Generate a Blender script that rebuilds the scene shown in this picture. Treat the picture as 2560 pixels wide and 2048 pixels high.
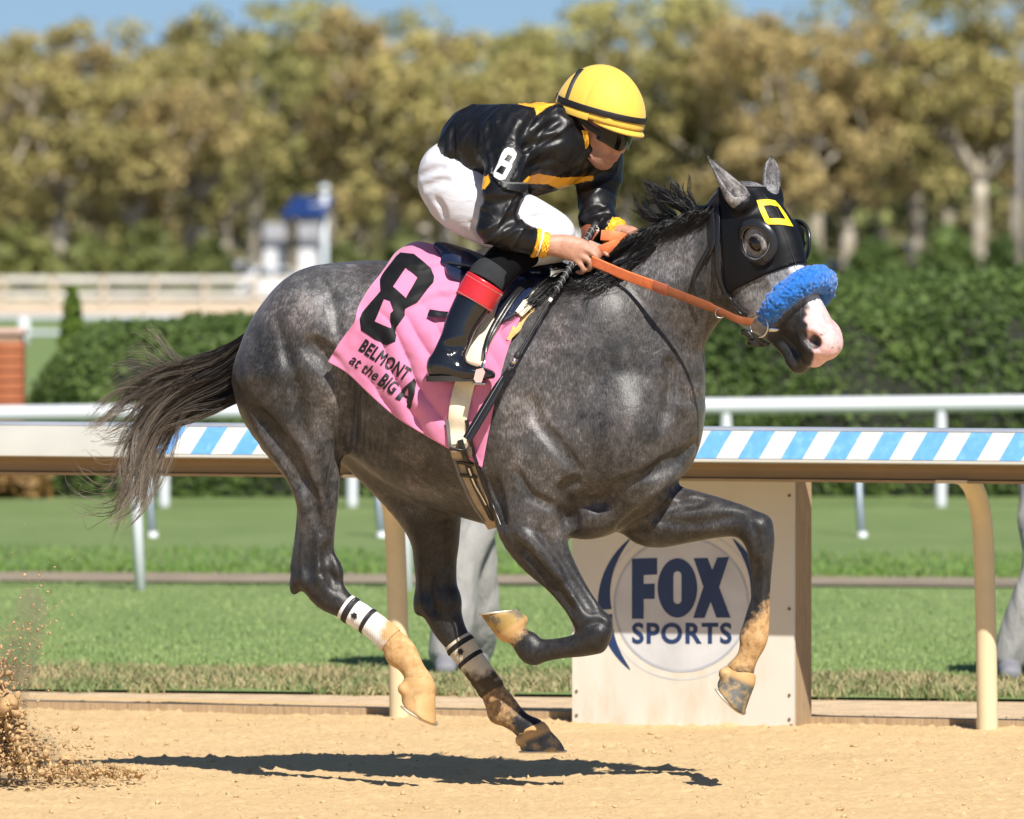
import bpy, bmesh, math, random
import numpy as np
import openvdb
from mathutils import Vector, Matrix

# ------------------------------------------------------------------ scene, camera, sky, sun
scene = bpy.context.scene
for o in list(bpy.data.objects):
    bpy.data.objects.remove(o)
COL = scene.collection
rad = math.radians

F_PX, CX, HY, CAM_D, CAM_H = 22800.0, 1280.0, 650.0, 30.0, 1.743   # focal length in photo pixels, centre, horizon row
cam_d = bpy.data.cameras.new('camera')
cam = bpy.data.objects.new('camera', cam_d)
COL.objects.link(cam)
cam.location = (0, -CAM_D, CAM_H)
cam.rotation_euler = (rad(90), 0, 0)
cam_d.sensor_fit = 'HORIZONTAL'
cam_d.sensor_width = 36
cam_d.lens = 36 * F_PX / 2560
cam_d.shift_y = -(1024 - HY) / 2560
cam_d.clip_end = 3000
cam_d.dof.use_dof = True
cam_d.dof.focus_distance = CAM_D - 0.1
cam_d.dof.aperture_fstop = 6.5
scene.camera = cam

SUN_DIR = Vector((0.30, -0.86, 1.0)).normalized()                # towards the sun
world = bpy.data.worlds.new('World')
scene.world = world
world.use_nodes = True
wn = world.node_tree.nodes
sky = wn.new('ShaderNodeTexSky')
sky.sky_type = 'NISHITA'
sky.sun_disc = False
sky.sun_elevation = math.asin(SUN_DIR.z)
sky.sun_rotation = math.atan2(SUN_DIR.x, SUN_DIR.y)
sky.air_density = 1.0
sky.dust_density = 0.3
wn['Background'].inputs[1].default_value = 0.054
wt = world.node_tree
tc_ = wn.new('ShaderNodeTexCoord'); sx_ = wn.new('ShaderNodeSeparateXYZ'); cx_ = wn.new('ShaderNodeCombineXYZ'); ad_ = wn.new('ShaderNodeMath'); ad_.operation = 'ADD'; ad_.inputs[1].default_value = 0.10
wt.links.new(tc_.outputs['Generated'], sx_.inputs[0]); wt.links.new(sx_.outputs[0], cx_.inputs[0]); wt.links.new(sx_.outputs[1], cx_.inputs[1])
wt.links.new(sx_.outputs[2], ad_.inputs[0]); wt.links.new(ad_.outputs[0], cx_.inputs[2]); wt.links.new(cx_.outputs[0], sky.inputs[0])   # clear autumn air: blue right down to the horizon
tint_ = wn.new('ShaderNodeMix'); tint_.data_type = 'RGBA'; tint_.blend_type = 'MULTIPLY'; tint_.inputs[0].default_value = 1.0; tint_.inputs[7].default_value = (1.02, 1.13, 1.28, 1)
wt.links.new(sky.outputs[0], tint_.inputs[6]); wt.links.new(tint_.outputs[2], wn['Background'].inputs[0])
sun_d = bpy.data.lights.new('sun', 'SUN')
sun_d.energy = 5.0
sun_d.angle = rad(0.53)
sun_d.color = (1.0, 0.95, 0.87)
sun = bpy.data.objects.new('sun', sun_d)
COL.objects.link(sun)
sun.location = (5, -10, 20)
sun.rotation_euler = SUN_DIR.to_track_quat('Z', 'Y').to_euler()
vs = scene.view_settings
vs.view_transform = 'Standard'
vs.look = 'None'
vs.exposure = 0.5
vs.gamma = 1.0
vs.use_curve_mapping = False
scene.cycles.max_bounces = 6
scene.cycles.diffuse_bounces = 2
scene.cycles.transparent_max_bounces = 16

# ------------------------------------------------------------------ helpers
def P(px, py, y=0.0):
    """photo pixel at world depth y -> world point"""
    d = (y + CAM_D) / F_PX
    return np.array([(px - CX) * d, y, CAM_H - (py - HY) * d])

def G(px, py, z=0.0):
    """photo pixel on the ground plane at height z"""
    d = (CAM_H - z) * F_PX / (py - HY)
    return P(px, py, d - CAM_D)

def yrow(py, z=0.0):
    return (CAM_H - z) * F_PX / (py - HY) - CAM_D

def link(o, parent=None):
    COL.objects.link(o)
    if parent is not None:
        o.parent = parent
    return o

def tag(o, label=None, cat=None, group=None, kind=None):
    if label: o['label'] = label
    if cat: o['category'] = cat
    if group: o['group'] = group
    if kind: o['kind'] = kind
    return o

def empty(name, loc, label=None, cat=None, group=None, rz=0.0):
    e = bpy.data.objects.new(name, None)
    e.empty_display_size = 0.1
    COL.objects.link(e)
    e.location = loc
    e.rotation_euler = (0, 0, rz)
    return tag(e, label, cat, group)

def place(o, parent):
    """parent o, keeping its world coordinates (parent has only location and z rotation)"""
    o.parent = parent
    m = Matrix.Translation(parent.location) @ parent.rotation_euler.to_matrix().to_4x4()
    o.matrix_parent_inverse = m.inverted()
    return o

def mesh_obj(name, verts, faces, mat=None, parent=None, smooth=False, world=True):
    me = bpy.data.meshes.new(name)
    verts = np.asarray(verts, dtype=np.float64)
    if isinstance(faces, np.ndarray) and faces.ndim == 2:
        nf, k = faces.shape
        me.vertices.add(len(verts)); me.vertices.foreach_set('co', verts.astype(np.float32).ravel())
        me.loops.add(nf * k); me.loops.foreach_set('vertex_index', faces.astype(np.int32).ravel())
        me.polygons.add(nf)
        me.polygons.foreach_set('loop_start', np.arange(0, nf * k, k, dtype=np.int32))
        me.polygons.foreach_set('loop_total', np.full(nf, k, dtype=np.int32))
        me.update(calc_edges=True)
        me.validate()
    else:
        me.from_pydata([tuple(map(float, v)) for v in verts], [], [tuple(int(i) for i in f) for f in faces])
        me.update()
    if smooth:
        me.polygons.foreach_set('use_smooth', np.ones(len(me.polygons), dtype=bool))
    if mat is not None:
        me.materials.append(mat)
    o = bpy.data.objects.new(name, me)
    COL.objects.link(o)
    if parent is not None:
        place(o, parent) if world else setattr(o, 'parent', parent)
    return o

class MB:
    """collects simple shapes into one mesh"""
    def __init__(s): s.v = []; s.f = []
    def add(s, v, f):
        n = len(s.v); s.v += [tuple(map(float, q)) for q in v]; s.f += [tuple(int(i) + n for i in q) for q in f]; return s
    def box(s, lo, hi, bev=0.0, M=None):
        (x0, y0, z0), (x1, y1, z1) = lo, hi
        if bev <= 0:
            v = [(x0,y0,z0),(x1,y0,z0),(x1,y1,z0),(x0,y1,z0),(x0,y0,z1),(x1,y0,z1),(x1,y1,z1),(x0,y1,z1)]
            f = [(0,3,2,1),(4,5,6,7),(0,1,5,4),(1,2,6,5),(2,3,7,6),(3,0,4,7)]
        else:
            b = bev
            ring = lambda z, i: [(x0+i,y0,z),(x1-i,y0,z),(x1,y0+i,z),(x1,y1-i,z),(x1-i,y1,z),(x0+i,y1,z),(x0,y1-i,z),(x0,y0+i,z)]
            ins = lambda z: [(x0+b,y0+b,z),(x1-b,y0+b,z),(x1-b,y0+b,z),(x1-b,y1-b,z),(x1-b,y1-b,z),(x0+b,y1-b,z),(x0+b,y1-b,z),(x0+b,y0+b,z)]
            v = ins(z0) + ring(z0 + b, b) + ring(z1 - b, b) + ins(z1)
            f = []
            for k in range(3):
                for i in range(8):
                    j = (i + 1) % 8
                    f.append((k*8+i, k*8+j, k*8+8+j, k*8+8+i))
            f.append(tuple(reversed([0, 1, 3, 5]))); f.append((24, 25, 27, 29))
        if M is not None:
            v = [tuple(M @ Vector(q)) for q in v]
        return s.add(v, f)
    def tube(s, pts, r, n=10, cap=True, flat=None):
        """round tube through points; r scalar or list; flat=(vector, factor) squashes along vector"""
        pts = [np.asarray(p, float) for p in pts]
        m = len(pts)
        rr = [r] * m if np.isscalar(r) else list(r)
        up = None; rings = []
        for i, p in enumerate(pts):
            t = pts[min(i + 1, m - 1)] - pts[max(i - 1, 0)]
            t = t / (np.linalg.norm(t) + 1e-12)
            if up is None:
                up = np.array([0, 0, 1.0]) if abs(t[2]) < 0.9 else np.array([1.0, 0, 0])
            a = up - t * up.dot(t); a /= np.linalg.norm(a) + 1e-12
            b = np.cross(t, a); up = a
            ring = []
            for k in range(n):
                an = 2 * math.pi * k / n
                o = rr[i] * (math.cos(an) * a + math.sin(an) * b)
                if flat is not None:
                    fv = np.asarray(flat[0], float); fv = fv / np.linalg.norm(fv)
                    o = o - fv * o.dot(fv) * (1 - flat[1])
                ring.append(p + o)
            rings.append(ring)
        v = [q for ring in rings for q in ring]
        f = []
        for i in range(m - 1):
            for k in range(n):
                j = (k + 1) % n
                f.append((i*n+k, i*n+j, (i+1)*n+j, (i+1)*n+k))
        if cap:
            f.append(tuple(range(n - 1, -1, -1))); f.append(tuple((m-1)*n + k for k in range(n)))
        return s.add(v, f)
    def strap(s, pts, wdir, w, t):
        """flat strap through points: wdir = list of width directions (or one), w width, t thickness"""
        pts = [np.asarray(p, float) for p in pts]; m = len(pts)
        wd = [np.asarray(wdir, float)] * m if np.ndim(wdir) == 1 else [np.asarray(q, float) for q in wdir]
        ww = [w] * m if np.isscalar(w) else list(w)
        v = []; f = []
        for i, p in enumerate(pts):
            tg = pts[min(i+1, m-1)] - pts[max(i-1, 0)]; tg /= np.linalg.norm(tg) + 1e-12
            a = wd[i] - tg * wd[i].dot(tg); a /= np.linalg.norm(a) + 1e-12
            b = np.cross(tg, a)
            for (c, d) in ((-1,-.6),(-.85,-1),(.85,-1),(1,-.6),(1,.6),(.85,1),(-.85,1),(-1,.6)):
                v.append(p + a * c * ww[i] / 2 + b * d * t / 2)
        for i in range(m - 1):
            for k in range(8):
                j = (k + 1) % 8
                f.append((i*8+k, i*8+j, (i+1)*8+j, (i+1)*8+k))
        f.append(tuple(range(7, -1, -1))); f.append(tuple((m-1)*8 + k for k in range(8)))
        return s.add(v, f)
    def prism(s, poly, fn, t):
        """2-D polygon (list of (u,v)) extruded: fn(u,v,w) -> point, w in 0..t"""
        n = len(poly)
        v = [fn(u, w_, 0) for u, w_ in poly] + [fn(u, w_, t) for u, w_ in poly]
        f = [tuple(range(n - 1, -1, -1)), tuple(range(n, 2 * n))]
        for i in range(n):
            j = (i + 1) % n
            f.append((i, j, n + j, n + i))
        return s.add(v, f)
    def build(s, name, mat=None, parent=None, smooth=False):
        o = mesh_obj(name, s.v, s.f, mat, parent, smooth)
        return o

def shade_auto(o, ang=40):
    me = o.data
    me.polygons.foreach_set('use_smooth', np.ones(len(me.polygons), dtype=bool))
    me.set_sharp_from_angle(angle=rad(ang))
    return o

def fix_normals(o):
    bm = bmesh.new(); bm.from_mesh(o.data)
    bmesh.ops.recalc_face_normals(bm, faces=bm.faces)
    bm.to_mesh(o.data); bm.free(); return o

def catmull(pts, n):
    pts = np.asarray(pts, float)
    q = np.vstack([2*pts[0]-pts[1], pts, 2*pts[-1]-pts[-2]])
    out = []
    for i in range(1, len(q) - 2):
        for k in range(n):
            t = k / n
            out.append(.5*((2*q[i]) + (-q[i-1]+q[i+1])*t + (2*q[i-1]-5*q[i]+4*q[i+1]-q[i+2])*t*t + (-q[i-1]+3*q[i]-3*q[i+1]+q[i+2])*t**3))
    out.append(q[-2])
    return np.array(out)

# ------------------------------------------------------------------ implicit surfaces (distance fields on a grid)
def unit(v):
    v = np.asarray(v, float); return v / (np.linalg.norm(v) + 1e-12)

class Field:
    def __init__(s, lo, hi, h):
        s.lo = np.asarray(lo, float); s.h = h
        s.n = np.ceil((np.asarray(hi, float) - s.lo) / h).astype(int) + 1
        s.a = np.full(s.n, 0.5, dtype=np.float32)
    def _slice(s, lo, hi):
        i0 = np.maximum(np.floor((np.asarray(lo) - s.lo) / s.h).astype(int), 0)
        i1 = np.minimum(np.ceil((np.asarray(hi) - s.lo) / s.h).astype(int) + 1, s.n)
        if np.any(i1 <= i0): return None
        sl = tuple(slice(a, b) for a, b in zip(i0, i1))
        ax = [(s.lo[k] + s.h * np.arange(i0[k], i1[k])).astype(np.float32) for k in range(3)]
        return sl, ax[0][:, None, None], ax[1][None, :, None], ax[2][None, None, :]
    def _comb(s, sl, d, k, op):
        a = s.a[sl]
        if op == 'add':
            h = np.maximum(k - np.abs(a - d), 0) / k
            s.a[sl] = np.minimum(a, d) - h * h * (k * .25)
        elif op == 'sub':
            d = -d
            h = np.maximum(k - np.abs(a - d), 0) / k
            s.a[sl] = np.maximum(a, d) + h * h * (k * .25)
    def ell(s, c, r, axes=None, k=.03, op='add', ang=0.0, L=None):
        """ellipsoid; axes rows = local axes; or ang (degrees, in picture plane, x towards right-up) with lateral L"""
        c = np.asarray(c, float); r = np.asarray(r, float)
        if axes is None:
            Lv = unit(L) if L is not None else np.array([0, 1.0, 0])
            T = np.array([math.cos(rad(ang)), 0, math.sin(rad(ang))]); T = unit(T - Lv * T.dot(Lv))
            axes = np.array([T, Lv, np.cross(T, Lv)])
        ext = np.sqrt(((axes.T * r) ** 2).sum(1)) + k + 2 * s.h
        q = s._slice(c - ext, c + ext)
        if q is None: return
        sl, X, Y, Z = q
        X = X - np.float32(c[0]); Y = Y - np.float32(c[1]); Z = Z - np.float32(c[2])
        A = axes.astype(np.float32)
        k0 = 0; k1 = 0
        for i in range(3):
            u = (X * A[i, 0] + Y * A[i, 1] + Z * A[i, 2]) / np.float32(r[i])
            k0 = k0 + u * u
            u = u / np.float32(r[i]); k1 = k1 + u * u
        k0 = np.sqrt(k0); k1 = np.sqrt(k1) + 1e-9
        s._comb(sl, k0 * (k0 - 1) / k1, k, op)
    def loft(s, st, L=(0, 1, 0), k=.03, sub=4, op='add', ax=0.8):
        """st: list of (point, a in-plane half size, b lateral half size)"""
        pts = np.array([list(q[0]) + [q[1], q[2]] for q in st], float)
        pts = catmull(pts, sub)
        L = unit(L)
        pad = k + 2 * s.h
        mx = np.maximum(pts[:, 3], pts[:, 4]).max()
        lo = pts[:, :3].min(0) - mx - pad - s.h
        hi = pts[:, :3].max(0) + mx + pad + s.h
        q = s._slice(lo, hi)
        if q is None: return
        sl, X0, Y0, Z0 = q
        base = np.array([sl[i].start for i in range(3)])
        tmp = np.full([sl[i].stop - sl[i].start for i in range(3)], 0.5, dtype=np.float32)
        for i in range(len(pts) - 1):
            A, B = pts[i], pts[i + 1]
            m = max(A[3], A[4], B[3], B[4]) + pad
            q2 = s._slice(np.minimum(A[:3], B[:3]) - m, np.maximum(A[:3], B[:3]) + m)
            if q2 is None: continue
            s2, X, Y, Z = q2
            X = X - np.float32(A[0]); Y = Y - np.float32(A[1]); Z = Z - np.float32(A[2])
            V = B[:3] - A[:3]; ln = np.linalg.norm(V)
            if ln < 1e-9: continue
            T = V / ln
            Lo = unit(L - T * L.dot(T)); N = np.cross(T, Lo)
            f = np.float32
            w = X * f(T[0]) + Y * f(T[1]) + Z * f(T[2])
            t = np.clip(w / f(ln), 0, 1)
            we = w - t * f(ln)
            a = f(A[3]) + t * f(B[3] - A[3]); b = f(A[4]) + t * f(B[4] - A[4])
            u = (X * f(N[0]) + Y * f(N[1]) + Z * f(N[2])) / a
            v = (X * f(Lo[0]) + Y * f(Lo[1]) + Z * f(Lo[2])) / b
            c = np.minimum(a, b) * f(ax)
            we = we / c
            k0 = np.sqrt(u * u + v * v + we * we)
            k1 = np.sqrt((u / a) ** 2 + (v / b) ** 2 + (we / c) ** 2) + f(1e-9)
            d = k0 * (k0 - 1) / k1
            s3 = tuple(slice(s2[j].start - base[j], s2[j].stop - base[j]) for j in range(3))
            tmp[s3] = np.minimum(tmp[s3], d)
        s._comb(sl, tmp, k, op)
    def groove(s, pts, r, depth=0.5, k=.015, op='sub'):
        """groove (or ridge) following surface points; centre lies r*(1-depth) outside the surface"""
        for i in range(len(pts) - 1):
            A, B = np.asarray(pts[i][0], float), np.asarray(pts[i + 1][0], float)
            r0, r1 = pts[i][1] * r, pts[i + 1][1] * r
            m = max(r0, r1) + k + 2 * s.h
            q = s._slice(np.minimum(A, B) - m, np.maximum(A, B) + m)
            if q is None: continue
            sl, X, Y, Z = q
            V = B - A; l2 = V.dot(V) + 1e-12
            X = X - np.float32(A[0]); Y = Y - np.float32(A[1]); Z = Z - np.float32(A[2])
            t = np.clip((X * V[0] + Y * V[1] + Z * V[2]) / l2, 0, 1).astype(np.float32)
            d = np.sqrt((X - t * V[0]) ** 2 + (Y - t * V[1]) ** 2 + (Z - t * V[2]) ** 2) - (r0 + t * (r1 - r0))
            s._comb(sl, d.astype(np.float32), k, op)
    def sample(s, p):
        p = np.atleast_2d(np.asarray(p, float))
        q = (p - s.lo) / s.h
        q = np.clip(q, 0, s.n - 1.001)
        i = np.floor(q).astype(int); f = q - i
        r = 0
        for dx in (0, 1):
            for dy in (0, 1):
                for dz in (0, 1):
                    w = (f[:, 0] if dx else 1 - f[:, 0]) * (f[:, 1] if dy else 1 - f[:, 1]) * (f[:, 2] if dz else 1 - f[:, 2])
                    r = r + w * s.a[i[:, 0] + dx, i[:, 1] + dy, i[:, 2] + dz]
        return r
    def grad(s, p):
        p = np.atleast_2d(np.asarray(p, float)); e = s.h
        g = np.stack([s.sample(p + np.eye(3)[k] * e) - s.sample(p - np.eye(3)[k] * e) for k in range(3)], 1)
        return g / (np.linalg.norm(g, axis=1, keepdims=True) + 1e-9)
    def hit(s, p0, dr, maxd=2.5):
        """march points p0 along dr until the surface"""
        p = np.atleast_2d(np.asarray(p0, float)).copy(); dr = unit(dr)
        tt = np.zeros(len(p)); done = np.zeros(len(p), bool)
        for _ in range(400):
            d = s.sample(p + dr * tt[:, None])
            done |= d < 0.0005
            tt = np.where(done, tt, tt + np.clip(d * .7, .001, .05))
            if done.all() or tt.min() > maxd: break
        return p + dr * tt[:, None]
    def surf(s, px, py, y0=-0.9):
        """near-side surface point seen at a photo pixel"""
        a = P(px, py, y0); return s.hit(a, P(px, py, y0 + 1) - a)[0]
    def line(s, pix, r, out=0.3, n=6):
        """surface-following polyline from photo pixels: list of (px,py,scale) -> groove points"""
        q = catmull(np.array([list(t) + [1.0] * (3 - len(t)) for t in pix], float), n)
        res = []
        for px, py, sc in q:
            p = s.surf(px, py)
            g = s.grad(p)[0]
            res.append((p + g * r * sc * out, sc))
        return res
    def smooth(s, it=1):
        for _ in range(it):
            a = s.a
            for ax in range(3):
                b = np.concatenate([a.take([0], ax), a, a.take([-1], ax)], ax)
                n = a.shape[ax]
                sl = [slice(None)] * 3
                def tk(i):
                    q = list(sl); q[ax] = slice(i, i + n); return b[tuple(q)]
                a = .25 * tk(0) + .5 * tk(1) + .25 * tk(2)
            s.a = a.astype(np.float32)
    def mesh(s, iso=0.0):
        a = np.clip(s.a, -4 * s.h, 4 * s.h)
        g = openvdb.FloatGrid(float(4 * s.h)); g.copyFromArray(np.ascontiguousarray(a, dtype=np.float32))
        p, t, q = g.convertToPolygons(isovalue=iso, adaptivity=0.0)
        v = p * s.h + s.lo
        a_, b_, c_ = v[q[:, 0]], v[q[:, 1]], v[q[:, 2]]
        if np.einsum('ij,ij->i', a_ - v.mean(0), np.cross(b_ - a_, c_ - a_)).sum() < 0: q = q[:, ::-1]   # faces outward
        return v, q.copy()
    def obj(s, name, mat, parent=None, iso=0.0, relax=0):
        v, f = s.mesh(iso)
        if relax:
            v = relax_mesh(v, f, relax)
        return mesh_obj(name, v, f, mat, parent, smooth=True)

def relax_mesh(v, f, it):
    """Taubin smoothing"""
    e = np.vstack([f[:, [0, 1]], f[:, [1, 2]], f[:, [2, 3]], f[:, [3, 0]]])
    n = len(v); cnt = np.bincount(e.ravel(), minlength=n)[:, None] + 1e-9
    for i in range(it):
        for lam in (.5, -.52):
            sm = np.zeros_like(v)
            for k in range(3):
                sm[:, k] = np.bincount(e[:, 0], v[e[:, 1], k], n) + np.bincount(e[:, 1], v[e[:, 0], k], n)
            v = v + lam * (sm / cnt - v)
    return v

def vnoise(p, scale, seed=0):
    """cheap smooth value noise on points (N,3) -> 0..1"""
    q = np.asarray(p, float) * scale + seed * 17.31
    i = np.floor(q).astype(np.int64); f = q - i; f = f * f * (3 - 2 * f)
    def h(a, b, c):
        n = (a * 374761393 + b * 668265263 + c * 2147483647 + seed * 1274126177) & 0xffffffff
        n = ((n ^ (n >> 13)) * 1274126177) & 0xffffffff
        return ((n ^ (n >> 16)) & 0xffff) / 65535.0
    r = 0
    for dx in (0, 1):
        for dy in (0, 1):
            for dz in (0, 1):
                w = (f[:, 0] if dx else 1-f[:, 0]) * (f[:, 1] if dy else 1-f[:, 1]) * (f[:, 2] if dz else 1-f[:, 2])
                r = r + w * h(i[:, 0]+dx, i[:, 1]+dy, i[:, 2]+dz)
    return r

def fbm(p, scale, oct=3, seed=0):
    r = 0; a = 1; t = 0
    for o in range(oct):
        r = r + a * vnoise(p, scale * 2 ** o, seed + o); t += a; a *= .5
    return r / t

def attr(o, name, vals):
    vals = np.asarray(vals, dtype=np.float32)
    if vals.ndim == 1:
        a = o.data.attributes.new(name, 'FLOAT', 'POINT'); a.data.foreach_set('value', vals)
    else:
        a = o.data.attributes.new(name, 'FLOAT_COLOR', 'POINT')
        if vals.shape[1] == 3: vals = np.hstack([vals, np.ones((len(vals), 1), np.float32)])
        a.data.foreach_set('color', vals.ravel())

def verts_of(o):
    a = np.empty(len(o.data.vertices) * 3, np.float32); o.data.vertices.foreach_get('co', a); return a.reshape(-1, 3)

# ------------------------------------------------------------------ material helper
class NT:
    def __init__(s, name):
        s.m = bpy.data.materials.new(name); s.m.use_nodes = True
        s.t = s.m.node_tree; s.n = s.t.nodes; s.b = s.n['Principled BSDF']
        s._obj = None
    def link(s, a, b): s.t.links.new(a, b)
    def new(s, t, **kw):
        x = s.n.new(t)
        for k, v in kw.items(): setattr(x, k, v)
        return x
    def obj(s):
        if s._obj is None: s._obj = s.new('ShaderNodeTexCoord').outputs['Object']
        return s._obj
    def geo(s): return s.new('ShaderNodeNewGeometry').outputs['Position']
    def put(s, sock, v):
        if hasattr(v, 'is_linked') or isinstance(v, bpy.types.NodeSocket): s.link(v, sock)
        elif isinstance(v, (tuple, list)): sock.default_value = tuple(v) + ((1,) if len(v) == 3 and len(sock.default_value) == 4 else ())
        else: sock.default_value = v
    def set(s, **kw):
        names = dict(col='Base Color', rough='Roughness', metal='Metallic', spec='Specular IOR Level', normal='Normal', sheen='Sheen Weight',
                     sheen_r='Sheen Roughness', coat='Coat Weight', coat_r='Coat Roughness', alpha='Alpha', sss='Subsurface Weight', trans='Transmission Weight',
                     aniso='Anisotropic', ior='IOR', sheen_t='Sheen Tint')
        for k, v in kw.items(): s.put(s.b.inputs[names[k]], v)
        return s
    def mapping(s, vec, scale=(1, 1, 1), rot=(0, 0, 0)):
        m = s.new('ShaderNodeMapping'); s.link(vec, m.inputs[0]); m.inputs['Scale'].default_value = scale; m.inputs['Rotation'].default_value = rot
        return m.outputs[0]
    def noise(s, scale, detail=4, rough=.55, vec=None, dist=0.0):
        x = s.new('ShaderNodeTexNoise'); x.inputs['Scale'].default_value = scale; x.inputs['Detail'].default_value = detail
        x.inputs['Roughness'].default_value = rough; x.inputs['Distortion'].default_value = dist
        s.link(vec if vec is not None else s.obj(), x.inputs['Vector']); return x.outputs['Fac']
    def ramp(s, f, stops):
        r = s.new('ShaderNodeValToRGB'); s.put(r.inputs[0], f); e = r.color_ramp.elements
        while len(e) < len(stops): e.new(.5)
        for q, (pos, c) in zip(e, stops):
            q.position = pos
            q.color = (c, c, c, 1) if np.isscalar(c) else tuple(c) + ((1,) if len(c) == 3 else ())
        return r.outputs[0]
    def mix(s, f, a, b, mode='MIX'):
        x = s.new('ShaderNodeMix'); x.data_type = 'RGBA'; x.blend_type = mode
        s.put(x.inputs[0], f); s.put(x.inputs[6], a); s.put(x.inputs[7], b); return x.outputs[2]
    def math(s, op, a, b=0.0, clamp=False):
        x = s.new('ShaderNodeMath', operation=op, use_clamp=clamp); s.put(x.inputs[0], a); s.put(x.inputs[1], b); return x.outputs[0]
    def attr(s, name, col=False):
        x = s.new('ShaderNodeAttribute'); x.attribute_name = name; return x.outputs['Color' if col else 'Fac']
    def bump(s, h, strength=.3, dist=.01, normal=None):
        x = s.new('ShaderNodeBump'); x.inputs['Strength'].default_value = strength; x.inputs['Distance'].default_value = dist
        s.link(h, x.inputs['Height'])
        if normal is not None: s.link(normal, x.inputs['Normal'])
        return x.outputs[0]

def plain(name, col, rough=.5, var=.12, nscale=20, metal=0.0, spec=.5, bump=0.0, bscale=60, bdist=.004, **kw):
    """a procedural material: base colour with uneven tone, optional fine relief"""
    t = NT(name)
    lo = tuple(c * (1 - var) for c in col); hi = tuple(min(1, c * (1 + var)) for c in col)
    t.set(col=t.ramp(t.noise(nscale, 5), [(.3, lo), (.7, hi)]), rough=rough, metal=metal, spec=spec, **kw)
    if bump: t.set(normal=t.bump(t.noise(bscale, 4), bump, bdist))
    return t.m
# ------------------------------------------------------------------ decals: flat pieces laid on a surface
from mathutils.geometry import delaunay_2d_cdt
def inside(polys, x, y):
    r = np.zeros(len(x), bool)
    for pl in polys:
        q = np.asarray(pl, float); j = len(q) - 1
        for i in range(len(q)):
            c = ((q[i, 1] > y) != (q[j, 1] > y)) & (x < (q[j, 0] - q[i, 0]) * (y - q[i, 1]) / (q[j, 1] - q[i, 1] + 1e-12) + q[i, 0])
            r ^= c; j = i
    return r
def decal(name, polys, fn, step, mat, parent=None, add=None):
    """polys in plane coordinates, triangulated finely and mapped with fn(u, v arrays) -> points"""
    V = []; E_ = []
    for pl in polys:
        pts = []
        for a, b in zip(pl, list(pl[1:]) + [pl[0]]):
            n = max(1, int(math.dist(a, b) / step))
            pts += [(a[0] + (b[0]-a[0]) * i / n, a[1] + (b[1]-a[1]) * i / n) for i in range(n)]
        n0 = len(V); V += pts; E_ += [(n0 + i, n0 + (i + 1) % len(pts)) for i in range(len(pts))]
    A = np.array(V); lo, hi = A.min(0), A.max(0)
    gx, gy = np.meshgrid(np.arange(lo[0], hi[0], step), np.arange(lo[1], hi[1], step)); gx = gx.ravel() + .37; gy = gy.ravel() + .41
    k = inside(polys, gx, gy); V += list(zip(gx[k], gy[k]))
    r = delaunay_2d_cdt([Vector(v) for v in V], E_, [], 0, 1e-5)
    vv = np.array([tuple(v) for v in r[0]]); ff = np.array(r[2])
    c = vv[ff].mean(1); ff = ff[inside(polys, c[:, 0], c[:, 1])]
    o = mesh_obj(name, fn(vv[:, 0], vv[:, 1]), ff, mat, parent, smooth=True)
    if add: add(o)
    return o
def on_field(fl, off, y0=-.9):
    def fn(u, v):
        a = np.array([P(x, y, y0) for x, y in zip(u, v)]); p = np.empty_like(a)
        b = fl.hit(a, P(1300, 900, y0 + 1) - P(1300, 900, y0)); g = fl.grad(b); return b + g * off
    return fn
def glyphs(txt, size=1.0, bold=0.0, shear=0.0, space=1.0):
    """text as polygons (list of closed outlines) in units of cap height, from the built-in font"""
    cu = bpy.data.curves.new('t', 'FONT'); cu.body = txt; cu.size = size; cu.offset = bold; cu.shear = shear; cu.space_character = space
    cu.resolution_u = 4; cu.fill_mode = 'NONE' if cu.dimensions == '3D' else cu.fill_mode
    cu.dimensions = '3D'; cu.fill_mode = 'FULL'
    try: cu.fill_mode = 'HALF'
    except Exception: pass
    o = bpy.data.objects.new('t', cu); COL.objects.link(o)
    cu.dimensions = '2D'; cu.fill_mode = 'NONE'
    dg = bpy.context.evaluated_depsgraph_get(); me = bpy.data.meshes.new_from_object(o.evaluated_get(dg))
    adj = {}
    for e in me.edges:
        a, b = e.vertices; adj.setdefault(a, []).append(b); adj.setdefault(b, []).append(a)
    seen = set(); out = []
    for s0 in adj:
        if s0 in seen: continue
        lp = [s0]; seen.add(s0); cur = s0
        while True:
            nx = [q for q in adj[cur] if q not in seen]
            if not nx: break
            cur = nx[0]; seen.add(cur); lp.append(cur)
        if len(lp) > 2: out.append([(me.vertices[i].co.x, me.vertices[i].co.y) for i in lp])
    bpy.data.objects.remove(o); bpy.data.curves.remove(cu); bpy.data.meshes.remove(me)
    return out
def embolden(polys, d):
    out = []
    for i, p in enumerate(polys):
        q = np.array(p, float); keep = np.linalg.norm(np.roll(q, -1, 0) - q, axis=1) > 1e-5; q = q[keep]
        ar = .5 * np.sum(q[:, 0] * np.roll(q[:, 1], -1) - np.roll(q[:, 0], -1) * q[:, 1])
        nest = sum(bool(inside([o], q[:1, 0], q[:1, 1])[0]) for j, o in enumerate(polys) if j != i)
        sg = (1 if ar > 0 else -1) * (1 if nest % 2 == 0 else -1)
        a = q - np.roll(q, 1, 0); b = np.roll(q, -1, 0) - q; a /= np.linalg.norm(a, axis=1, keepdims=True); b /= np.linalg.norm(b, axis=1, keepdims=True)
        n = np.stack([a[:, 1] + b[:, 1], -(a[:, 0] + b[:, 0])], 1); l = np.linalg.norm(n, axis=1, keepdims=True); n = n / np.maximum(l, .3); k = 1 / np.maximum(np.sqrt((1 + (a * b).sum(1)) / 2), .5)
        out.append([tuple(v) for v in q + n * (d * sg * k)[:, None]])
    return out
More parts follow.
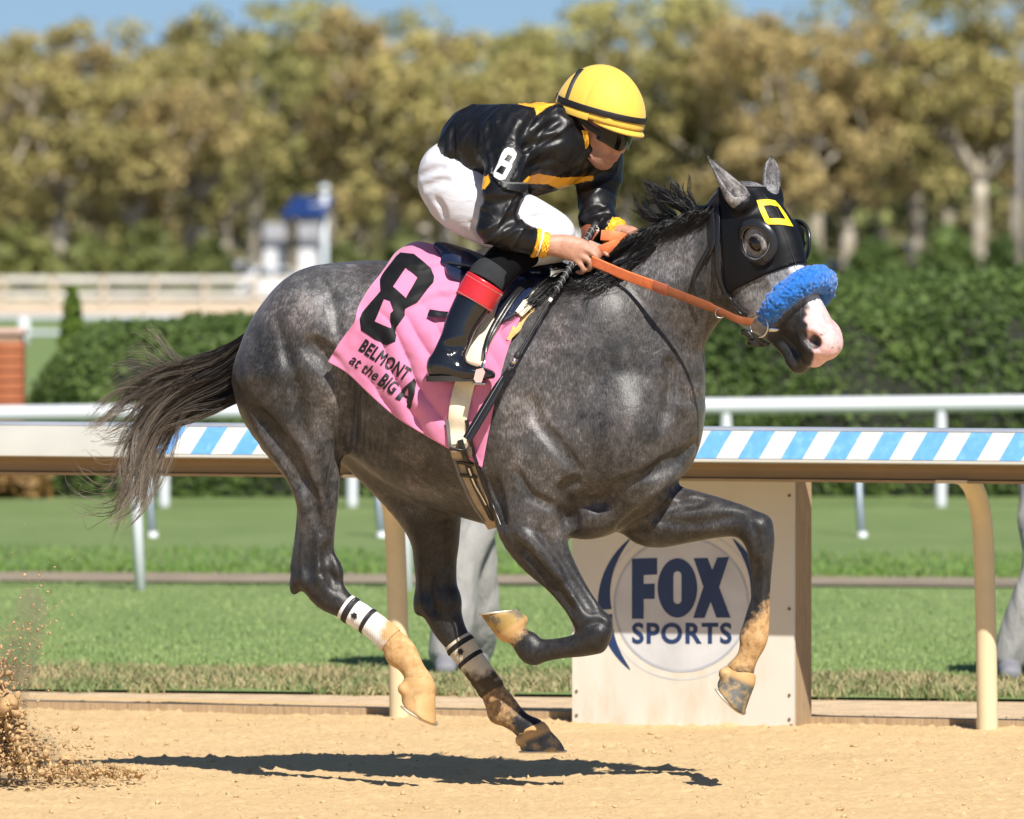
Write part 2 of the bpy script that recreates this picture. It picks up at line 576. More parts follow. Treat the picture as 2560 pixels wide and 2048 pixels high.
def txt_px(polys, org, ang, sx, sy):
    """glyph polygons -> photo pixels; ang degrees clockwise on the picture"""
    c, s_ = math.cos(rad(ang)), math.sin(rad(ang))
    return [[(org[0] + sx * x * c + sy * y * s_, org[1] + sx * x * s_ - sy * y * c) for x, y in p] for p in polys]

def sstep(a, b, x): t = np.clip((np.asarray(x, float) - a) / (b - a), 0, 1); return t * t * (3 - 2 * t)
# ------------------------------------------------------------------ ground, track, lawn
rng = np.random.default_rng(12)
TAN = .394                                                  # the track runs at this slope towards the camera
TU = unit((1, -TAN, 0)); TN = np.array([TU[1], -TU[0], 0])  # along the rail; towards the track
TO = np.array([-.4175, 4.40, 0])                            # a point below the rail posts
def T(s, w, z): return TO + TU * s + TN * w + np.array([0, 0, z])
def line_strip(name, L0, L1, z, mat, kind='structure', x0=-2500, x1=5200, n=1):
    """ground strip between two picture lines given as ((px,py),(px,py))"""
    def ev(L, x): (a, b), (c, d) = L; return b + (d - b) * (x - a) / (c - a)
    v = []; f = []
    for i in range(n + 1):
        x = x0 + (x1 - x0) * i / n
        v += [G(x, max(ev(L0, x), 652), z), G(x, max(ev(L1, x), 652), z)]
    f = [(2*i, 2*i+2, 2*i+3, 2*i+1) for i in range(n)]
    o = fix_normals(mesh_obj(name, v, f, mat)); return tag(o, kind=kind)
def grass_mat(nm, a, b, c, sc=1.0):
    t = NT(nm); o = t.obj()
    f = t.math('ADD', t.math('MULTIPLY', t.noise(1.1 * sc, 4, .6, t.mapping(o, (1, .35, 1))), .55), t.math('MULTIPLY', t.noise(28 * sc, 4, .7, t.mapping(o, (1, .4, 1))), .45))
    t.set(col=t.ramp(f, [(.34, a), (.52, b), (.68, c)]), rough=.9, spec=.15, normal=t.bump(t.noise(60, 3, .7), .8, .03)); return t.m
LAWN = grass_mat('lawn_grass', (.17, .245, .082), (.215, .295, .105), (.27, .345, .14))
t = NT('sandy_track'); o_ = t.obj()
f_ = t.math('ADD', t.math('MULTIPLY', t.noise(2.2, 5, .6, o_), .35), t.math('MULTIPLY', t.noise(60, 5, .7, o_), .65))
c_ = t.ramp(f_, [(.26, (.40, .255, .125)), (.42, (.60, .415, .215)), (.6, (.675, .485, .260)), (.75, (.73, .55, .315))])
c_ = t.mix(t.ramp(t.noise(26, 3, .6, t.mapping(o_, (1, 1, 1))), [(.68, 0), (.76, .6)]), c_, (.30, .18, .08))
t.set(col=c_, rough=.95, spec=.12, normal=t.bump(t.math('ADD', t.noise(90, 5, .75, o_), t.noise(320, 3, .7, o_)), .55, .010)); SAND = t.m
t = NT('far_earth'); t.set(col=t.ramp(t.noise(.05, 5), [(.4, (.10, .15, .04)), (.6, (.16, .15, .07))]), rough=.95); EARTH = t.m
g0 = mesh_obj('ground', [(-1500, -60, -.02), (1500, -60, -.02), (1500, 1500, -.02), (-1500, 1500, -.02)], [(0, 1, 2, 3)], EARTH); tag(g0, kind='structure')
EDGE = ((46, 1751), (2560, 1815))                            # front of the edging board
def ev(L, x): (a, b), (c, d) = L; return b + (d - b) * (x - a) / (c - a)
tv = [(-60, -45, -.012), (60, -45, -.012)] + [tuple(G(x, ev(EDGE, x) - 2, -.012)) for x in (6500, -4200)]
tag(fix_normals(mesh_obj('track_base', tv, [(0, 1, 2, 3)], SAND)), kind='structure')
# near part of the track with real relief
nx_, ny_ = 520, 420
sx = np.linspace(-2.9, 2.9, nx_); ty_ = np.linspace(-3.4, 0, ny_)
e0, e1 = G(46, 1751), G(2560, 1815)
yl = e0[1] + (e1[1] - e0[1]) * (sx - e0[0]) / (e1[0] - e0[0])
XX = np.repeat(sx[:, None], ny_, 1); w_ = np.linspace(0, 1, ny_)[None, :]; YY = -3.2 * (1 - w_) + yl[:, None] * w_
pp = np.stack([XX.ravel(), YY.ravel(), XX.ravel() * 0], 1)
zz = (fbm(pp, 1.3, 2, 1) - .5) * .030 + (fbm(pp, 5, 2, 2) - .5) * .012 + (fbm(pp, 34, 3, 4) - .5) * .012
lump = np.maximum(0, vnoise(pp, 34, 7) - .74) * .05; pit = -np.maximum(0, vnoise(pp, 24, 11) - .76) * .07
zz = zz + lump + pit + (rng.random(len(zz)) - .5) * .004
edge = np.clip((yl[:, None] - YY).ravel() / .5, 0, 1); zz = zz * (.25 + .75 * edge) + (1 - edge) * .01
TRK = (sx, YY, zz.reshape(nx_, ny_))
ii = np.arange(nx_ * ny_).reshape(nx_, ny_)
tr = mesh_obj('dirt_track', np.stack([XX.ravel(), YY.ravel(), zz + .012], 1), np.stack([ii[:-1, :-1], ii[1:, :-1], ii[1:, 1:], ii[:-1, 1:]], -1).reshape(-1, 4), SAND, smooth=True); tag(tr, kind='structure')
def ico():
    bm = bmesh.new(); bmesh.ops.create_icosphere(bm, subdivisions=1, radius=1); v = np.array([q.co[:] for q in bm.verts]); f = np.array([[q.index for q in x.verts] for x in bm.faces]); bm.free(); return v, f
IV, IF = ico()
def lumps(name, pos, rad_, mat, seed=1, flat_=.7, label=None, cat=None):
    r = np.random.default_rng(seed); n = len(pos)
    V = IV[None] * np.asarray(rad_)[:, None, None] * (1 + (r.random((n, len(IV), 1)) - .5) * 1.3) * r.uniform(.55, 1.5, (n, 1, 3)); V[:, :, 2] *= flat_
    V = V + np.asarray(pos)[:, None, :]; Fc = IF[None] + (np.arange(n) * len(IV))[:, None, None]
    o = mesh_obj(name, V.reshape(-1, 3), Fc.reshape(-1, 3), mat, smooth=False); return tag(o, label, cat, kind='stuff')
def trk_z(x, y):
    i = np.clip(np.searchsorted(sx, x) - 1, 0, nx_ - 2); yy = YY[i]; w = np.clip((y + 3.2) / (yy[:, -1] + 3.2), 0, .999); return TRK[2][i, (w * (ny_ - 1)).astype(int)] + .012
n = 7000; cx_ = rng.uniform(-2.8, 2.8, n); cy_ = rng.uniform(-3.0, 4.6, n); cr = rng.exponential(.0022, n).clip(.0012, .010)
lumps('sand_clods', np.stack([cx_, cy_, trk_z(cx_, cy_) + cr * .3], 1), cr, SAND, 2, label='small clods of sand scattered over the dirt track', cat='sand')

SANDL = plain('pale_dry_sand', (.60, .44, .27), .95, nscale=9, var=.2, bump=.8, bscale=60, bdist=.02)
line_strip('sand_margin', ((46, 1753), (2560, 1817)), ((46, 1700), (2560, 1740)), .018, SANDL)
line_strip('lawn', ((0, 1722), (2560, 1748)), ((0, 1448), (2560, 1463)), .030, LAWN)
PATHM = plain('pale_earth_path', (.25, .20, .14), .95, nscale=4, var=.2)
line_strip('path', ((0, 1451), (2560, 1466)), ((0, 1426), (2560, 1440)), .040, PATHM)
LAWN2 = grass_mat('back_lawn_grass', (.15, .22, .075), (.19, .26, .095), (.23, .30, .125))
line_strip('back_lawn', ((0, 1432), (2560, 1446)), ((0, 1180), (2560, 1190)), .036, LAWN2)
line_strip('far_lawn', ((0, 1000), (2560, 1000)), ((0, 792), (2560, 792)), .03, LAWN2)
line_strip('parking_lot', ((0, 752.5), (2560, 752.5)), ((0, 690), (2560, 690)), .03, plain('grey_asphalt', (.11, .11, .12), .9, nscale=.3))
line_strip('far_dirt_track', ((0, 796), (2560, 796)), ((0, 752), (2560, 752)), .04, SANDL)

# grass blades: rough verge in front, tufts in the lawn
def blades(name, px, py, z0, hmin, hmax, wid, cols, seed, label, lean=.5):
    r = np.random.default_rng(seed); n = len(px)
    base = np.array([G(a, b, z0) for a, b in zip(px, py)]); h = r.uniform(hmin, hmax, n) * (.6 + .8 * vnoise(base, 5, 3))
    an = r.uniform(0, 6.28, n); ln = r.normal(0, lean, (n, 2)) * h[:, None]
    sd = np.stack([np.cos(an), np.sin(an), an * 0], 1) * wid
    mid = base + np.stack([ln[:, 0] * .35, ln[:, 1] * .35, h * .6], 1); tip = base + np.stack([ln[:, 0], ln[:, 1], h], 1)
    V = np.stack([base - sd, base + sd, mid - sd * .8, mid + sd * .8, tip], 1).reshape(-1, 3)
    k = np.arange(n)[:, None] * 5
    Fc = np.concatenate([k + np.array([0, 1, 3]), k + np.array([0, 3, 2]), k + np.array([2, 3, 4])])
    t = NT(name + '_material'); t.set(col=t.ramp(t.attr('tone'), cols), rough=.7, spec=.2)
    o = mesh_obj(name, V, Fc, t.m); tone = (.55 * r.random(n) + .75 * (vnoise(base, 3.3, 5) - .2)).clip(0, 1)
    attr(o, 'tone', np.repeat(tone, 5)); return tag(o, label, 'grass', kind='stuff')
n = 26000; px = rng.uniform(-60, 2620, n); q = rng.random(n); py = 1676 + px * .010 + q * (52 + 12 * (vnoise(np.stack([px / 90, px * 0, px * 0], 1), 1) - .5))
blades('verge_grass', px, py, .02, .015, .055, .0042, [(.1, (.44, .34, .20)), (.42, (.34, .29, .15)), (.68, (.19, .22, .09)), (.95, (.12, .19, .065))], 4, 'rough half-dry grass along the sand behind the rail')
n = 24000; px = rng.uniform(-60, 2620, n); py = 1672 + px * .010 - rng.random(n) ** 1.5 * 215
blades('lawn_blades', px, py, .03, .006, .020, .0040, [(.1, (.16, .235, .078)), (.5, (.21, .29, .10)), (.95, (.28, .355, .145))], 6, 'short green blades of the lawn behind the rail', .35)
n = 7000; px = rng.uniform(-60, 2620, n); py = 1432 + px * .006 - rng.random(n) ** 2 * 60
blades('path_edge_grass', px, py, .036, .012, .045, .006, [(.1, (.09, .17, .03)), (.5, (.12, .22, .045)), (.95, (.19, .24, .07))], 8, 'longer grass growing along the pale path', .35)

# ------------------------------------------------------------------ near rail
WOODG = NT('weathered_timber'); q = WOODG.noise(9, 5, .6, WOODG.mapping(WOODG.obj(), (9, 9, .6)), 1.5)
WOODG.set(col=WOODG.ramp(q, [(.3, (.28, .19, .11)), (.55, (.42, .30, .18)), (.75, (.50, .38, .25))]), rough=.8, spec=.2, normal=WOODG.bump(q, .4, .006)); WOOD = WOODG.m
CREAMP = plain('cream_paint', (.66, .56, .36), .5, nscale=6, var=.07, bump=.05)
RAILM = plain('cream_rail_paint', (.43, .42, .37), .42, nscale=3, var=.08)
ALU = plain('rail_top_aluminium', (.70, .71, .73), .3, metal=.6, nscale=6)
rail = empty('running_rail', T(0, 0, 0), 'cream gooseneck rail with a blue and white striped face behind the horse', 'rail')
S0, S1 = -5.2, 4.6; RW = .36                                # rail overhangs the posts by RW
PROF = [(-.33, 1.105), (-.02, 1.128), (.02, 1.124), (.035, 1.116), (.125, 1.012), (.128, 1.004), (.118, .998), (.060, .986), (.050, .970), (.045, .945), (.036, .938), (-.03, .940), (-.05, 1.06), (-.33, 1.085)]
def extr(name, prof, s0, s1, mat, parent, closed=True, off=RW):
    v = [T(s, off + w, z) for s in (s0, s1) for w, z in prof]; k = len(prof)
    f = [(i, (i + 1) % k, k + (i + 1) % k, k + i) for i in range(k if closed else k - 1)]
    if closed: f += [tuple(range(k)), tuple(range(2 * k - 1, k - 1, -1))]
    return fix_normals(mesh_obj(name, v, f, mat, parent))
shade_auto(extr('rail_beam', PROF, S0, S1, RAILM, rail), 28)
RAIL_SHADE = plain('rail_underside_shade', (.20, .14, .078), .5, nscale=3, var=.1)  # rail is cream: underside shade and sand bounce are put into this brown
extr('underside_shade_skin', [(.120, .9965), (.062, .9845), (.0525, .9695), (.0475, .9440), (.0385, .9365), (-.032, .9365), (-.032, .938), (.036, .9378), (.045, .9449), (.050, .9699), (.060, .9859), (.118, .9979)], S0, S1, RAIL_SHADE, rail)
extr('top_strip', [(-.3315, 1.1075), (-.02, 1.1305), (.02, 1.1265), (.037, 1.1175), (.033, 1.1155), (.02, 1.1225), (-.02, 1.1265), (-.331, 1.1055)], S0, S1, ALU, rail)
LIP = plain('dark_rail_lip', (.36, .25, .13), .6); extr('lower_lip', [(.046, .9405), (.056, .9400), (.056, .9300), (.03, .9300), (.03, .9365)], S0, S1, LIP, rail)
STR_B = NT('blue_stripe_paint'); q = STR_B.noise(30, 5, .65, STR_B.mapping(STR_B.obj(), (1, 1, .25)))
STR_B.set(col=STR_B.ramp(q, [(.3, (.095, .285, .62)), (.55, (.12, .33, .68)), (.72, (.20, .42, .72))]), rough=.55); STR_W = plain('white_stripe_paint', (.56, .545, .50), .55, nscale=10, var=.05)
# where along the rail the stripes begin
def s_at(px, w, z):
    for s in np.arange(-6, 6, .005):
        p = T(s, w, z)
        if CX + p[0] * F_PX / (p[1] + CAM_D) >= px: return s
    return 6
sb = s_at(372, RW + .12, 1.01); per = .168
k = 0
while sb + k * per / 2 < S1 - .1:
    s0 = sb + k * per / 2; s1 = s0 + per / 2; sl = .032
    if abs(s0 - s_at(2120, RW + .12, 1.01)) < per / 4 + .001: pass
    a0, a1 = (.037, 1.1135), (.123, 1.0145); nn = np.array([.0017, .0015])
    v = [T(s0, RW + a1[0] + nn[0], a1[1] + nn[1]), T(s1, RW + a1[0] + nn[0], a1[1] + nn[1]), T(s1 + sl, RW + a0[0] + nn[0], a0[1] + nn[1]), T(s0 + sl, RW + a0[0] + nn[0], a0[1] + nn[1])]
    mesh_obj('blue_stripe' if k % 2 == 0 else 'white_stripe', v, [(0, 1, 2, 3)], STR_B.m if k % 2 == 0 else STR_W, rail); k += 1
sp = s_at(2467, 0, 0); PS = sp - s_at(998, 0, 0)
for k in range(-2, 2):
    s = sp + k * PS
    mb = MB(); mb.tube(catmull([T(s, 0, -.05), T(s, .02, .35), T(s, .05, .70), T(s, .085, .82), T(s, .16, .905), T(s, .27, .955), T(s, .36, .965)], 6), .0385, 16); mb.build('post', CREAMP, rail, True)
    mb = MB(); mb.box((-.06, -.05, 0), (.06, .05, .012), 0, Matrix.Translation(Vector(T(s, .37, .930))) @ Matrix.Rotation(-math.atan(TAN), 4, 'Z')); mb.build('bracket', CREAMP, rail)
# edging board
for a, b, lb in ((-6.0, -1.2, 'left of the horse\'s hind legs'), (-1.197, 1.2, 'below the horse\'s belly'), (1.203, 6.4, 'right of the sign box')):
    mb = MB(); v = [T(s, w, z) for s in (a, b) for w, z in ((-.16, -.02), (-.16, .042), (-.20, .042), (-.20, -.02))]
    mb.add(v, [(0, 1, 2, 3), (7, 6, 5, 4), (0, 4, 5, 1), (1, 5, 6, 2), (2, 6, 7, 3), (3, 7, 4, 0)])
    o = fix_normals(mb.build('edging_board', WOOD, None)); tag(o, 'weathered timber edging board along the sand ' + lb, 'board', 'edging boards along the track')

# ------------------------------------------------------------------ sign box
bxs0, bxs1 = s_at(1433, .02, 0), s_at(1985, .02, 0)
box = empty('sign_box', T((bxs0 + bxs1) / 2, 0, 0), 'white painted sign box with a navy sports channel logo under the rail', 'sign')
t = NT('white_sign_panel'); sp_ = t.new('ShaderNodeSeparateXYZ'); t.link(t.geo(), sp_.inputs[0])
st_ = t.math('MULTIPLY', t.ramp(t.noise(9, 5, .65, t.mapping(t.obj(), (1, 1, .35))), [(.45, 0), (.75, 1)]), t.ramp(sp_.outputs[2], [(.0, 1), (.40, .12)]))
t.set(col=t.mix(t.math('MULTIPLY', st_, .7), t.ramp(t.noise(4, 4), [(.3, (.58, .565, .50)), (.7, (.64, .615, .545))]), (.50, .36, .20)), rough=.5); PANEL = t.m
def tbox(nm, s0, s1, w0, w1, z0, z1, mat, par, bev=.0):
    v = [T(s, w, z) for z in (z0, z1) for s, w in ((s0, w0), (s1, w0), (s1, w1), (s0, w1))]
    return fix_normals(mesh_obj(nm, v, [(0, 1, 2, 3), (4, 5, 6, 7), (0, 1, 5, 4), (1, 2, 6, 5), (2, 3, 7, 6), (3, 0, 4, 7)], mat, par))
tbox('front_panel', bxs0, bxs1, .018, .036, .005, .925, PANEL, box)
tbox('side_timber', bxs1 - .045, bxs1 - .004, -.17, .016, .0, .92, WOOD, box)
tbox('side_timber', bxs0 + .004, bxs0 + .045, -.17, .016, .0, .92, WOOD, box)
tbox('back_panel', bxs0 + .05, bxs1 - .05, -.165, -.150, .0, .92, WOOD, box)
tbox('top_board', bxs0 + .006, bxs1 - .006, -.17, .016, .9225, .94, WOOD, box)
for a in (.02, .98):
    for z in (.04, .13, .45, .87):
        c = T(bxs0 + (bxs1 - bxs0) * a, .0362, z); mb = MB(); mb.tube([c, c + TN * .003], .006, 8); mb.build('screw', plain('rusty_screw', (.16, .10, .06), .6), box)
def on_panel(off):
    p0 = T(0, .036 + off, 0)
    def fn(u, v):
        out = []
        for x, y in zip(u, v):
            a = P(x, y, -10); d = P(x, y, 0) - a; k_ = (p0 - a).dot(TN) / d.dot(TN); out.append(a + d * k_)
        return np.array(out)
    return fn
# decal helper is shared with the tack
z5 = lambda L: [(1180 + .4059 * x, 1180 + .4059 * y) for x, y in L]
NAVY = plain('navy_print', (.012, .035, .115), .5, nscale=8); SILV = plain('silver_print', (.38, .40, .45), .45, nscale=8); PALE = plain('pale_grey_print', (.53, .535, .55), .5, nscale=6)
def arc(cx, cy, rx, ry, a0, a1, n=40): return [(cx + rx * math.cos(rad(a0 + (a1 - a0) * i / n)), cy + ry * math.sin(rad(a0 + (a1 - a0) * i / n))) for i in range(n + 1)]
LCX, LCY = 1290, 815
decal('logo_disc', [z5(arc(LCX, LCY, 405, 405, 0, 357))], on_panel(.0006), 40, PALE, box)
decal('logo_ring', [z5(arc(LCX, LCY, 420, 420, 0, 357)), z5(arc(LCX, LCY, 405, 405, 0, 357))], on_panel(.0012), 30, SILV, box)
decal('logo_outer_ring', [z5(arc(LCX, LCY, 470, 470, 0, 357)), z5(arc(LCX, LCY, 462, 462, 0, 357))], on_panel(.0008), 30, PALE, box)
for a0, a1 in ((176, 232), (128, 172), (-52, -8), (8, 52)):
    out = arc(LCX, LCY, 515, 515, a0, a1); n_ = len(out)
    big = abs(a0) > 90
    tip_first = a0 in (128, -52)
    inn = []
    for i in range(n_):
        u = i / (n_ - 1); f_ = (u if tip_first else 1 - u); r_ = 515 - 82 * f_ ** .7 - 2
        an = rad(a0 + (a1 - a0) * u); inn.append((LCX + r_ * math.cos(an), LCY + r_ * math.sin(an)))
    decal('logo_crescent', [z5(out + inn[::-1])], on_panel(.0014), 25, NAVY, box)
decal('logo_letter', [z5([(985,535),(1140,530),(1140,632),(1057,636),(1057,690),(1125,688),(1125,782),(1057,783),(1057,905),(985,905)])], on_panel(.002), 20, NAVY, box)
slot = arc(1265, 640, 25, 28, 180, 360, 12) + arc(1265, 786, 25, 28, 0, 180, 12)
decal('logo_letter', [z5(arc(1265, 715, 122, 183, 0, 356)), z5(slot)], on_panel(.002), 20, NAVY, box)
decal('logo_letter', [z5([(1365,532),(1450,530),(1480,605),(1510,528),(1583,525),(1522,710),(1592,898),(1505,898),(1470,800),(1432,900),(1362,900),(1425,708)])], on_panel(.002), 20, NAVY, box)
gp = embolden(glyphs('SPORTS', 1, 0, 0, 1.12), .030); A_ = np.vstack([np.array(p) for p in gp]); lo_, hi_ = A_.min(0), A_.max(0)
decal('logo_word', [z5([(985 + (x - lo_[0]) / (hi_[0] - lo_[0]) * 615, 1060 - (y - lo_[1]) / (hi_[1] - lo_[1]) * 132) for x, y in p]) for p in gp], on_panel(.002), 20, NAVY, box)
# ------------------------------------------------------------------ white turf rails and stakes
WPL = plain('white_plastic', (.62, .64, .67), .35, nscale=3, var=.04)
GREYM = plain('galvanised_stake', (.26, .30, .34), .45, metal=.5, nscale=12)
wr = empty('white_rail', G(1280, 1281), 'white round-topped plastic rail running across in front of the hedge', 'rail')
yb = yrow(1281)
mb = MB(); mb.tube([P(-700, 1040, yb + .3), P(-100, 1035.5, yb), P(2660, 1007, yb), P(3300, 1001, yb)], .055, 14); mb.build('rail_tube', WPL, wr, True)
for px, py in ((-40, 1036), (410, 1031), (880, 1026), (1345, 1021), (1815, 1016), (2352, 1010), (2840, 1005)):
    mb = MB(); mb.tube(catmull([G(px, 1281) + np.array([0, 0, -.02]), P(px, 1150, yb), P(px, py + 30, yb), P(px, py + 8, yb)], 4), [.040] * 8 + [.036] * 5, 12); mb.build('post', WPL, wr, True)
lr = empty('white_rail', G(1280, 1490), 'second white rail nearer the track, mostly hidden behind the striped rail', 'rail')
yb2 = yrow(1490)
mb = MB(); mb.tube([P(-700, 1100, yb2), P(3300, 1096, yb2)], .042, 12); mb.build('rail_tube', WPL, lr, True)
for px in (353, 1022, 1690, 3020):
    mb = MB(); mb.tube([G(px, 1491) + np.array([0, 0, -.02]), P(px - 12, 1270, yb2), P(px - 20, 1105, yb2)], .0285, 12); mb.build('post', WPL, lr, True)
for px, lab in ((383, 'grey metal stake standing in the lawn under the horse\'s tail'), (955, 'grey metal stake in the lawn behind the horse\'s hind legs'), (2157, 'grey metal stake standing in the lawn right of the sign box')):
    mb = MB(); mb.tube([G(px, 1357) + np.array([0, 0, -.02]), P(px - 8, 1260, yrow(1355)), P(px - 15, 1080, yrow(1355))], .024, 8); o = mb.build('metal_stake', GREYM, None, True)
    ft = MB(); ft.tube([G(px, 1358) + np.array([0, 0, -.01]), G(px, 1358) + np.array([-.002, 0, .07])], [.034, .028], 10); f_ = ft.build('foot_socket', WPL, None, True); f_.parent = o
    tag(o, lab, 'stake', 'metal stakes in the lawn')

# ------------------------------------------------------------------ foliage helper
def leaf_cards(name, pos, nrm, size, cols, seed, parent, jitter=.9, aspect=.6, rough=.6):
    r = np.random.default_rng(seed); n = len(pos)
    nn = nrm + r.normal(0, jitter, (n, 3)); nn /= np.linalg.norm(nn, axis=1, keepdims=True) + 1e-9
    a = np.cross(nn, r.normal(size=(n, 3))); a /= np.linalg.norm(a, axis=1, keepdims=True) + 1e-9; b = np.cross(nn, a)
    s = (size * r.uniform(.6, 1.4, n))[:, None]
    V = np.stack([pos - a * s, pos + b * s * aspect + nn * s * .15, pos + a * s, pos - b * s * aspect + nn * s * .15], 1).reshape(-1, 3)
    Fc = np.arange(n * 4).reshape(n, 4)
    t = NT(name + '_leaves'); t.set(col=t.ramp(t.attr('tone'), cols), rough=rough, spec=.25)
    tl = t.new('ShaderNodeBsdfTranslucent'); t.put(tl.inputs[0], t.ramp(t.attr('tone'), [(p_, tuple(min(1, x * 1.25) for x in c)) for p_, c in cols])); mx = t.new('ShaderNodeMixShader'); mx.inputs[0].default_value = .28
    t.link(t.b.outputs[0], mx.inputs[1]); t.link(tl.outputs[0], mx.inputs[2]); t.link(mx.outputs[0], t.n['Material Output'].inputs[0])
    o = mesh_obj(name, V, Fc, t.m, parent); attr(o, 'tone', np.repeat(np.clip(.5 * r.random(n) + .7 * (fbm(pos, .55 / max(size, .05) * .12, 2, seed) - .22), 0, 1), 4)); return o
HEDGEC = [(.05, (.050, .080, .024)), (.4, (.095, .15, .040)), (.7, (.15, .22, .058)), (.95, (.23, .30, .085))]
TWIG = plain('dark_twigs', (.018, .020, .012), .9)
def hedge(name, pxs, tops, ybase, depth, label, seed, n, round_=.35, leaf=.028):
    """clipped hedge whose top edge follows picture points (px, py) and whose front stands on the ground at depth ybase"""
    r = np.random.default_rng(seed)
    root = empty(name, P((pxs[0] + pxs[-1]) / 2, 650 + CAM_H * F_PX / (ybase + CAM_D), ybase), label, 'hedge')
    X = np.array([P(p, 0, ybase)[0] for p in pxs]); Z = np.array([P(p, q, ybase)[2] for p, q in zip(pxs, tops)])
    m_ = 90; xs = np.linspace(X[0], X[-1], m_); zs = np.interp(xs, X, Z)
    ends = np.minimum((xs - X[0]) / round_, (X[-1] - xs) / round_).clip(0, 1); ef = np.sqrt(1 - (1 - ends) ** 2)
    sec = [(0, 0), (-.04, .45), (.0, .82), (.14, .96), (.5, 1.0), (.86, .96), (1.0, .82), (1.0, 0)]
    V = []; 
    for x, z, e in zip(xs, zs, ef):
        for a, b in sec: V.append((x, ybase + depth * .5 + depth * (a - .5) * max(.15, e), z * b * (.35 + .65 * e)))
    V = np.array(V); k = len(sec); Fc = np.array([[i*k+j, (i+1)*k+j, (i+1)*k+j+1, i*k+j+1] for i in range(m_ - 1) for j in range(k - 1)])
    core = mesh_obj('branch_core', V * np.array([1, 1, .97]), Fc, TWIG, root, smooth=True)
    tri = V[Fc]; ar = np.linalg.norm(np.cross(tri[:, 1] - tri[:, 0], tri[:, 3] - tri[:, 0]), axis=1); fi = r.choice(len(Fc), n, p=ar / ar.sum())
    u, w = r.random((2, n, 1)); q = tri[fi]; pos = (q[:, 0] * (1-u) + q[:, 1] * u) * (1-w) + (q[:, 3] * (1-u) + q[:, 2] * u) * w
    nr = np.cross(q[:, 1] - q[:, 0], q[:, 3] - q[:, 0]); nr /= np.linalg.norm(nr, axis=1, keepdims=True) + 1e-9
    c = np.array([pos[:, 0], np.full(n, ybase + depth / 2), pos[:, 2] * .5]).T; nr = np.where(((pos - c) * nr).sum(1, keepdims=True) < 0, -nr, nr)
    pos = pos + nr * ((fbm(pos, 2.2, 3, seed) - .45) * .14 + r.normal(0, .02, n))[:, None]
    pos[:, 2] = np.maximum(pos[:, 2], .03)
    leaf_cards('foliage', pos, nr, leaf, HEDGEC, seed, root); return root
yh = yrow(1258)
hedge('tall_hedge', [1330, 1500, 1760, 2080, 2300, 2560, 3000, 3400], [755, 735, 722, 708, 694, 679, 666, 660], yh + .3, 2.2, 'tall clipped green hedge behind the horse\'s head on the right', 21, 80000)
hedge('round_hedge', [40, 80, 140, 240, 400, 560, 700, 900, 1180, 1300], [960, 880, 840, 818, 806, 804, 812, 830, 840, 850], yh + .1, 1.8, 'lower rounded green hedge behind the horse\'s tail', 22, 46000, .6)
# low dry planting at far left
r_ = np.random.default_rng(31); n = 1200; pb = np.stack([r_.uniform(-160, 120, n), r_.uniform(1180, 1242, n)], 1); pos = np.array([P(a, b, yh - .3 + r_.random() * .6) for a, b in pb])
lp = empty('low_shrub', P(20, 1250, yh), 'low rust-brown shrub at the foot of the brick pillar', 'shrub'); leaf_cards('foliage', pos, np.tile([0, -1, .3], (n, 1)), .05, [(.1, (.09, .06, .02)), (.5, (.22, .12, .04)), (.9, (.30, .20, .07))], 32, lp)
# brick pillar
BRK = NT('red_brick'); BRK.set(col=BRK.ramp(BRK.noise(7, 4), [(.3, (.30, .085, .035)), (.6, (.42, .135, .055)), (.8, (.50, .20, .10))]), rough=.9, normal=BRK.bump(BRK.noise(40, 4), .5, .01)); MORT = plain('mortar', (.34, .22, .15), .95)
yp = yh + .8; pr = empty('brick_pillar', P(5, 1240, yp), 'squat red brick pillar with a stone cap at the left edge', 'pillar')
pw = .20; cx0 = P(-8, 0, yp)[0]; ztop = P(0, 838, yp)[2]
mb = MB(); mb.box((cx0 - pw + .012, yp - pw + .012, 0), (cx0 + pw - .012, yp + pw - .012, ztop)); mb.build('mortar_core', MORT, pr)
bm_ = MB(); bm_.box((-.094, -.05, -.031), (.094, .05, .031), .004); bsrc = bm_.build('brick', BRK.m, None); bsrc.hide_render = False
first = True; z = .035
row = 0
while z < ztop - .03:
    for side in range(4):
        for k in range(2):
            off = (-.1 + .2 * k) + (.004 if row % 2 else -.004)
            b = bsrc if first else bsrc.copy()
            if not first: COL.objects.link(b)
            first = False
            an = side * math.pi / 2; x, y = off, -pw + .05
            b.location = (cx0 + x * math.cos(an) - y * math.sin(an), yp + x * math.sin(an) + y * math.cos(an), z); b.rotation_euler = (0, 0, an); b.parent = pr; b.matrix_parent_inverse = Matrix.Translation(pr.location).inverted()
    z += .072; row += 1
mb = MB(); mb.box((cx0 - pw - .01, yp - pw - .01, ztop + .002), (cx0 + pw + .01, yp + pw + .01, ztop + .05), .01); mb.build('cap_stone', plain('pink_stone', (.55, .36, .30), .85), pr)
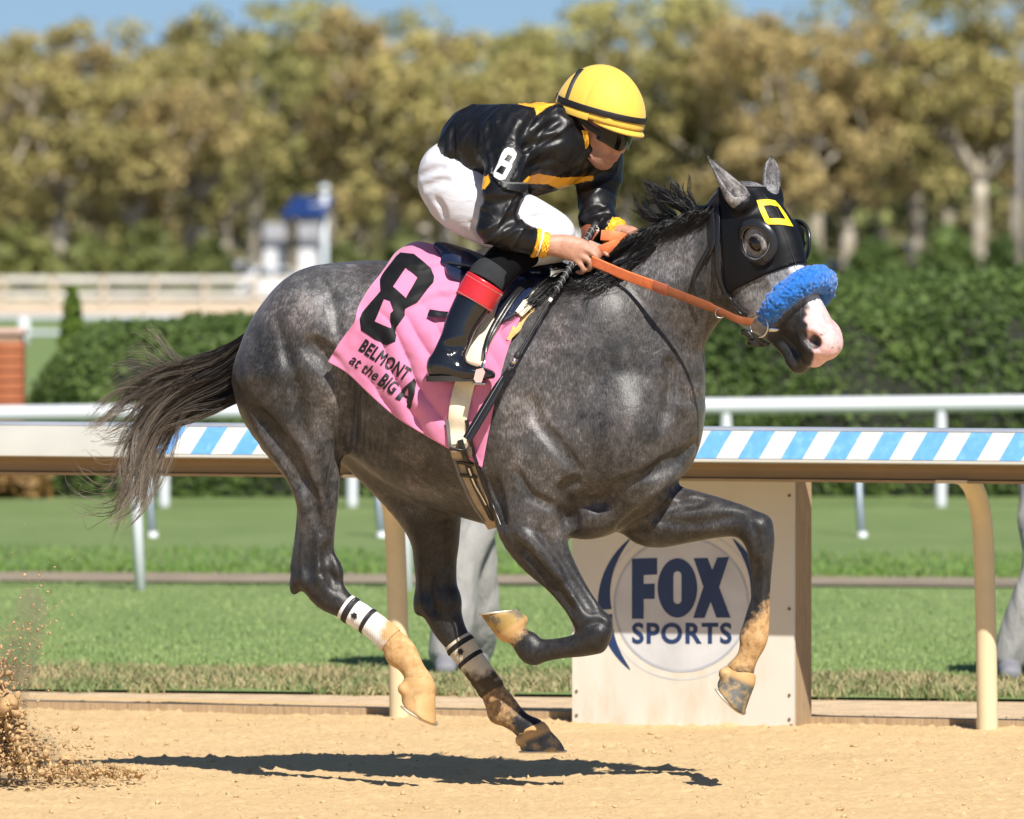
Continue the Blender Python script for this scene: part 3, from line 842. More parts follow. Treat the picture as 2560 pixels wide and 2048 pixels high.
# conical evergreen
yk = yrow(1180); r_ = np.random.default_rng(41); n = 2600; cb = P(181, 0, yk); zt = P(0, 720, yk)[2]; hh = r_.random(n) ** .7; zc = .05 + (zt - .05) * (1 - hh); an = r_.uniform(0, 6.28, n)
rd = (.015 + .115 * np.minimum(1, ((zt - zc) / .75)) ** .8) * (.75 + .3 * r_.random(n)); pos = np.stack([cb[0] + rd * np.cos(an), yk + rd * np.sin(an), zc], 1)
ct = empty('conical_evergreen', (cb[0], yk, 0), 'small cone-shaped yellow-green evergreen rising behind the rounded hedge', 'shrub')
leaf_cards('foliage', pos, np.stack([np.cos(an), np.sin(an), an * 0 + .4], 1), .05, [(.1, (.05, .09, .012)), (.5, (.12, .19, .03)), (.95, (.22, .29, .06))], 42, ct); mb = MB(); mb.tube([(cb[0], yk, 0), (cb[0], yk, zt * .8)], [.05, .02], 8); mb.build('trunk', TWIG, ct)
# ------------------------------------------------------------------ far rails and fence
yw = yrow(872); fr = empty('far_white_rail', G(600, 872), 'low white double rail far behind the rounded hedge', 'rail')
for a, b, r_ in ((794, 794, .070), (834, 834, .060)):
    mb = MB(); mb.tube([P(-500 if a < 800 else -500, a, yw), P(3200, b, yw)], r_, 10); mb.build('rail_tube', WPL, fr, True)
for px in list(range(-340, 3100, 400)):
    mb = MB(); mb.tube([G(px, 872), P(px, 796, yw)], .10, 10); mb.build('post', WPL, fr, True)
yf = yrow(786); fc = empty('board_fence', G(600, 786), 'long pale wooden three-board fence in front of the parked cars', 'fence')
TANW = plain('pale_fence_wood', (.48, .42, .33), .8, nscale=1.5, var=.1); BRDW = plain('whitewashed_board', (.64, .63, .60), .75, nscale=1.2, var=.1)
for a, b in ((692, 706), (730, 743), (758, 764)):
    for k in range(9):
        x0, x1 = -420 + k * 384, -420 + (k + 1) * 384 - 1.5
        p0, p1 = P(x0, b, yf), P(x1, a, yf); mb = MB(); mb.box((p0[0], yf - .04, p0[2]), (p1[0], yf + .04, p1[2]), .01); mb.build('board', BRDW, fc)
for px in range(-370, 3050, 126):
    p0 = P(px - 6, 788, yf); p1 = P(px + 6, 690, yf); mb = MB(); mb.box((p0[0], yf - .16, 0), (p1[0], yf - .045, p1[2]), .015); mb.build('post', TANW, fc)
# ------------------------------------------------------------------ parked cars
GLS = plain('car_glass', (.03, .04, .05), .08); TYRE = plain('tyre_rubber', (.02, .02, .02), .8); RIM = plain('wheel_rim', (.5, .5, .52), .3, metal=.9)
def car(px, y, col, label, suv):
    cx = P(px, 0, y)[0]; root = empty('parked_car', (cx, y, .0), label, 'car', 'cars parked behind the fence')
    pm = plain('car_paint', col, .25, var=.03, coat=.6); hgt = 1.72 if suv else 1.45; L = 4.5; W = .88
    low = [(-L/2, .35), (-L/2 + .05, .75), (-L/2 + .6, .92), (L/2 - 1.0, .95), (L/2 - .1, .78), (L/2, .5), (L/2 - .05, .3), (-L/2 + .1, .28)]
    mb = MB(); mb.prism(low, lambda u, v, w: (cx + u, y - W + w, v), 2 * W); fix_normals(mb.build('body', pm, root))
    cab = [(-L/2 + .25, .925), (-L/2 + .55, hgt - .06), (-L/2 + .9, hgt), (.35, hgt), (.65, hgt - .05), (1.25, .945)] if suv else [(-L/2 + .55, .925), (-L/2 + 1.15, hgt - .04), (-.6, hgt), (.25, hgt - .02), (1.15, .945)]
    mb = MB(); mb.prism(cab, lambda u, v, w: (cx + u, y - W * .88 + w, v), 1.76 * W); fix_normals(mb.build('cabin', pm, root))
    for (a, b) in (((-.95, -.05), (.0, .85)) if suv else ((-.85, -.1), (-.03, .72))):
        pass
    for x0, x1 in (((-1.65, -.75), (-.68, .15), (.22, .85)) if suv else ((-1.1, -.35), (-.28, .6))):
        z0, z1 = .99, hgt - .13
        mb = MB(); mb.prism([(x0, z0), (x0 + .12, z1), (x1 - .12, z1), (x1, z0)], lambda u, v, w: (cx + u, y - W * .88 - .004 - w, v), .006); fix_normals(mb.build('window', GLS, root))
    for wx in (-1.35, 1.4):
        for sy in (-1, 1):
            c = np.array([cx + wx, y + sy * (W - .08), .33]); mb = MB(); mb.tube([c + np.array([0, -.1, 0]), c + np.array([0, .1, 0])], .33, 18); w_ = mb.build('wheel', TYRE, root); mb = MB(); mb.tube([c + np.array([0, -.106, 0]), c + np.array([0, -.101, 0])], .2, 14); r = mb.build('rim', RIM, None); r.parent = w_; r.matrix_parent_inverse = Matrix.Translation(root.location).inverted() if False else Matrix.Identity(4); w_.matrix_parent_inverse = w_.matrix_parent_inverse
            r.matrix_parent_inverse = (Matrix.Translation(root.location) @ w_.matrix_parent_inverse).inverted() if False else Matrix.Identity(4)
    for hx, nm, cc in ((L/2 - .02, 'headlight', (.8, .8, .8)), (-L/2 + .02, 'tail_light', (.4, .02, .02))):
        for sy in (-1, 1):
            c = (cx + hx, y + sy * .62); mb = MB(); mb.box((c[0] - .05, c[1] - .14, .62), (c[0] + .05, c[1] + .14, .74), .01); mb.build(nm, plain(nm + '_lens', cc, .2), root)
    return root
yc_ = 375
CARS = [(330, (.70, .72, .75), 'silver parked car at the left end of the row behind the fence', 0), (450, (.16, .22, .34), 'blue parked car left of the lamp post', 1), (585, (.80, .81, .83), 'white parked car just left of the lamp post', 1), (700, (.62, .66, .72), 'pale grey parked car behind the lamp post', 0),
        (2020, (.14, .16, .20), 'dark parked car right behind the horse\'s nose', 0), (2110, (.82, .83, .85), 'bright white parked car right of the horse\'s face', 1), (2240, (.72, .74, .78), 'silver parked car above the middle of the tall hedge', 0), (2400, (.45, .48, .54), 'grey parked car above the right half of the hedge', 1), (2530, (.80, .82, .84), 'white parked car at the right edge beside the tall pole', 0)]
for px, col, lab, suv in CARS: car(px, yc_ + (px % 7) * .6, col, lab, suv)
# ------------------------------------------------------------------ lamp post with solar panel, poles
POLE = plain('pale_grey_pole', (.62, .66, .72), .4, nscale=2); yl_ = 190
lamp = empty('solar_lamp_post', (P(811, 0, yl_)[0], yl_, 0), 'pale grey lamp post with a tilted blue solar panel', 'lamp post')
mb = MB(); mb.tube([(P(811, 0, yl_)[0], yl_, -.1), (P(811, 0, yl_)[0], yl_, P(0, 475, yl_)[2])], .085, 14); mb.build('pole', POLE, lamp, True)
mb = MB(); mb.tube([P(811, 478, yl_), P(811, 462, yl_)], [.14, .10], 12); mb.build('lamp_cap', POLE, lamp, True)
pn = [P(700, 540, yl_ - .9), P(812, 542, yl_ - .9), P(838, 488, yl_ + .5), P(735, 490, yl_ + .5)]
mb = MB(); mb.add(pn + [p + np.array([0, .02, -.06]) for p in pn], [(0, 1, 2, 3), (7, 6, 5, 4), (0, 4, 5, 1), (1, 5, 6, 2), (2, 6, 7, 3), (3, 7, 4, 0)]); fix_normals(mb.build('solar_panel', plain('blue_solar_glass', (.015, .035, .13), .25), lamp))
mb = MB(); mb.tube([P(811, 512, yl_), P(775, 518, yl_ - .2)], .05, 8); mb.build('panel_arm', POLE, lamp)
def pole(px, ptop, y, r, label, mat, name='tall_pole'):
    x = P(px, 0, y)[0]; root = empty(name, (x, y, 0), label, 'pole'); zt = P(0, ptop, y)[2]
    mb = MB(); mb.tube([(x, y, -.1), (x, y, zt)], [r, r * .8], 12); mb.build('shaft', mat, root, True)
    mb = MB(); mb.tube([(x, y, -.1), (x, y, .5)], [r * 1.7, r * 1.4], 12); mb.build('base_collar', mat, root, True); return root, zt, x
pole(2549, 215, 260, .12, 'tall grey pole at the right edge in front of the trees', plain('weathered_pole', (.22, .21, .20), .7))
# ------------------------------------------------------------------ white houses behind the trees
HWALL = plain('white_siding', (.78, .78, .78), .7, nscale=.6, var=.05); HROOF = plain('grey_shingle', (.30, .30, .31), .85, nscale=2); HWIN = plain('house_window', (.08, .10, .13), .15)
def house(px0, px1, peave, pridge, y, label):
    a, b = P(px0, 0, y)[0], P(px1, 0, y)[0]; ze, zr = P(0, peave, y)[2], P(0, pridge, y)[2]; D = 7
    root = empty('house', ((a + b) / 2, y, 0), label, 'house', 'white houses behind the trees')
    mb = MB(); mb.box((a, y, 0), (b, y + D, ze)); mb.build('wall', HWALL, root)
    mb = MB(); mb.prism([(y - .4, ze), (y + D / 2, zr), (y + D + .4, ze), (y + D + .4, ze - .15), (y - .4, ze - .15)], lambda u, v, w: (a - .3 + w, u, v + .16), b - a + .6); fix_normals(mb.build('roof', HROOF, root))
    for zf in (1.2, 3.9):
        if zf + 1.4 > ze: continue
        nwin = int((b - a) / 2.6)
        for k in range(nwin):
            c = a + (b - a) * (k + .5) / nwin; mb = MB(); mb.box((c - .45, y - .05, zf), (c + .45, y - .004, zf + 1.3)); w = mb.build('window', HWIN, root)
            mb = MB(); mb.box((c - .55, y - .12, zf - .12), (c + .55, y - .055, zf - .02)); s_ = mb.build('sill', HWALL, None); s_.parent = w; s_.matrix_parent_inverse = Matrix.Identity(4)
house(640, 790, 602, 565, 450, 'low white house directly behind the solar lamp')
house(1320, 1500, 470, 430, 460, 'white house hidden behind the jockey')
# ------------------------------------------------------------------ trees
BARK = NT('plane_tree_bark'); q = BARK.noise(1.6, 4, .6); BARK.set(col=BARK.ramp(q, [(.35, (.20, .16, .11)), (.5, (.40, .35, .26)), (.7, (.60, .55, .45))]), rough=.85); BARKM = BARK.m
AUT = [[(.05, (.16, .145, .058)), (.35, (.31, .27, .100)), (.65, (.47, .405, .150)), (.95, (.62, .53, .21))],
       [(.05, (.14, .145, .058)), (.35, (.27, .265, .095)), (.65, (.42, .39, .140)), (.95, (.58, .52, .20))],
       [(.05, (.18, .145, .065)), (.35, (.33, .26, .110)), (.65, (.48, .37, .160)), (.95, (.61, .49, .21))],
       [(.05, (.09, .115, .050)), (.35, (.18, .22, .080)), (.65, (.29, .32, .11)), (.95, (.45, .46, .17))]]
def tree(name, px, ptop, y, spread, seed, pal, label, n=1500, low=.30, leaf=.36, trunk_r=.36, lean=0.0):
    r = np.random.default_rng(seed); x = P(px, 0, y)[0]; H_ = P(0, ptop, y)[2]
    root = empty(name, (x, y, 0), label, 'tree', 'autumn trees beyond the far track')
    mb = MB(); fork = H_ * r.uniform(.26, .36); top = np.array([x + lean, y, fork])
    mb.tube(catmull([(x, y, -.2), (x + lean * .4, y, fork * .5), top], 5), list(np.linspace(trunk_r * 1.15, trunk_r * .8, 11)), 9)
    tips = []
    for k in range(6):
        an = k * 1.05 + r.uniform(-.4, .4); rd = spread * r.uniform(.45, .8)
        e = top + np.array([rd * math.cos(an), rd * .8 * math.sin(an), (H_ - fork) * r.uniform(.35, .75)])
        mid = top + (e - top) * .5 + np.array([r.normal(0, .4), 0, r.uniform(-.6, .3)])
        mb.tube(catmull([top, mid, e], 5), list(np.linspace(trunk_r * .62, trunk_r * .12, 11)), 7); tips += [mid, e]
        for j in range(2):
            e2 = mid + r.normal(0, 1, 3) * spread * .35 + np.array([0, 0, spread * .25]); mb.tube([mid, (mid + e2) / 2 + r.normal(0, .15, 3), e2], [trunk_r * .3, trunk_r * .2, trunk_r * .06], 6); tips.append(e2)
    mb.build('trunk', BARKM, root, True)
    # clumps of leaves through the crown
    nc = 30; cz = r.uniform(low, .93, nc); u = (cz - low) / (1 - low); prof = np.sqrt(np.clip(1 - (2 * u - .85) ** 2 / 1.5, .12, 1)); an = r.uniform(0, 6.28, nc); rd = np.sqrt(r.random(nc)) * spread * prof
    cen = np.stack([x + lean + rd * np.cos(an), y + rd * .7 * np.sin(an), cz * H_], 1); cen = np.vstack([cen, np.array(tips) + r.normal(0, .3, (len(tips), 3))])
    cen[:, 2] = np.minimum(cen[:, 2], H_ * .94)
    cs = r.uniform(.6, 1.35, len(cen)) * spread / 4.6; ci = r.integers(0, len(cen), n)
    d = r.normal(size=(n, 3)); d /= np.linalg.norm(d, axis=1, keepdims=True); pos = cen[ci] + d * (cs[ci] * r.random(n) ** .4)[:, None] * np.array([1.1, 1, .75])
    leaf_cards('crown', pos, d + np.array([0, -.2, .5]), leaf, AUT[pal], seed, root, jitter=.6, aspect=.75, rough=.75); return root
TREES = [(-60, 95, 372, 5.2, 2, 'at the left edge of the row'), (150, 70, 360, 4.8, 0, 'with a pale forked trunk, second from the left edge'), (330, 100, 366, 4.4, 2, 'third from the left edge'), (480, 45, 372, 4.8, 0, 'left of the solar lamp with twin pale trunks'), (640, 5, 380, 5.0, 1, 'tall one above the solar lamp'), (820, 0, 384, 5.2, 1, 'tallest, just right of the solar lamp'),
         (980, 35, 372, 4.6, 2, 'right of the lamp beside the jockey\'s back'), (1120, 70, 366, 4.2, 0, 'directly behind the jockey\'s back'), (1290, 55, 372, 4.6, 1, 'behind the jockey\'s shoulders'), (1470, -5, 380, 5.0, 0, 'behind the yellow helmet'), (1640, -25, 376, 4.8, 1, 'between helmet and horse\'s ears'), (1800, 15, 372, 4.4, 0, 'above the horse\'s mane'),
         (1960, 10, 366, 4.6, 2, 'above the horse\'s ears'), (2120, -20, 372, 4.6, 2, 'right of the horse\'s ears'), (2290, -70, 376, 5.2, 1, 'tall one in the right half'), (2450, -90, 370, 5.0, 0, 'left of the tall pole'), (2620, -80, 376, 5.2, 2, 'at the right edge behind the pole')]
for k, (px, pt, y, sp_, pal, lab) in enumerate(TREES):
    tree('autumn_tree', px, pt - 45, y, sp_, 100 + k, pal, 'olive-gold autumn tree ' + lab, n=5000, leaf=.17)
GAPS = ['at the far left edge', 'above the cone-shaped evergreen', 'far left of the lamp', 'just left of the lamp', 'straight behind the lamp mast', 'just right of the lamp', 'left of the jockey', 'behind the jockey\'s hips', 'behind the jockey\'s neck', 'behind the yellow helmet\'s crown', 'right of the helmet', 'above the mane tuft', 'above the far ear', 'right of both ears', 'halfway between ears and tall pole', 'behind the tall pole']
BACK = [(40, 120, 0), (240, 130, 1), (410, 95, 2), (560, 80, 1), (730, 60, 0), (900, 85, 2), (1060, 100, 1), (1210, 110, 0), (1390, 60, 1), (1560, 40, 0), (1720, 60, 3), (1880, 55, 0), (2040, 40, 3), (2200, 30, 1), (2370, 20, 3), (2540, 10, 0)]
for k, (px, pt, pal) in enumerate(BACK):
    tree('background_tree', px, pt - 10, 412 + (k % 3) * 6, 5.0, 300 + k, pal, 'second-row tree filling the gap ' + GAPS[k], n=1500, low=.25, leaf=.28)
# bright green shrubs below the crowns
GR = [(.05, (.06, .08, .028)), (.35, (.12, .145, .045)), (.65, (.19, .215, .065)), (.95, (.30, .31, .10))]
for k, (px, pt, w_, y) in enumerate([(40, 560, 4.0, 350), (230, 590, 3.4, 352), (370, 560, 3.6, 350), (520, 600, 2.6, 352), (870, 610, 2.8, 350), (1010, 580, 2.6, 352), (1760, 560, 3, 354), (1980, 560, 3.2, 352), (2190, 600, 3.0, 350), (2370, 570, 3.0, 352), (2520, 590, 3.0, 354)]):
    r = np.random.default_rng(500 + k); x = P(px, 0, y)[0]; H_ = P(0, pt, y)[2]; n = 700; d = r.normal(size=(n, 3)); d /= np.linalg.norm(d, axis=1, keepdims=True); d[:, 2] = np.abs(d[:, 2])
    pos = np.array([x, y, .1]) + d * np.array([w_ * .5, 1.2, H_]) * (r.random((n, 1)) ** .35)
    root = empty('green_shrub', (x, y, 0), ['bright green shrub at the far left below the trees', 'green shrub second from the left below the trees', 'green shrub third from the left below the trees', 'low green shrub left of the lamp post', 'small green shrub right of the lamp post', 'green shrub behind the saddle below the trees', 'dark shrub behind the horse\'s mane', 'dark shrub behind the horse\'s forehead', 'green shrub right of the horse\'s nose', 'green shrub above the middle of the tall hedge', 'green shrub beside the tall pole'][k], 'shrub', 'shrubs under the trees')
    leaf_cards('foliage', pos, d, .30, GR if k < 6 else HEDGEC, 520 + k, root); mb = MB(); mb.tube([(x, y, 0), (x, y, H_ * .6)], [.12, .04], 7); mb.build('stem', TWIG, root)

r = np.random.default_rng(900); n = 9000; px_ = np.r_[r.uniform(-500, 3100, n), r.uniform(-3800, -300, 9000), r.uniform(2900, 6400, 9000)]; n = len(px_); tp = np.where((px_ > -250) & (px_ < 2850), 300, 40) + 110 * vnoise(np.stack([px_ / 160, px_ * 0, px_ * 0], 1), 1); py_ = tp + (760 - tp) * r.random(n) ** .8
pos = np.array([P(a, b, 478 + 8 * c) for a, b, c in zip(px_, py_, r.random(n))])
dw = leaf_cards('distant_wood', pos, np.tile([0, -1, .5], (n, 1)), .75, [(.05, (.12, .12, .055)), (.4, (.20, .185, .085)), (.7, (.30, .26, .12)), (.95, (.40, .34, .16))], 901, None)
tag(dw, 'distant mass of dull olive woodland behind the tree rows', 'wood', kind='stuff')
# ------------------------------------------------------------------ two bystanders behind the rail
GTR = NT('grey_trousers'); q = GTR.noise(6, 3, .5, GTR.mapping(GTR.obj(), (1.6, 1, .7)), 1.2); GTR.set(col=GTR.ramp(GTR.noise(9, 3), [(.3, (.27, .26, .25)), (.7, (.36, .35, .335))]), rough=.85, normal=GTR.bump(q, .6, .03)); GTRM = GTR.m
SHIRT = plain('dark_jacket', (.05, .055, .07), .8, bump=.3, bscale=12, bdist=.02); SHOE1 = plain('grey_trainer', (.20, .20, .22), .7)
PSK = plain('bystander_skin', (.52, .31, .22), .5); HAIRM = plain('dark_hair', (.025, .018, .012), .7)
def person(hip, footL, footR, lean, head_h, label, seed, hand_px=None, bend=.0):
    hip = np.asarray(hip, float); up = unit(np.array(lean, float)); sh = hip + up * .50; neck = hip + up * .58; hd = hip + up * .74 + np.array([0, -.03, 0])
    lo = np.minimum.reduce([footL, footR, hd, hip]) - .5; hi = np.maximum.reduce([footL, footR, hd, hip]) + .5
    def limbs(F, r0, r1, sgn, foot):
        kn = (hip + foot) / 2 + np.array([.0, -.06 - bend, .02]); F.loft([(hip + np.array([sgn * .09, 0, -.02]), r0, r0), (kn * .5 + (hip + np.array([sgn * .09, 0, 0])) * .5, r0 * .86, r0 * .86), (kn, r0 * .66, r0 * .66), ((kn + foot) / 2, r1, r1), (foot + np.array([0, 0, .09]), r1 * .8, r1 * .8)], k=.03)
    B = Field(lo, hi, .011)
    for sgn, ft in ((-1, footL), (1, footR)): limbs(B, .075, .045, sgn, np.asarray(ft))
    B.loft([(hip, .10, .13), (hip + up * .25, .09, .13), (sh, .09, .17), (neck, .055, .06), (neck + up * .05, .05, .05)], k=.04, L=(1, 0, 0))
    B.ell(hd, (.078, .098, .118), k=.03); B.ell(hd + np.array([0, -.07, -.06]), (.045, .04, .05), k=.03); B.ell(hd + np.array([0, -.105, -.02]), (.015, .022, .025), k=.02)
    for sgn in (-1, 1):
        s0 = sh + np.array([sgn * .20, 0, -.02]); el = s0 + np.array([sgn * .06, -.04, -.28]); ha = el + np.array([-sgn * .04, -.20, -.10]) if hand_px is None or sgn > 0 else np.asarray(hand_px, float)
        B.loft([(s0, .05, .05), (el, .038, .038), (ha, .028, .028)], k=.03)
        fd = unit(ha - el)
        B.ell(ha + fd * .05, (.035, .045, .03), k=.02)
        for q_ in range(4): c = ha + fd * .07 + np.array([(q_ - 1.5) * .018, 0, 0]); B.loft([(c, .010, .010), (c + fd * .05 + np.array([0, 0, -.015]), .009, .009), (c + fd * .06 + np.array([0, 0, -.045]), .008, .008)], k=.005)
        B.loft([(ha + fd * .03 + np.array([-sgn * .03, 0, 0]), .011, .011), (ha + fd * .08 + np.array([-sgn * .05, 0, .01]), .009, .009)], k=.008)
    o = B.obj('person', PSK, None, relax=2); tag(o, label, 'person', 'bystanders behind the rail')
    Tf = Field(lo, hi, .011)
    Tf.loft([(hip + np.array([0, 0, .10]), .135, .175), (hip + np.array([0, 0, -.06]), .14, .19)], L=(1, 0, 0), k=.03)
    for sgn, ft in ((-1, footL), (1, footR)): limbs(Tf, .100, .085, sgn, np.asarray(ft))
    Tf.smooth(1); v, f = Tf.mesh(); nrm = Tf.grad(v); v = v + nrm * ((np.abs(fbm(v @ np.array([[.9, 0, .4], [0, 1, 0], [-.4, 0, .9]]) * np.array([1, 1, .35]), 11, 2, seed) - .5)) * .035)[:, None]
    tr_ = mesh_obj('trousers', v, f, GTRM, o, smooth=True)
    J = Field(lo, hi, .012); J.loft([(hip + up * .02, .135, .18), (hip + up * .25, .13, .18), (sh, .125, .215), (sh + up * .05, .08, .12)], L=(1, 0, 0), k=.04)
    for sgn in (-1, 1):
        s0 = sh + np.array([sgn * .20, 0, -.02]); el = s0 + np.array([sgn * .06, -.04, -.28]); J.loft([(s0, .075, .075), (el, .055, .055), (el + np.array([-sgn * .02, -.08, -.04]), .05, .05)], k=.04)
    J.obj('jacket', SHIRT, o, relax=2)
    Hh = Field(hd - .2, hd + .2, .008); Hh.ell(hd + np.array([0, .02, .035]), (.088, .10, .10), k=.02); Hh.ell(hd + np.array([0, -.10, -.05]), (.085, .075, .105), k=.02, op='sub'); Hh.obj('hair', HAIRM, o, relax=2)
    for ft in (footL, footR):
        ft = np.asarray(ft, float); Sf = Field(ft + np.array([-.12, -.28, -.05]), ft + np.array([.12, .15, .16]), .007)
        Sf.loft([(ft + np.array([0, .06, .045]), .045, .045), (ft + np.array([0, -.06, .045]), .045, .048), (ft + np.array([0, -.18, .032]), .032, .042)], L=(1, 0, 0), k=.02); Sf.ell(ft + np.array([0, .02, .09]), (.05, .055, .06), k=.03); half_low = Sf
        Sf.obj('shoe', SHOE1, o, relax=2)
    return o
fa = G(1115, 1688, .03); person((P(1205, 1175, fa[1])[0], fa[1] + .15, .92), fa + np.array([.13, .34, 0]), fa, (.02, .1, 1), 1.7, 'person in grey trousers standing on the lawn, glimpsed between the horse\'s legs', 3)
fb = G(2522, 1700, .03); person((P(2668, 1150, fb[1])[0], fb[1] + .1, .90), fb, fb + np.array([.42, .15, 0]), (.5, .0, 1), 1.7, 'person in grey trousers standing at the right edge behind the rail post', 5)
# ------------------------------------------------------------------ dirt thrown up by the hooves
r = np.random.default_rng(77)
def cloud(n, cx, cy, sx_, sy_, y, sy3, rr, sk=0.0):
    a = r.normal(0, 1, (n, 2)); pos = np.array([P(cx + p[0] * sx_ + p[1] * sk, cy + p[1] * sy_, y + r.normal(0, sy3)) for p in a]); return pos, r.exponential(rr, n).clip(rr * .4, rr * 5)
sets = [cloud(900, 5, 1800, 34, 48, .2, .12, .0036, 25), cloud(1100, 35, 1885, 50, 30, .2, .15, .0036), cloud(400, 0, 1715, 24, 45, .2, .12, .0026), cloud(1900, 205, 1930, 80, 9, .1, .12, .0022), cloud(900, 65, 1600, 40, 80, .2, .15, .0011, -20), cloud(1500, 120, 1900, 90, 45, .2, .2, .0013), cloud(60, 2, 1775, 22, 36, .15, .08, .009, 20), cloud(60, 28, 1850, 30, 26, .15, .08, .008), cloud(2500, 60, 1680, 50, 110, .2, .2, .0006, -10)]
ps = np.vstack([a for a, b in sets]); rs = np.concatenate([b for a, b in sets]); k = ps[:, 2] > .01
DIRT = plain('flying_dirt_material', (.46, .30, .145), .95, nscale=30, var=.35)
lumps('flying_dirt', ps[k], rs[k], DIRT, 6, 1.0, 'spray of sand and clods kicked up behind the horse at the left edge', 'dirt')

DC = Field(P(-140, 1990, .2) * np.array([1, 0, 1]) + np.array([-.05, -.12, .02]), P(330, 1450, .2) * np.array([1, 0, 1]) + np.array([.1, .6, .05]), .02)
for (a, b, ra, rb) in ((30, 1640, 70, 90), (75, 1540, 45, 75), (0, 1760, 80, 80), (40, 1870, 110, 60), (200, 1925, 110, 22)):
    DC.ell(P(a, b, .22), (ra / 760.0, .16, rb / 760.0), k=.05)
t = NT('dust'); t.n.remove(t.b); pv = t.new('ShaderNodeVolumePrincipled'); t.link(pv.outputs[0], t.n['Material Output'].inputs['Volume']); pv.inputs['Color'].default_value = (.86, .68, .46, 1); pv.inputs['Anisotropy'].default_value = .2
dn = t.math('MULTIPLY', t.ramp(t.noise(7, 5, .65), [(.40, 0), (.70, 1)]), 6.0); t.link(dn, pv.inputs['Density'])
dc = DC.obj('dust_cloud', t.m, None, relax=4); tag(dc, 'faint tan dust hanging in the air behind the horse at the left edge', 'dust', kind='stuff')
# ------------------------------------------------------------------ the horse
S = 760.0                                   # photo pixels per metre at the horse
YAW = 0.364                                 # tangent of the angle at which it runs towards the camera
def yc(px): return -YAW * (px - 1270) / S
HL = unit((0.342, 0.94, 0))                 # the horse's left (far side)
def H(px, py, off=0.0): return P(px, py, yc(px) + off)
def m(px): return px / S

HZ = Field((-1.02, -0.98, 0.02), (1.24, 0.72, 2.10), 0.0066)
# trunk: px, top, bottom, half width
TR = [(715, 742, 985, .13), (785, 674, 1030, .225), (865, 650, 1070, .275), (960, 645, 1135, .285), (1060, 655, 1222, .305), (1160, 668, 1280, .315),
      (1260, 682, 1314, .31), (1360, 692, 1338, .285), (1450, 700, 1345, .255), (1540, 730, 1325, .225), (1620, 820, 1265, .17)]
HZ.loft([(H(x, (t + b) / 2), m((b - t) / 2), w) for x, t, b, w in TR], L=HL, k=.02, sub=4)
# neck: top pixel, bottom pixel, lateral half width, depth offset
NK = [((1395, 705), (1688, 1105), .20, 0), ((1480, 648), (1708, 965), .15, -.005), ((1580, 590), (1732, 882), .115, -.015), ((1690, 545), (1785, 806), .095, -.03), ((1790, 505), (1880, 740), .085, -.05)]
HZ.loft([(H((a[0]+b[0])/2, (a[1]+b[1])/2, o), m(math.dist(a, b) / 2), w) for a, b, w, o in NK], L=HL, k=.07, sub=4)
# croup, haunches, thighs
HZ.ell(H(785, 862, -.12), (m(140), .15, m(190)), k=.06, ang=-8, L=HL)
HZ.ell(H(790, 862, .12), (m(140), .15, m(190)), k=.06, ang=-8, L=HL)
HZ.ell(H(690, 935, -.09), (m(104), .13, m(165)), k=.05, ang=-4, L=HL)
HZ.ell(H(700, 930, .10), (m(98), .13, m(160)), k=.05, ang=-4, L=HL)
# hind leg, near
HN = [((728, 940), 146, .165), ((742, 1050), 119, .14), ((775, 1150), 79, .105), ((792, 1240), 55, .08), ((792, 1320), 46, .062), ((788, 1385), 50, .056), ((797, 1440), 64, .056)]
HZ.loft([(H(*c, -.135), m(a), b) for c, a, b in HN], L=HL, k=.05)
HN2 = [((797, 1435), 60, .055), ((822, 1484), 46, .047), ((868, 1520), 31, .036), ((925, 1557), 29, .031), ((972, 1596), 32, .032), ((1004, 1630), 38, .037), ((1034, 1676), 30, .031), ((1047, 1706), 38, .041)]
HZ.loft([(H(*c, -.135), m(a), b) for c, a, b in HN2], L=HL, k=.02)
HZ.ell(H(742, 1448, -.135), (m(17), .026, m(42)), k=.02, ang=-12)           # point of hock
HZ.loft([(H(770, 1210, -.135), .012, .012), (H(752, 1290, -.135), .012, .012), (H(745, 1350, -.135), .013, .013), (H(738, 1420, -.135), .017, .018)], k=.02)   # Achilles tendon
HZ.ell(H(985, 1645, -.135), (m(22), .03, m(18)), k=.02, ang=-45)            # ergot
# hind leg, far
HF = [((930, 1050), 135, .14), ((1015, 1165), 112, .125), ((1070, 1270), 84, .10), ((1087, 1345), 64, .075), ((1088, 1400), 56, .06), ((1091, 1460), 53, .055), ((1098, 1510), 56, .053)]
HZ.loft([(H(*c, .12), m(a), b) for c, a, b in HF], L=HL, k=.05)
HF2 = [((1098, 1505), 55, .053), ((1119, 1562), 43, .045), ((1146, 1606), 35, .036), ((1180, 1654), 31, .032), ((1226, 1720), 31, .032), ((1257, 1770), 39, .037), ((1298, 1806), 30, .031), ((1330, 1830), 38, .042)]
HZ.loft([(H(*c, .12), m(a), b) for c, a, b in HF2], L=HL, k=.02)
HZ.ell(H(1050, 1500, .12), (m(16), .026, m(40)), k=.02, ang=-8)
HZ.ell(H(1240, 1790, .12), (m(20), .03, m(18)), k=.02, ang=-45)
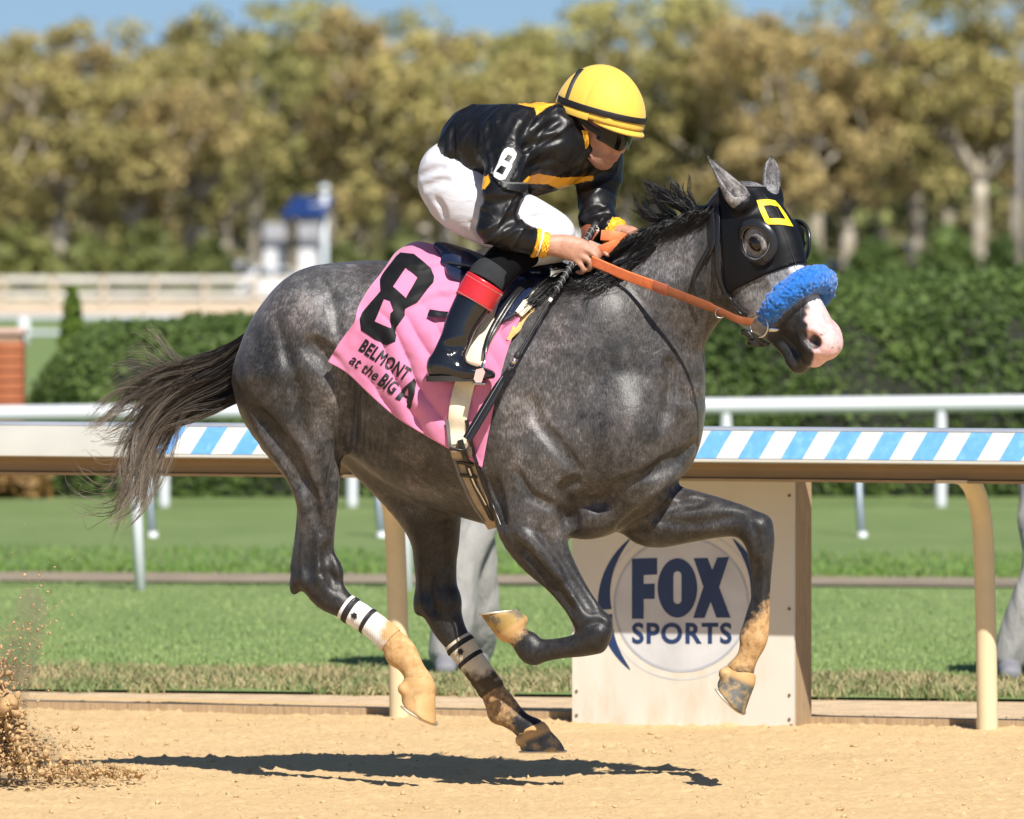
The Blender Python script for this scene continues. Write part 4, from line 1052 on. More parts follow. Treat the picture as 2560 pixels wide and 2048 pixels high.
# shoulders and breast
HZ.ell(H(1440, 930, -.16), (m(130), .10, m(230)), k=.08, ang=-22, L=HL)
HZ.ell(H(1440, 930, .16), (m(130), .10, m(230)), k=.08, ang=-22, L=HL)
HZ.ell(H(1370, 1130, -.185), (m(135), .12, m(130)), k=.05, ang=20, L=HL)     # triceps
HZ.ell(H(1370, 1130, .17), (m(135), .12, m(130)), k=.05, ang=20, L=HL)
HZ.ell(H(1540, 1090, -.17), (m(120), .12, m(150)), k=.05, ang=-10, L=HL)     # point of shoulder
HZ.ell(H(1650, 1075, .02), (m(98), .16, m(150)), k=.05, ang=-6, L=HL)        # breast
HZ.ell(H(1655, 1020, .10), (m(96), .12, m(170)), k=.05, ang=0, L=HL)
HZ.ell(H(1590, 1215, -.06), (m(120), .12, m(75)), k=.03, ang=32, L=HL)       # pectorals
HZ.ell(H(1490, 1290, -.08), (m(95), .10, m(55)), k=.03, ang=15, L=HL)
# fore leg, near
FN = [((1345, 1215), 105, .10), ((1328, 1300), 92, .10), ((1352, 1372), 70, .085), ((1402, 1442), 48, .063), ((1442, 1500), 40, .05), ((1470, 1545), 42, .046), ((1487, 1590), 40, .048)]
HZ.loft([(H(*c, -.175), m(a), b) for c, a, b in FN], L=HL, k=.04)
FN2 = [((1490, 1600), 36, .046), ((1455, 1612), 30, .04), ((1400, 1621), 26, .03), ((1356, 1627), 29, .031), ((1330, 1627), 36, .037), ((1300, 1596), 28, .03), ((1279, 1573), 35, .04)]
HZ.loft([(H(*c, -.175), m(a), b) for c, a, b in FN2], L=HL, k=.02)
HZ.ell(H(1505, 1572, -.175), (m(26), .045, m(40)), k=.02, ang=-12)
HZ.ell(H(1328, 1602, -.175), (m(18), .028, m(20)), k=.02)
# fore leg, far
FF = [((1580, 1235), 100, .10), ((1645, 1283), 84, .095), ((1718, 1290), 68, .078), ((1788, 1294), 52, .06), ((1848, 1303), 41, .05), ((1893, 1326), 42, .05)]
HZ.loft([(H(*c, .10), m(a), b) for c, a, b in FF], L=HL, k=.04)
FF2 = [((1892, 1318), 40, .05), ((1899, 1352), 38, .05), ((1902, 1395), 31, .041), ((1902, 1450), 26, .031), ((1898, 1510), 27, .031), ((1890, 1568), 34, .035), ((1884, 1602), 34, .037), ((1868, 1645), 27, .030), ((1851, 1678), 36, .040)]
HZ.loft([(H(*c, .10), m(a), b) for c, a, b in FF2], L=HL, k=.02)
HZ.ell(H(1868, 1590, .10), (m(16), .03, m(20)), k=.02)
HZ.ell(H(1640, 1320, .10), (m(70), .07, m(42)), k=.03, ang=8, L=HL)

# head, in its own frame: s along the face from poll to nose, n out of the face, l to the horse's right (near side)
PSI, ALP = rad(38), rad(57.5)
FWD = np.array([math.cos(PSI), -math.sin(PSI), 0])
HH = math.cos(ALP) * FWD - math.sin(ALP) * np.array([0, 0, 1.0])
HN_ = math.sin(ALP) * FWD + math.cos(ALP) * np.array([0, 0, 1.0])
HR = np.array([-math.sin(PSI), -math.cos(PSI), 0])
HO = P(1893, 452, -0.36)
def K(s, n, l=0.0): return HO + s * HH + n * HN_ + l * HR
HAX = np.array([HH, HR, HN_])
ES, EN = .210, -.048                       # eye position along the head
# s, front n, back n, half width
HD = [(.0, .004, -.19, .075), (.07, .026, -.26, .098), (.15, .032, -.315, .108), (.23, .027, -.335, .100), (.31, .019, -.31, .084), (.39, .012, -.245, .070), (.46, .006, -.185, .064), (.53, .002, -.15, .062), (.585, -.014, -.14, .060)]
HDX = Field((.55, -0.98, 0.98), (1.24, 0.0, 1.98), 0.005)
HDX.loft([(H((a[0]+b[0])/2, (a[1]+b[1])/2, o), m(math.dist(a, b) / 2), w) for a, b, w, o in NK], L=HL, k=.07, sub=4)
for fl in (HZ, HDX):
    fl.loft([(K(s, (a + b) / 2), (a - b) / 2, w) for s, a, b, w in HD], L=HR, k=.03, ax=.6)
    for sg in (1, -1):
        fl.ell(K(.21, -.225, sg * .055), (.115, .035, .095), HAX, k=.05)              # jowl
        fl.ell(K(ES - .013, EN + .013, sg * .092), (.05, .024, .034), HAX, k=.035)            # brow
        fl.ell(K(.30, -.085, sg * .066), (.10, .012, .012), HAX, k=.025)             # facial crest
        fl.ell(K(.560, -.055, sg * .050), (.055, .027, .045), HAX, k=.02)            # nostril wing
    fl.ell(K(.598, -.055), (.048, .058, .050), HAX, k=.03)                            # upper lip
    fl.ell(K(.605, -.115), (.035, .045, .032), HAX, k=.02)
    fl.loft([(K(.32, -.255), .06, .035), (K(.42, -.215), .042, .036), (K(.52, -.184), .032, .041), (K(.595, -.168), .030, .040)], L=HR, k=.025)   # lower jaw
    fl.ell(K(.582, -.182), (.040, .038, .028), HAX, k=.02)                            # chin
    for sg in (1, -1):
        fl.ell(K(.588, -.050, sg * .074), (.033, .034, .027), HAX, k=.008, op='sub')    # nostril
        fl.ell(K(.566, -.062, sg * .076), (.026, .022, .018), HAX, k=.010, op='sub')
        pass
    fl.groove([(K(.46, -.172, .062), .6), (K(.52, -.162, .064), 1), (K(.57, -.150, .056), 1), (K(.61, -.145, .045), 1), (K(.635, -.14, .02), 1), (K(.64, -.14, 0), 1)], .0035, k=.008)   # mouth
# ears: base, tip; the stubs belong to the body, the ears themselves are parts
EARN = (P(1846, 494, -.43), P(1765, 386, -.40)); EARF = (P(1929, 482, -.33), P(1929, 387, -.30))
for fl in (HZ, HDX):
    for b_, t_ in (EARN, EARF):
        fl.loft([(b_ - (t_ - b_) * .15, .030, .028), (b_ + (t_ - b_) * .12, .022, .018)], k=.02)
# surface creases
def crease(pix, r, out=.6, k=.03, op='sub', fl=None):
    fl = fl or HZ
    fl.groove(fl.line(pix, r, out), r, k=k, op=op)
crease([(1675, 905, .3), (1682, 960, 1), (1668, 1020, 1), (1655, 1070, .4)], .010, .75)
crease([(1740, 1110, .4), (1690, 1150, 1), (1610, 1190, 1), (1540, 1225, 1), (1490, 1265, .7)], .015, .55)
crease([(1425, 1310, 1), (1418, 1270, 1), (1412, 1225, .7), (1440, 1200, .3)], .016, .5)
crease([(1700, 1215, 1), (1640, 1260, 1), (1560, 1315, .8)], .02, .4)
crease([(1300, 1360, .5), (1345, 1410, 1), (1385, 1465, 1), (1430, 1530, .7)], .010, .5)
crease([(1345, 1330, .4), (1400, 1410, .8), (1450, 1480, .8), (1478, 1525, .4)], .008, .55)
crease([(775, 860, .2), (815, 900, .7), (847, 950, 1.), (863, 1010, 1.1), (868, 1080, 1)], .022, .62, k=.05)
crease([(640, 1030, .3), (680, 1085, 1), (722, 1145, 1), (752, 1220, .6)], .014, .65, k=.05)
crease([(780, 1230, .3), (772, 1330, 1), (769, 1400, 1), (771, 1450, .6)], .010, .5)
crease([(815, 1370, .5), (822, 1420, 1), (838, 1465, .7)], .007, .55)
crease([(1072, 1430, .5), (1070, 1480, 1), (1082, 1530, .7)], .008, .5)
crease([(1888, 1400, .5), (1886, 1450, 1), (1880, 1520, .8)], .007, .5)
crease([(1235, 1200, .2), (1247, 1250, .8), (1255, 1310, 1)], .014, .6)
crease([(1760, 1255, .3), (1680, 1265, .8), (1630, 1290, .4)], .010, out=.6)
crease([(800, 700, .3), (835, 760, .8), (845, 830, .4)], .02, out=.88, k=.025)
crease([(1330, 1000, .2), (1350, 1060, .8), (1400, 1120, .8), (1450, 1180, .3)], .02, out=.9, k=.025)
crease([(1290, 1180, .3), (1330, 1240, 1), (1390, 1270, .8), (1415, 1300, .4)], .012, out=.86, k=.02)
crease([(1300, 1330, .3), (1340, 1365, .8), (1400, 1440, .5)], .012, op='add', out=-.8, k=.03)
crease([(690, 800, .2), (715, 880, .9), (735, 960, 1), (752, 1040, .9), (770, 1110, .4)], .016, out=.86, k=.022)
crease([(850, 1100, .5), (838, 1180, 1), (825, 1250, .7)], .012, out=.86, k=.03)
crease([(760, 1180, .3), (785, 1260, .9), (800, 1330, .5)], .010, out=.86, k=.03)
crease([(1640, 1300, .4), (1720, 1310, .9), (1800, 1300, .7), (1850, 1290, .3)], .009, out=.65, k=.02)
crease([(1880, 1310, .5), (1895, 1345, 1), (1890, 1380, .5)], .007, out=.5, k=.012)
crease([(790, 1440, .4), (815, 1430, 1), (835, 1450, .6)], .007, out=.55, k=.012)
crease([(1470, 1560, .5), (1500, 1555, 1), (1520, 1575, .5)], .007, out=.55, k=.012)
crease([(1890, 1420, .4), (1880, 1470, 1), (1872, 1540, .8)], .006, out=.45, k=.01)
crease([(860, 1535, .4), (910, 1570, 1), (955, 1605, .7)], .006, out=.5, k=.01)
HZ.smooth(1)

hv, hf = HZ.mesh(); hv = relax_mesh(hv, hf, 5)
HEAD_S = (hv - HO) @ HH; HEAD_N = (hv - HO) @ HN_; HEAD_L = (hv - HO) @ HR
hpx = CX + hv[:, 0] * F_PX / (hv[:, 1] + CAM_D); hpy = HY + (CAM_H - hv[:, 2]) * F_PX / (hv[:, 1] + CAM_D)
def blob(cx, cy, rx, ry, soft=.6): return 1 - sstep(1 - soft, 1 + soft * .4, np.hypot((hpx - cx) / rx, (hpy - cy) / ry))

def coat_mat():
    t = NT('grey_horse_coat')
    ob = t.obj()
    # hair direction: stretched fine noise
    hv_ = t.mapping(ob, (1.0, 1.0, .36), (0, .5, 0))
    fine = t.noise(190, 3, .65, hv_)
    mid = t.noise(42, 4, .6, ob)
    dap = t.noise(11, 3, .55, ob, .4)
    big = t.noise(3.4, 3, .5, ob)
    v = t.math('ADD', t.math('MULTIPLY', fine, 1.0), t.math('MULTIPLY', mid, .7))
    v = t.math('ADD', v, t.math('MULTIPLY', dap, 1.0))
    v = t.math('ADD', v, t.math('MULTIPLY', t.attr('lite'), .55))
    v = t.math('ADD', v, t.math('MULTIPLY', big, .35))
    v = t.math('MULTIPLY', t.math('SUBTRACT', v, .20), .4)
    grey = t.ramp(v, [(.36, (.0055, .0055, .006)), (.49, (.026, .025, .025)), (.65, (.082, .079, .080)), (.85, (.32, .315, .325))])
    brown = t.mix(t.math('MULTIPLY', t.ramp(t.noise(5.5, 3, .5, ob), [(.44, 0), (.66, 1)]), .5), grey, (.88, .70, .60), 'MULTIPLY')
    dk = t.ramp(t.math('ADD', t.math('MULTIPLY', fine, .5), t.math('MULTIPLY', mid, .5)), [(.35, (.006, .006, .0065)), (.6, (.022, .021, .022)), (.8, (.06, .057, .056))])
    c = t.mix(t.attr('dark'), brown, dk)
    white = t.ramp(t.math('ADD', t.math('MULTIPLY', fine, .5), t.math('MULTIPLY', mid, .5)), [(.3, (.36, .35, .35)), (.6, (.62, .60, .60))])
    c = t.mix(t.attr('white'), c, white)
    pink = t.ramp(t.noise(60, 4), [(.3, (.60, .34, .33)), (.6, (.72, .47, .46)), (.75, (.74, .55, .54))])
    c = t.mix(t.attr('pink'), c, pink)
    sand = t.ramp(t.noise(36, 5, .6, ob), [(.3, (.40, .22, .085)), (.55, (.58, .36, .16)), (.75, (.66, .45, .23))])
    sm = t.math('ADD', t.attr('sand'), t.math('MULTIPLY', t.math('SUBTRACT', t.noise(55, 5, .65, ob), .5), .9))
    sm = t.ramp(sm, [(.34, 0), (.72, .92)])
    c = t.mix(sm, c, sand)
    t.set(col=c, rough=t.mix(sm, (.43,) * 3, (.9,) * 3), spec=.42, sheen=.05, sheen_r=.4)
    wr = t.new('ShaderNodeTexWave'); wr.inputs['Scale'].default_value = 16; wr.inputs['Distortion'].default_value = 5; wr.inputs['Detail'].default_value = 3
    t.link(t.mapping(ob, (1, .4, .22), (0, -.35, 0)), wr.inputs[0])
    hgt = t.math('ADD', t.math('MULTIPLY', fine, .35), t.math('MULTIPLY', t.math('MULTIPLY', wr.outputs[1], t.attr('wrinkle')), 1.1))
    vein = t.noise(16, 3, .5, ob, 1.0)
    b1 = t.bump(vein, .24, .010)
    t.set(normal=t.bump(hgt, .55, .006, b1))
    return t.m

COAT = coat_mat()
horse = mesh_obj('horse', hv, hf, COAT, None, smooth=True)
tag(horse, 'dapple grey racehorse at full gallop with all four hooves off the sand', 'horse')
inhead = (HEAD_S > -.03) & (hpx > 1800) & (hpy < 945)
dark = np.zeros(len(hv))
low = sstep(1290, 1430, hpy)                                     # darker lower legs
dark = np.maximum(dark, low * .85)
dark = np.maximum(dark, blob(1490, 1580, 75, 85) * 1.0)          # knees
dark = np.maximum(dark, blob(1420, 1620, 95, 55) * .8)
dark = np.maximum(dark, blob(1890, 1330, 80, 95) * .85)
dark = np.maximum(dark, blob(1790, 1265, 130, 60) * .6)
dark = np.maximum(dark, blob(800, 1440, 110, 110) * .8)
dark = np.maximum(dark, blob(1090, 1380, 110, 140) * .85)
dark = np.maximum(dark, blob(1345, 1810, 55, 60) * 1.0)
muz = inhead * sstep(.42, .50, HEAD_S)
dark = np.maximum(dark, muz * .92)
dark = np.maximum(dark, inhead * blob(1768, 395, 22, 25) * .8)
ed = inhead * (1 - sstep(.024, .034, np.linalg.norm(hv - K(ES, EN, .108), axis=1)))
ed = np.maximum(ed, inhead * (1 - sstep(.024, .034, np.linalg.norm(hv - K(ES, EN, -.108), axis=1))))
dark = np.maximum(dark, ed * .8)
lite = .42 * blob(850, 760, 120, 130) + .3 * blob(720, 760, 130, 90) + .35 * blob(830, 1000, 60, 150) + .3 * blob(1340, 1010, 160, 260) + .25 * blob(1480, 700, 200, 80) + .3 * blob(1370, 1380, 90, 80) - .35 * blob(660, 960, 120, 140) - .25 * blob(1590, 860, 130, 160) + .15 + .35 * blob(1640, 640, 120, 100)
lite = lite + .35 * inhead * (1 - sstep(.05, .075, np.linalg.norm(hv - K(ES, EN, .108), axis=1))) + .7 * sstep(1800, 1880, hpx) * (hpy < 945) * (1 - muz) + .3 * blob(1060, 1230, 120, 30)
sand = np.zeros(len(hv))
near_h = (hpx > 860) & (hpx < 1100) & (hv[:, 1] < yc(1000) - .03)
far_h = (hpx > 1080) & (hpx < 1420) & (hpy > 1560) & (hv[:, 1] > 0.0)
sand = np.where(near_h, sstep(1520, 1575, hpy), sand)
sand = np.where(far_h, np.maximum(sand, sstep(1640, 1730, hpy) * .55 * (1 - blob(1345, 1810, 62, 60))), sand)
farf = (hpx > 1740) & (hpy > 1400)
sand = np.where(farf, sstep(1470, 1580, hpy + (hpx - 1890) * 1.2) * .72 * (1 - .45 * sstep(1650, 1690, hpy)), sand)
nearf = (hpx < 1350) & (hpx > 1190) & (hpy > 1500) & (hpy < 1680) & (hv[:, 1] < -.05)
sand = np.where(nearf, (1 - sstep(1255, 1345, hpx + (hpy - 1600) * .9)) * .75, sand)
bl = np.interp(hpy, [740, 765, 800, 830, 850, 885, 905, 940], [2085, 2016, 2013, 2020, 2020, 2036, 2030, 2024])
pink = inhead * (HEAD_S > .40) * sstep(-4, 4, hpx - bl + (vnoise(hv, 60) - .5) * 10) * sstep(766, 784, hpy + (vnoise(hv, 40, 3) - .5) * 22) * (1 - .9 * (fbm(hv, 40, 2, 9) > .71))
white = inhead * (HEAD_S > .30) * sstep(-.030, -.004, HEAD_N + (vnoise(hv, 30, 5) - .5) * .012) * sstep(.062, .040, np.abs(HEAD_L)) * .9
white = np.maximum(white, inhead * sstep(.33, .38, HEAD_S) * (1 - sstep(.43, .47, HEAD_S)) * .35)
nos = inhead * (1 - sstep(.021, .027, np.linalg.norm((hv - K(.585, -.052, .052)), axis=1)))
dark = np.maximum(dark, nos); pink = pink * (1 - nos * .9)
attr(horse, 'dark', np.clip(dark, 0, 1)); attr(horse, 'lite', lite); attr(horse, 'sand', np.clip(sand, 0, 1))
attr(horse, 'pink', np.clip(pink, 0, 1)); attr(horse, 'white', np.clip(white, 0, 1))
attr(horse, 'wrinkle', np.clip(blob(880, 1010, 60, 110) + .6 * blob(950, 1080, 130, 70) + .5 * blob(1690, 960, 40, 70), 0, 1))

# ears
def ear(base, tip, prof, face, lab):
    base, tip = np.asarray(base), np.asarray(tip); ax = unit(tip - base); ln = np.linalg.norm(tip - base); f = unit(face)
    EF = Field(np.minimum(base, tip) - .07, np.maximum(base, tip) + .07, .0028)
    EF.loft([(base + ax * ln * u, m(w / 2), max(m(w / 2) * d, .004)) for u, w, d in prof], L=f, k=.01, ax=.4)
    EF.loft([(base + ax * ln * u + f * m(w / 2) * (d * .75 + .08), m(w / 2) * .70, m(w / 2) * d * .80) for u, w, d in prof[1:-1]], L=f, k=.004, op='sub', ax=.5)
    EF.smooth(1); o = EF.obj('ear', COAT, horse, relax=2); v = verts_of(o); al = ((v - base) @ ax) / ln
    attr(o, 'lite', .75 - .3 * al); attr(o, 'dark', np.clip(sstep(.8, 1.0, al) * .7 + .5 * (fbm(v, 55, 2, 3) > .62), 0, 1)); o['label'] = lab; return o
ear(EARN[0], EARN[1], [(-.12, 62, .7), (.08, 74, .55), (.28, 62, .45), (.50, 44, .42), (.74, 24, .42), (.90, 11, .5), (1.0, 3, 1)], unit((.62, -.72, .30)), 'pale grey near ear pricked back')
ear(EARF[0], EARF[1], [(-.15, 40, .7), (.10, 46, .5), (.35, 50, .42), (.58, 46, .4), (.78, 32, .4), (.92, 14, .5), (1.0, 4, 1)], unit((.35, -.93, -.05)), 'pale grey far ear standing upright')
# hooves with shoes
HOOFM = []
for nm, ca, cb, cc in (('hoof_horn_sandy', (.50, .30, .12), (.62, .40, .19), (.42, .27, .12)), ('hoof_horn_grey', (.07, .075, .07), (.16, .155, .14), (.36, .25, .13)), ('hoof_horn_yellow', (.40, .28, .08), (.34, .22, .09), (.16, .13, .09))):
    t = NT(nm)
    w = t.noise(14, 4, .6)
    t.set(col=t.mix(t.attr('band'), t.mix(t.ramp(t.noise(26, 5, .6), [(.5, 0), (.62, 1)]), t.ramp(w, [(.35, ca), (.65, cb)]), cc), (.50, .31, .13)), rough=.6, spec=.35)
    t.set(normal=t.bump(t.noise(70, 4, .6), .25, .004)); HOOFM.append(t.m)
SHOE = plain('worn_aluminium_shoe', (.62, .56, .46), .42, metal=.7, bump=.2)
def hoof(cf, cb, toe, heel, off, b0, b1, mat, lab):
    pxm = (cf[0] + cb[0]) / 2; y = yc(pxm) + off
    A = [P(q[0], q[1], y) for q in (cf, cb, toe, heel)]
    c0 = (A[0] + A[1]) / 2; c1 = (A[2] + A[3]) / 2; ax = unit(c1 - c0); ln = np.linalg.norm(c1 - c0)
    w0 = np.linalg.norm(A[0] - A[1]) / 2; nrm_ = unit(np.cross(HL, ax))
    w1 = abs((A[2] - A[3]).dot(nrm_)) / 2
    HF_ = Field(np.min(A, 0) - .09, np.max(A, 0) + .09, .0034)
    HF_.loft([(c0 - ax * .022, w0 * .86, b0 * .88), (c0 - ax * .004, w0 * .99, b0), (c0 + ax * .010, w0 * 1.03, b0 * 1.04), (c0 + ax * ln * .5, (w0 + w1) / 2, (b0 + b1) / 2), (c1, w1, b1), (c1 + ax * .05, w1 * 1.08, b1 * 1.06)], L=HL, k=.004, sub=3, ax=.3)
    HF_.ell(A[1] * .8 + A[3] * .2 + HL * .018 + (c0 - A[1]) * .18, (.015, .016, .016), k=.02); HF_.ell(A[1] * .8 + A[3] * .2 - HL * .018 + (c0 - A[1]) * .18, (.015, .016, .016), k=.02)   # heel bulbs
    sn = unit(np.cross(A[2] - A[3], HL)); sn = sn if sn.dot(ax) > 0 else -sn
    X_ = [(HF_.lo[k] + HF_.h * np.arange(HF_.n[k])).astype(np.float32) for k in range(3)]
    d = ((X_[0][:, None, None] - c1[0]) * sn[0] + (X_[1][None, :, None] - c1[1]) * sn[1] + (X_[2][None, None, :] - c1[2]) * sn[2]).astype(np.float32)
    k_ = .010; h_ = np.maximum(k_ - np.abs(HF_.a - d), 0) / k_; HF_.a = np.maximum(HF_.a, d) + h_ * h_ * k_ * .25
    HF_.ell(c1 + sn * .014, (w1 * .62, b1 * .62, .022), axes=np.array([unit(A[2] - A[3]), HL, sn]), k=.01, op='sub')
    o = HF_.obj('hoof', mat, horse, relax=3); o['label'] = lab
    v = verts_of(o); attr(o, 'band', 1 - sstep(.0, .020, (v - c0) @ ax))
    mb = MB(); pts = []
    for k in range(25):
        th = rad(-140 + 280 * k / 24); pts.append(c1 + (A[2] - A[3]) / 2 * .90 * math.cos(th) + HL * b1 * .90 * math.sin(th) + sn * .001)
    mb.strap(pts, [unit(c1 - p) for p in pts], .016, .007)
    sh = mb.build('horseshoe', SHOE, None); fix_normals(sh); shade_auto(sh, 50)
    sh.parent = o; sh.matrix_parent_inverse = Matrix.Identity(4)
    return o
hoof((1089, 1712), (1004, 1714), (1092, 1812), (1000, 1756), -.135, .044, .056, HOOFM[0], 'sand-caked hind hoof hanging with its sole tipped backward')
hoof((1374, 1822), (1300, 1846), (1416, 1878), (1290, 1878), .12, .045, .058, HOOFM[1], 'grey forward-reaching hind hoof just above the ground')
hoof((1243, 1594), (1311, 1552), (1200, 1537), (1300, 1526), -.175, .043, .055, HOOFM[2], 'yellowish fore hoof folded up with its sole to the sky')
hoof((1887, 1712), (1811, 1672), (1862, 1786), (1788, 1710), .10, .043, .055, HOOFM[1], 'grey and ochre fore hoof hanging under the bent knee')
# eyes
t = NT('horse_eye'); t.set(col=(.006, .004, .003), rough=.04, spec=.6); EYE = t.m
for sg in (1, -1):
    c0_ = HDX.hit(K(ES, EN, sg * .2), -HR * sg)[0]; c = c0_ - HR * sg * .0125; v = []; f = []
    na, nr = 24, 12
    for i in range(nr + 1):
        for k in range(na):
            ph = math.pi * i / nr; th = 2 * math.pi * k / na
            d = np.array([math.cos(th) * math.sin(ph), math.cos(ph), math.sin(th) * math.sin(ph)])
            v.append(c + HAX.T @ (d * np.array([.029, .021, .024])))
    for i in range(nr):
        for k in range(na): f.append((i*na+k, i*na+(k+1) % na, (i+1)*na+(k+1) % na, (i+1)*na+k))
    fix_normals(mesh_obj('eye', v, f, EYE, horse, smooth=True))
# hair: guides -> many tapered strands
def hair(name, guides, n, spread, r0, r1, mat, seed, seg=14, lenvar=.25, parent=None, frizz=.01, sides=3, clump=None, locks=0, tight=.45):
    rng = np.random.default_rng(seed)
    G_ = [catmull(np.array(g), max(2, 60 // (len(g) - 1))) for g in guides]
    def rs(g, q):
        s = np.r_[0, np.cumsum(np.linalg.norm(np.diff(g, axis=0), axis=1))]; s /= s[-1]
        return np.stack([np.interp(q, s, g[:, k]) for k in range(3)], 1)
    V = []; Fc = []; A = []; B = []; base = 0
    LK = [(rng.random() * (len(G_) - 1), rng.normal(size=3) * np.array([.6, 1, .6]) * spread, rng.random(3) * 6.28, rng.uniform(.8, 2.2, 3), frizz * (.3 + .9 * rng.random()), rng.random(), rng.random()) for _ in range(locks)]
    for i in range(n):
        lk = LK[rng.integers(locks)] if locks else None
        a = lk[0] if locks else rng.random() * (len(G_) - 1); j = min(int(a), len(G_) - 2); w = a - j
        if clump: w = .5 + (w - .5) * clump
        L = 1 - lenvar * ((.75 * lk[5] + .25 * rng.random()) if locks else rng.random()) ** 1.5
        q = np.linspace(0, L, seg)
        c = rs(G_[j], q) * (1 - w) + rs(G_[j + 1], q) * w
        o = rng.normal(size=3) * np.array([.5, 1.0, .5]) * spread
        ph = rng.random(3) * 6.28; fr = rng.uniform(1.0, 3.0, 3); amp = frizz * rng.random() ** 2
        wob = np.stack([np.sin(q * fr[k] * 4 + ph[k]) for k in range(3)], 1) * amp * (.15 + q[:, None] * 1.5)
        flare = (.35 + 1.0 * q[:, None] ** 1.2)
        if locks:
            lw = np.stack([np.sin(q * lk[3][k] * 4.2 + lk[2][k]) for k in range(3)], 1) * lk[4] * (.1 + q[:, None] * 1.5)
            shp = .25 + 1.1 * np.sin(np.clip(q[:, None] / L, 0, 1) * math.pi) ** .8
            c = c + lk[1] * flare * 1.5 + lw + o * tight * shp + wob * .45
        else:
            c = c + o * flare + wob
        rr = (r0 + (r1 - r0) * (q / L) ** 1.3) * rng.uniform(.7, 1.3)
        t_ = np.gradient(c, axis=0); t_ /= np.linalg.norm(t_, axis=1, keepdims=True) + 1e-9
        u = np.cross(t_, np.array([.3, 1, .2])); u /= np.linalg.norm(u, axis=1, keepdims=True) + 1e-9
        w_ = np.cross(t_, u)
        ring = np.stack([c + rr[:, None] * (math.cos(6.2832 * k / sides) * u + math.sin(6.2832 * k / sides) * w_) for k in range(sides)], 1)
        V.append(ring.reshape(-1, 3)); A.append(np.repeat(q, sides)); B.append(np.full(seg * sides, .6 * lk[6] + .4 * rng.random() if locks else rng.random()))
        idx = np.arange(seg - 1)[:, None] * sides + np.arange(sides)[None, :]; nx = np.arange(seg - 1)[:, None] * sides + (np.arange(sides)[None, :] + 1) % sides
        Fc.append(np.stack([idx, nx, nx + sides, idx + sides], -1).reshape(-1, 4) + base); base += seg * sides
    o = mesh_obj(name, np.vstack(V), np.vstack(Fc), mat, parent, smooth=True)
    attr(o, 'along', np.concatenate(A)); attr(o, 'rnd', np.concatenate(B)); return o
def hair_mat(name, root, tip, a0, a1, rough=.38):
    t = NT(name)
    f = t.math('ADD', t.attr('along'), t.math('MULTIPLY', t.math('SUBTRACT', t.attr('rnd'), .5), .7))
    t.set(col=t.ramp(f, [(a0, root), (a1, tip)]), rough=rough, spec=.45); return t.m
TAILM = hair_mat('tail_hair', (.008, .006, .0055), (.25, .21, .17), .15, .85)
ty = lambda px: .25 + .10 * (620 - px) / 400
tg = lambda L: [P(x, y, ty(x)) for x, y in L]
TG = [tg([(640, 815), (575, 855), (510, 890), (440, 915), (370, 928), (300, 955), (262, 1012)]),
      tg([(632, 840), (560, 895), (480, 930), (410, 960), (350, 1000), (300, 1060), (245, 1092)]),
      tg([(625, 870), (550, 925), (470, 965), (400, 1010), (350, 1070), (322, 1150), (300, 1230), (258, 1318)]),
      tg([(622, 905), (550, 955), (475, 990), (410, 1035), (368, 1100), (345, 1180), (325, 1250), (276, 1314)]),
      tg([(625, 940), (555, 985), (485, 1015), (425, 1050), (385, 1105), (362, 1170), (345, 1235), (300, 1305)]),
      tg([(630, 980), (560, 1020), (490, 1040), (430, 1066), (395, 1110), (372, 1165), (352, 1225), (330, 1285)])]
hair('tail', TG, 2300, .024, .0011, .0003, TAILM, 3, seg=24, parent=horse, frizz=.030, lenvar=.55, locks=95, tight=.30)
WG = [tg([(560, 880), (480, 905), (430, 890), (400, 845), (372, 805)]), tg([(540, 890), (460, 915), (415, 870), (385, 830), (340, 845)]), tg([(500, 915), (420, 920), (350, 890), (300, 905), (285, 920)]),
      tg([(500, 930), (400, 940), (330, 945), (270, 985), (225, 1030)]), tg([(460, 970), (380, 1000), (300, 1060), (240, 1070), (215, 1040)]), tg([(420, 1040), (350, 1090), (270, 1110), (240, 1090), (235, 1115)]),
      tg([(400, 1080), (330, 1170), (260, 1200), (215, 1170), (190, 1145)]), tg([(370, 1150), (320, 1220), (270, 1240), (210, 1230), (160, 1205)]), tg([(340, 1220), (300, 1280), (250, 1300), (200, 1300), (165, 1270)])]
tw = hair('loose_tail_hair', WG, 150, .016, .0010, .0004, TAILM, 5, seg=18, parent=horse, frizz=.03, lenvar=.4)
MANEM = hair_mat('mane_hair', (.006, .006, .007), (.016, .015, .016), .2, .9, .36)
mg = lambda L, o: [P(x, y, yc(x) + o) for x, y in L]
def crest_pt(u):   # u 0 (withers) .. 1 (poll)
    k = np.array([[1385, 695], [1440, 668], [1500, 628], [1560, 592], [1620, 566], [1680, 540], [1740, 520], [1795, 498]], float)
    return catmull(k, 8)[min(int(u * 56), 56)]
def onneck(x, y, lift=.012):
    q = HZ.surf(x, y)
    return P(x, y, max(min(q[1] - lift, .2), -.75))
MG = []
for i in range(15):
    u = i / 14; c = crest_pt(u); ln = 150 - 70 * u
    MG.append([P(c[0] + 14, c[1] + 6, yc(c[0]) - .01), onneck(c[0] - ln * .2, c[1] + 26, .016), onneck(c[0] - ln * .55, c[1] + 26 + ln * .30, .012), onneck(c[0] - ln * .9, c[1] + 26 + ln * .62, .008)])
hair('mane', MG, 3600, .010, .0012, .0004, MANEM, 7, seg=12, parent=horse, frizz=.005, lenvar=.6, locks=320, tight=.8)
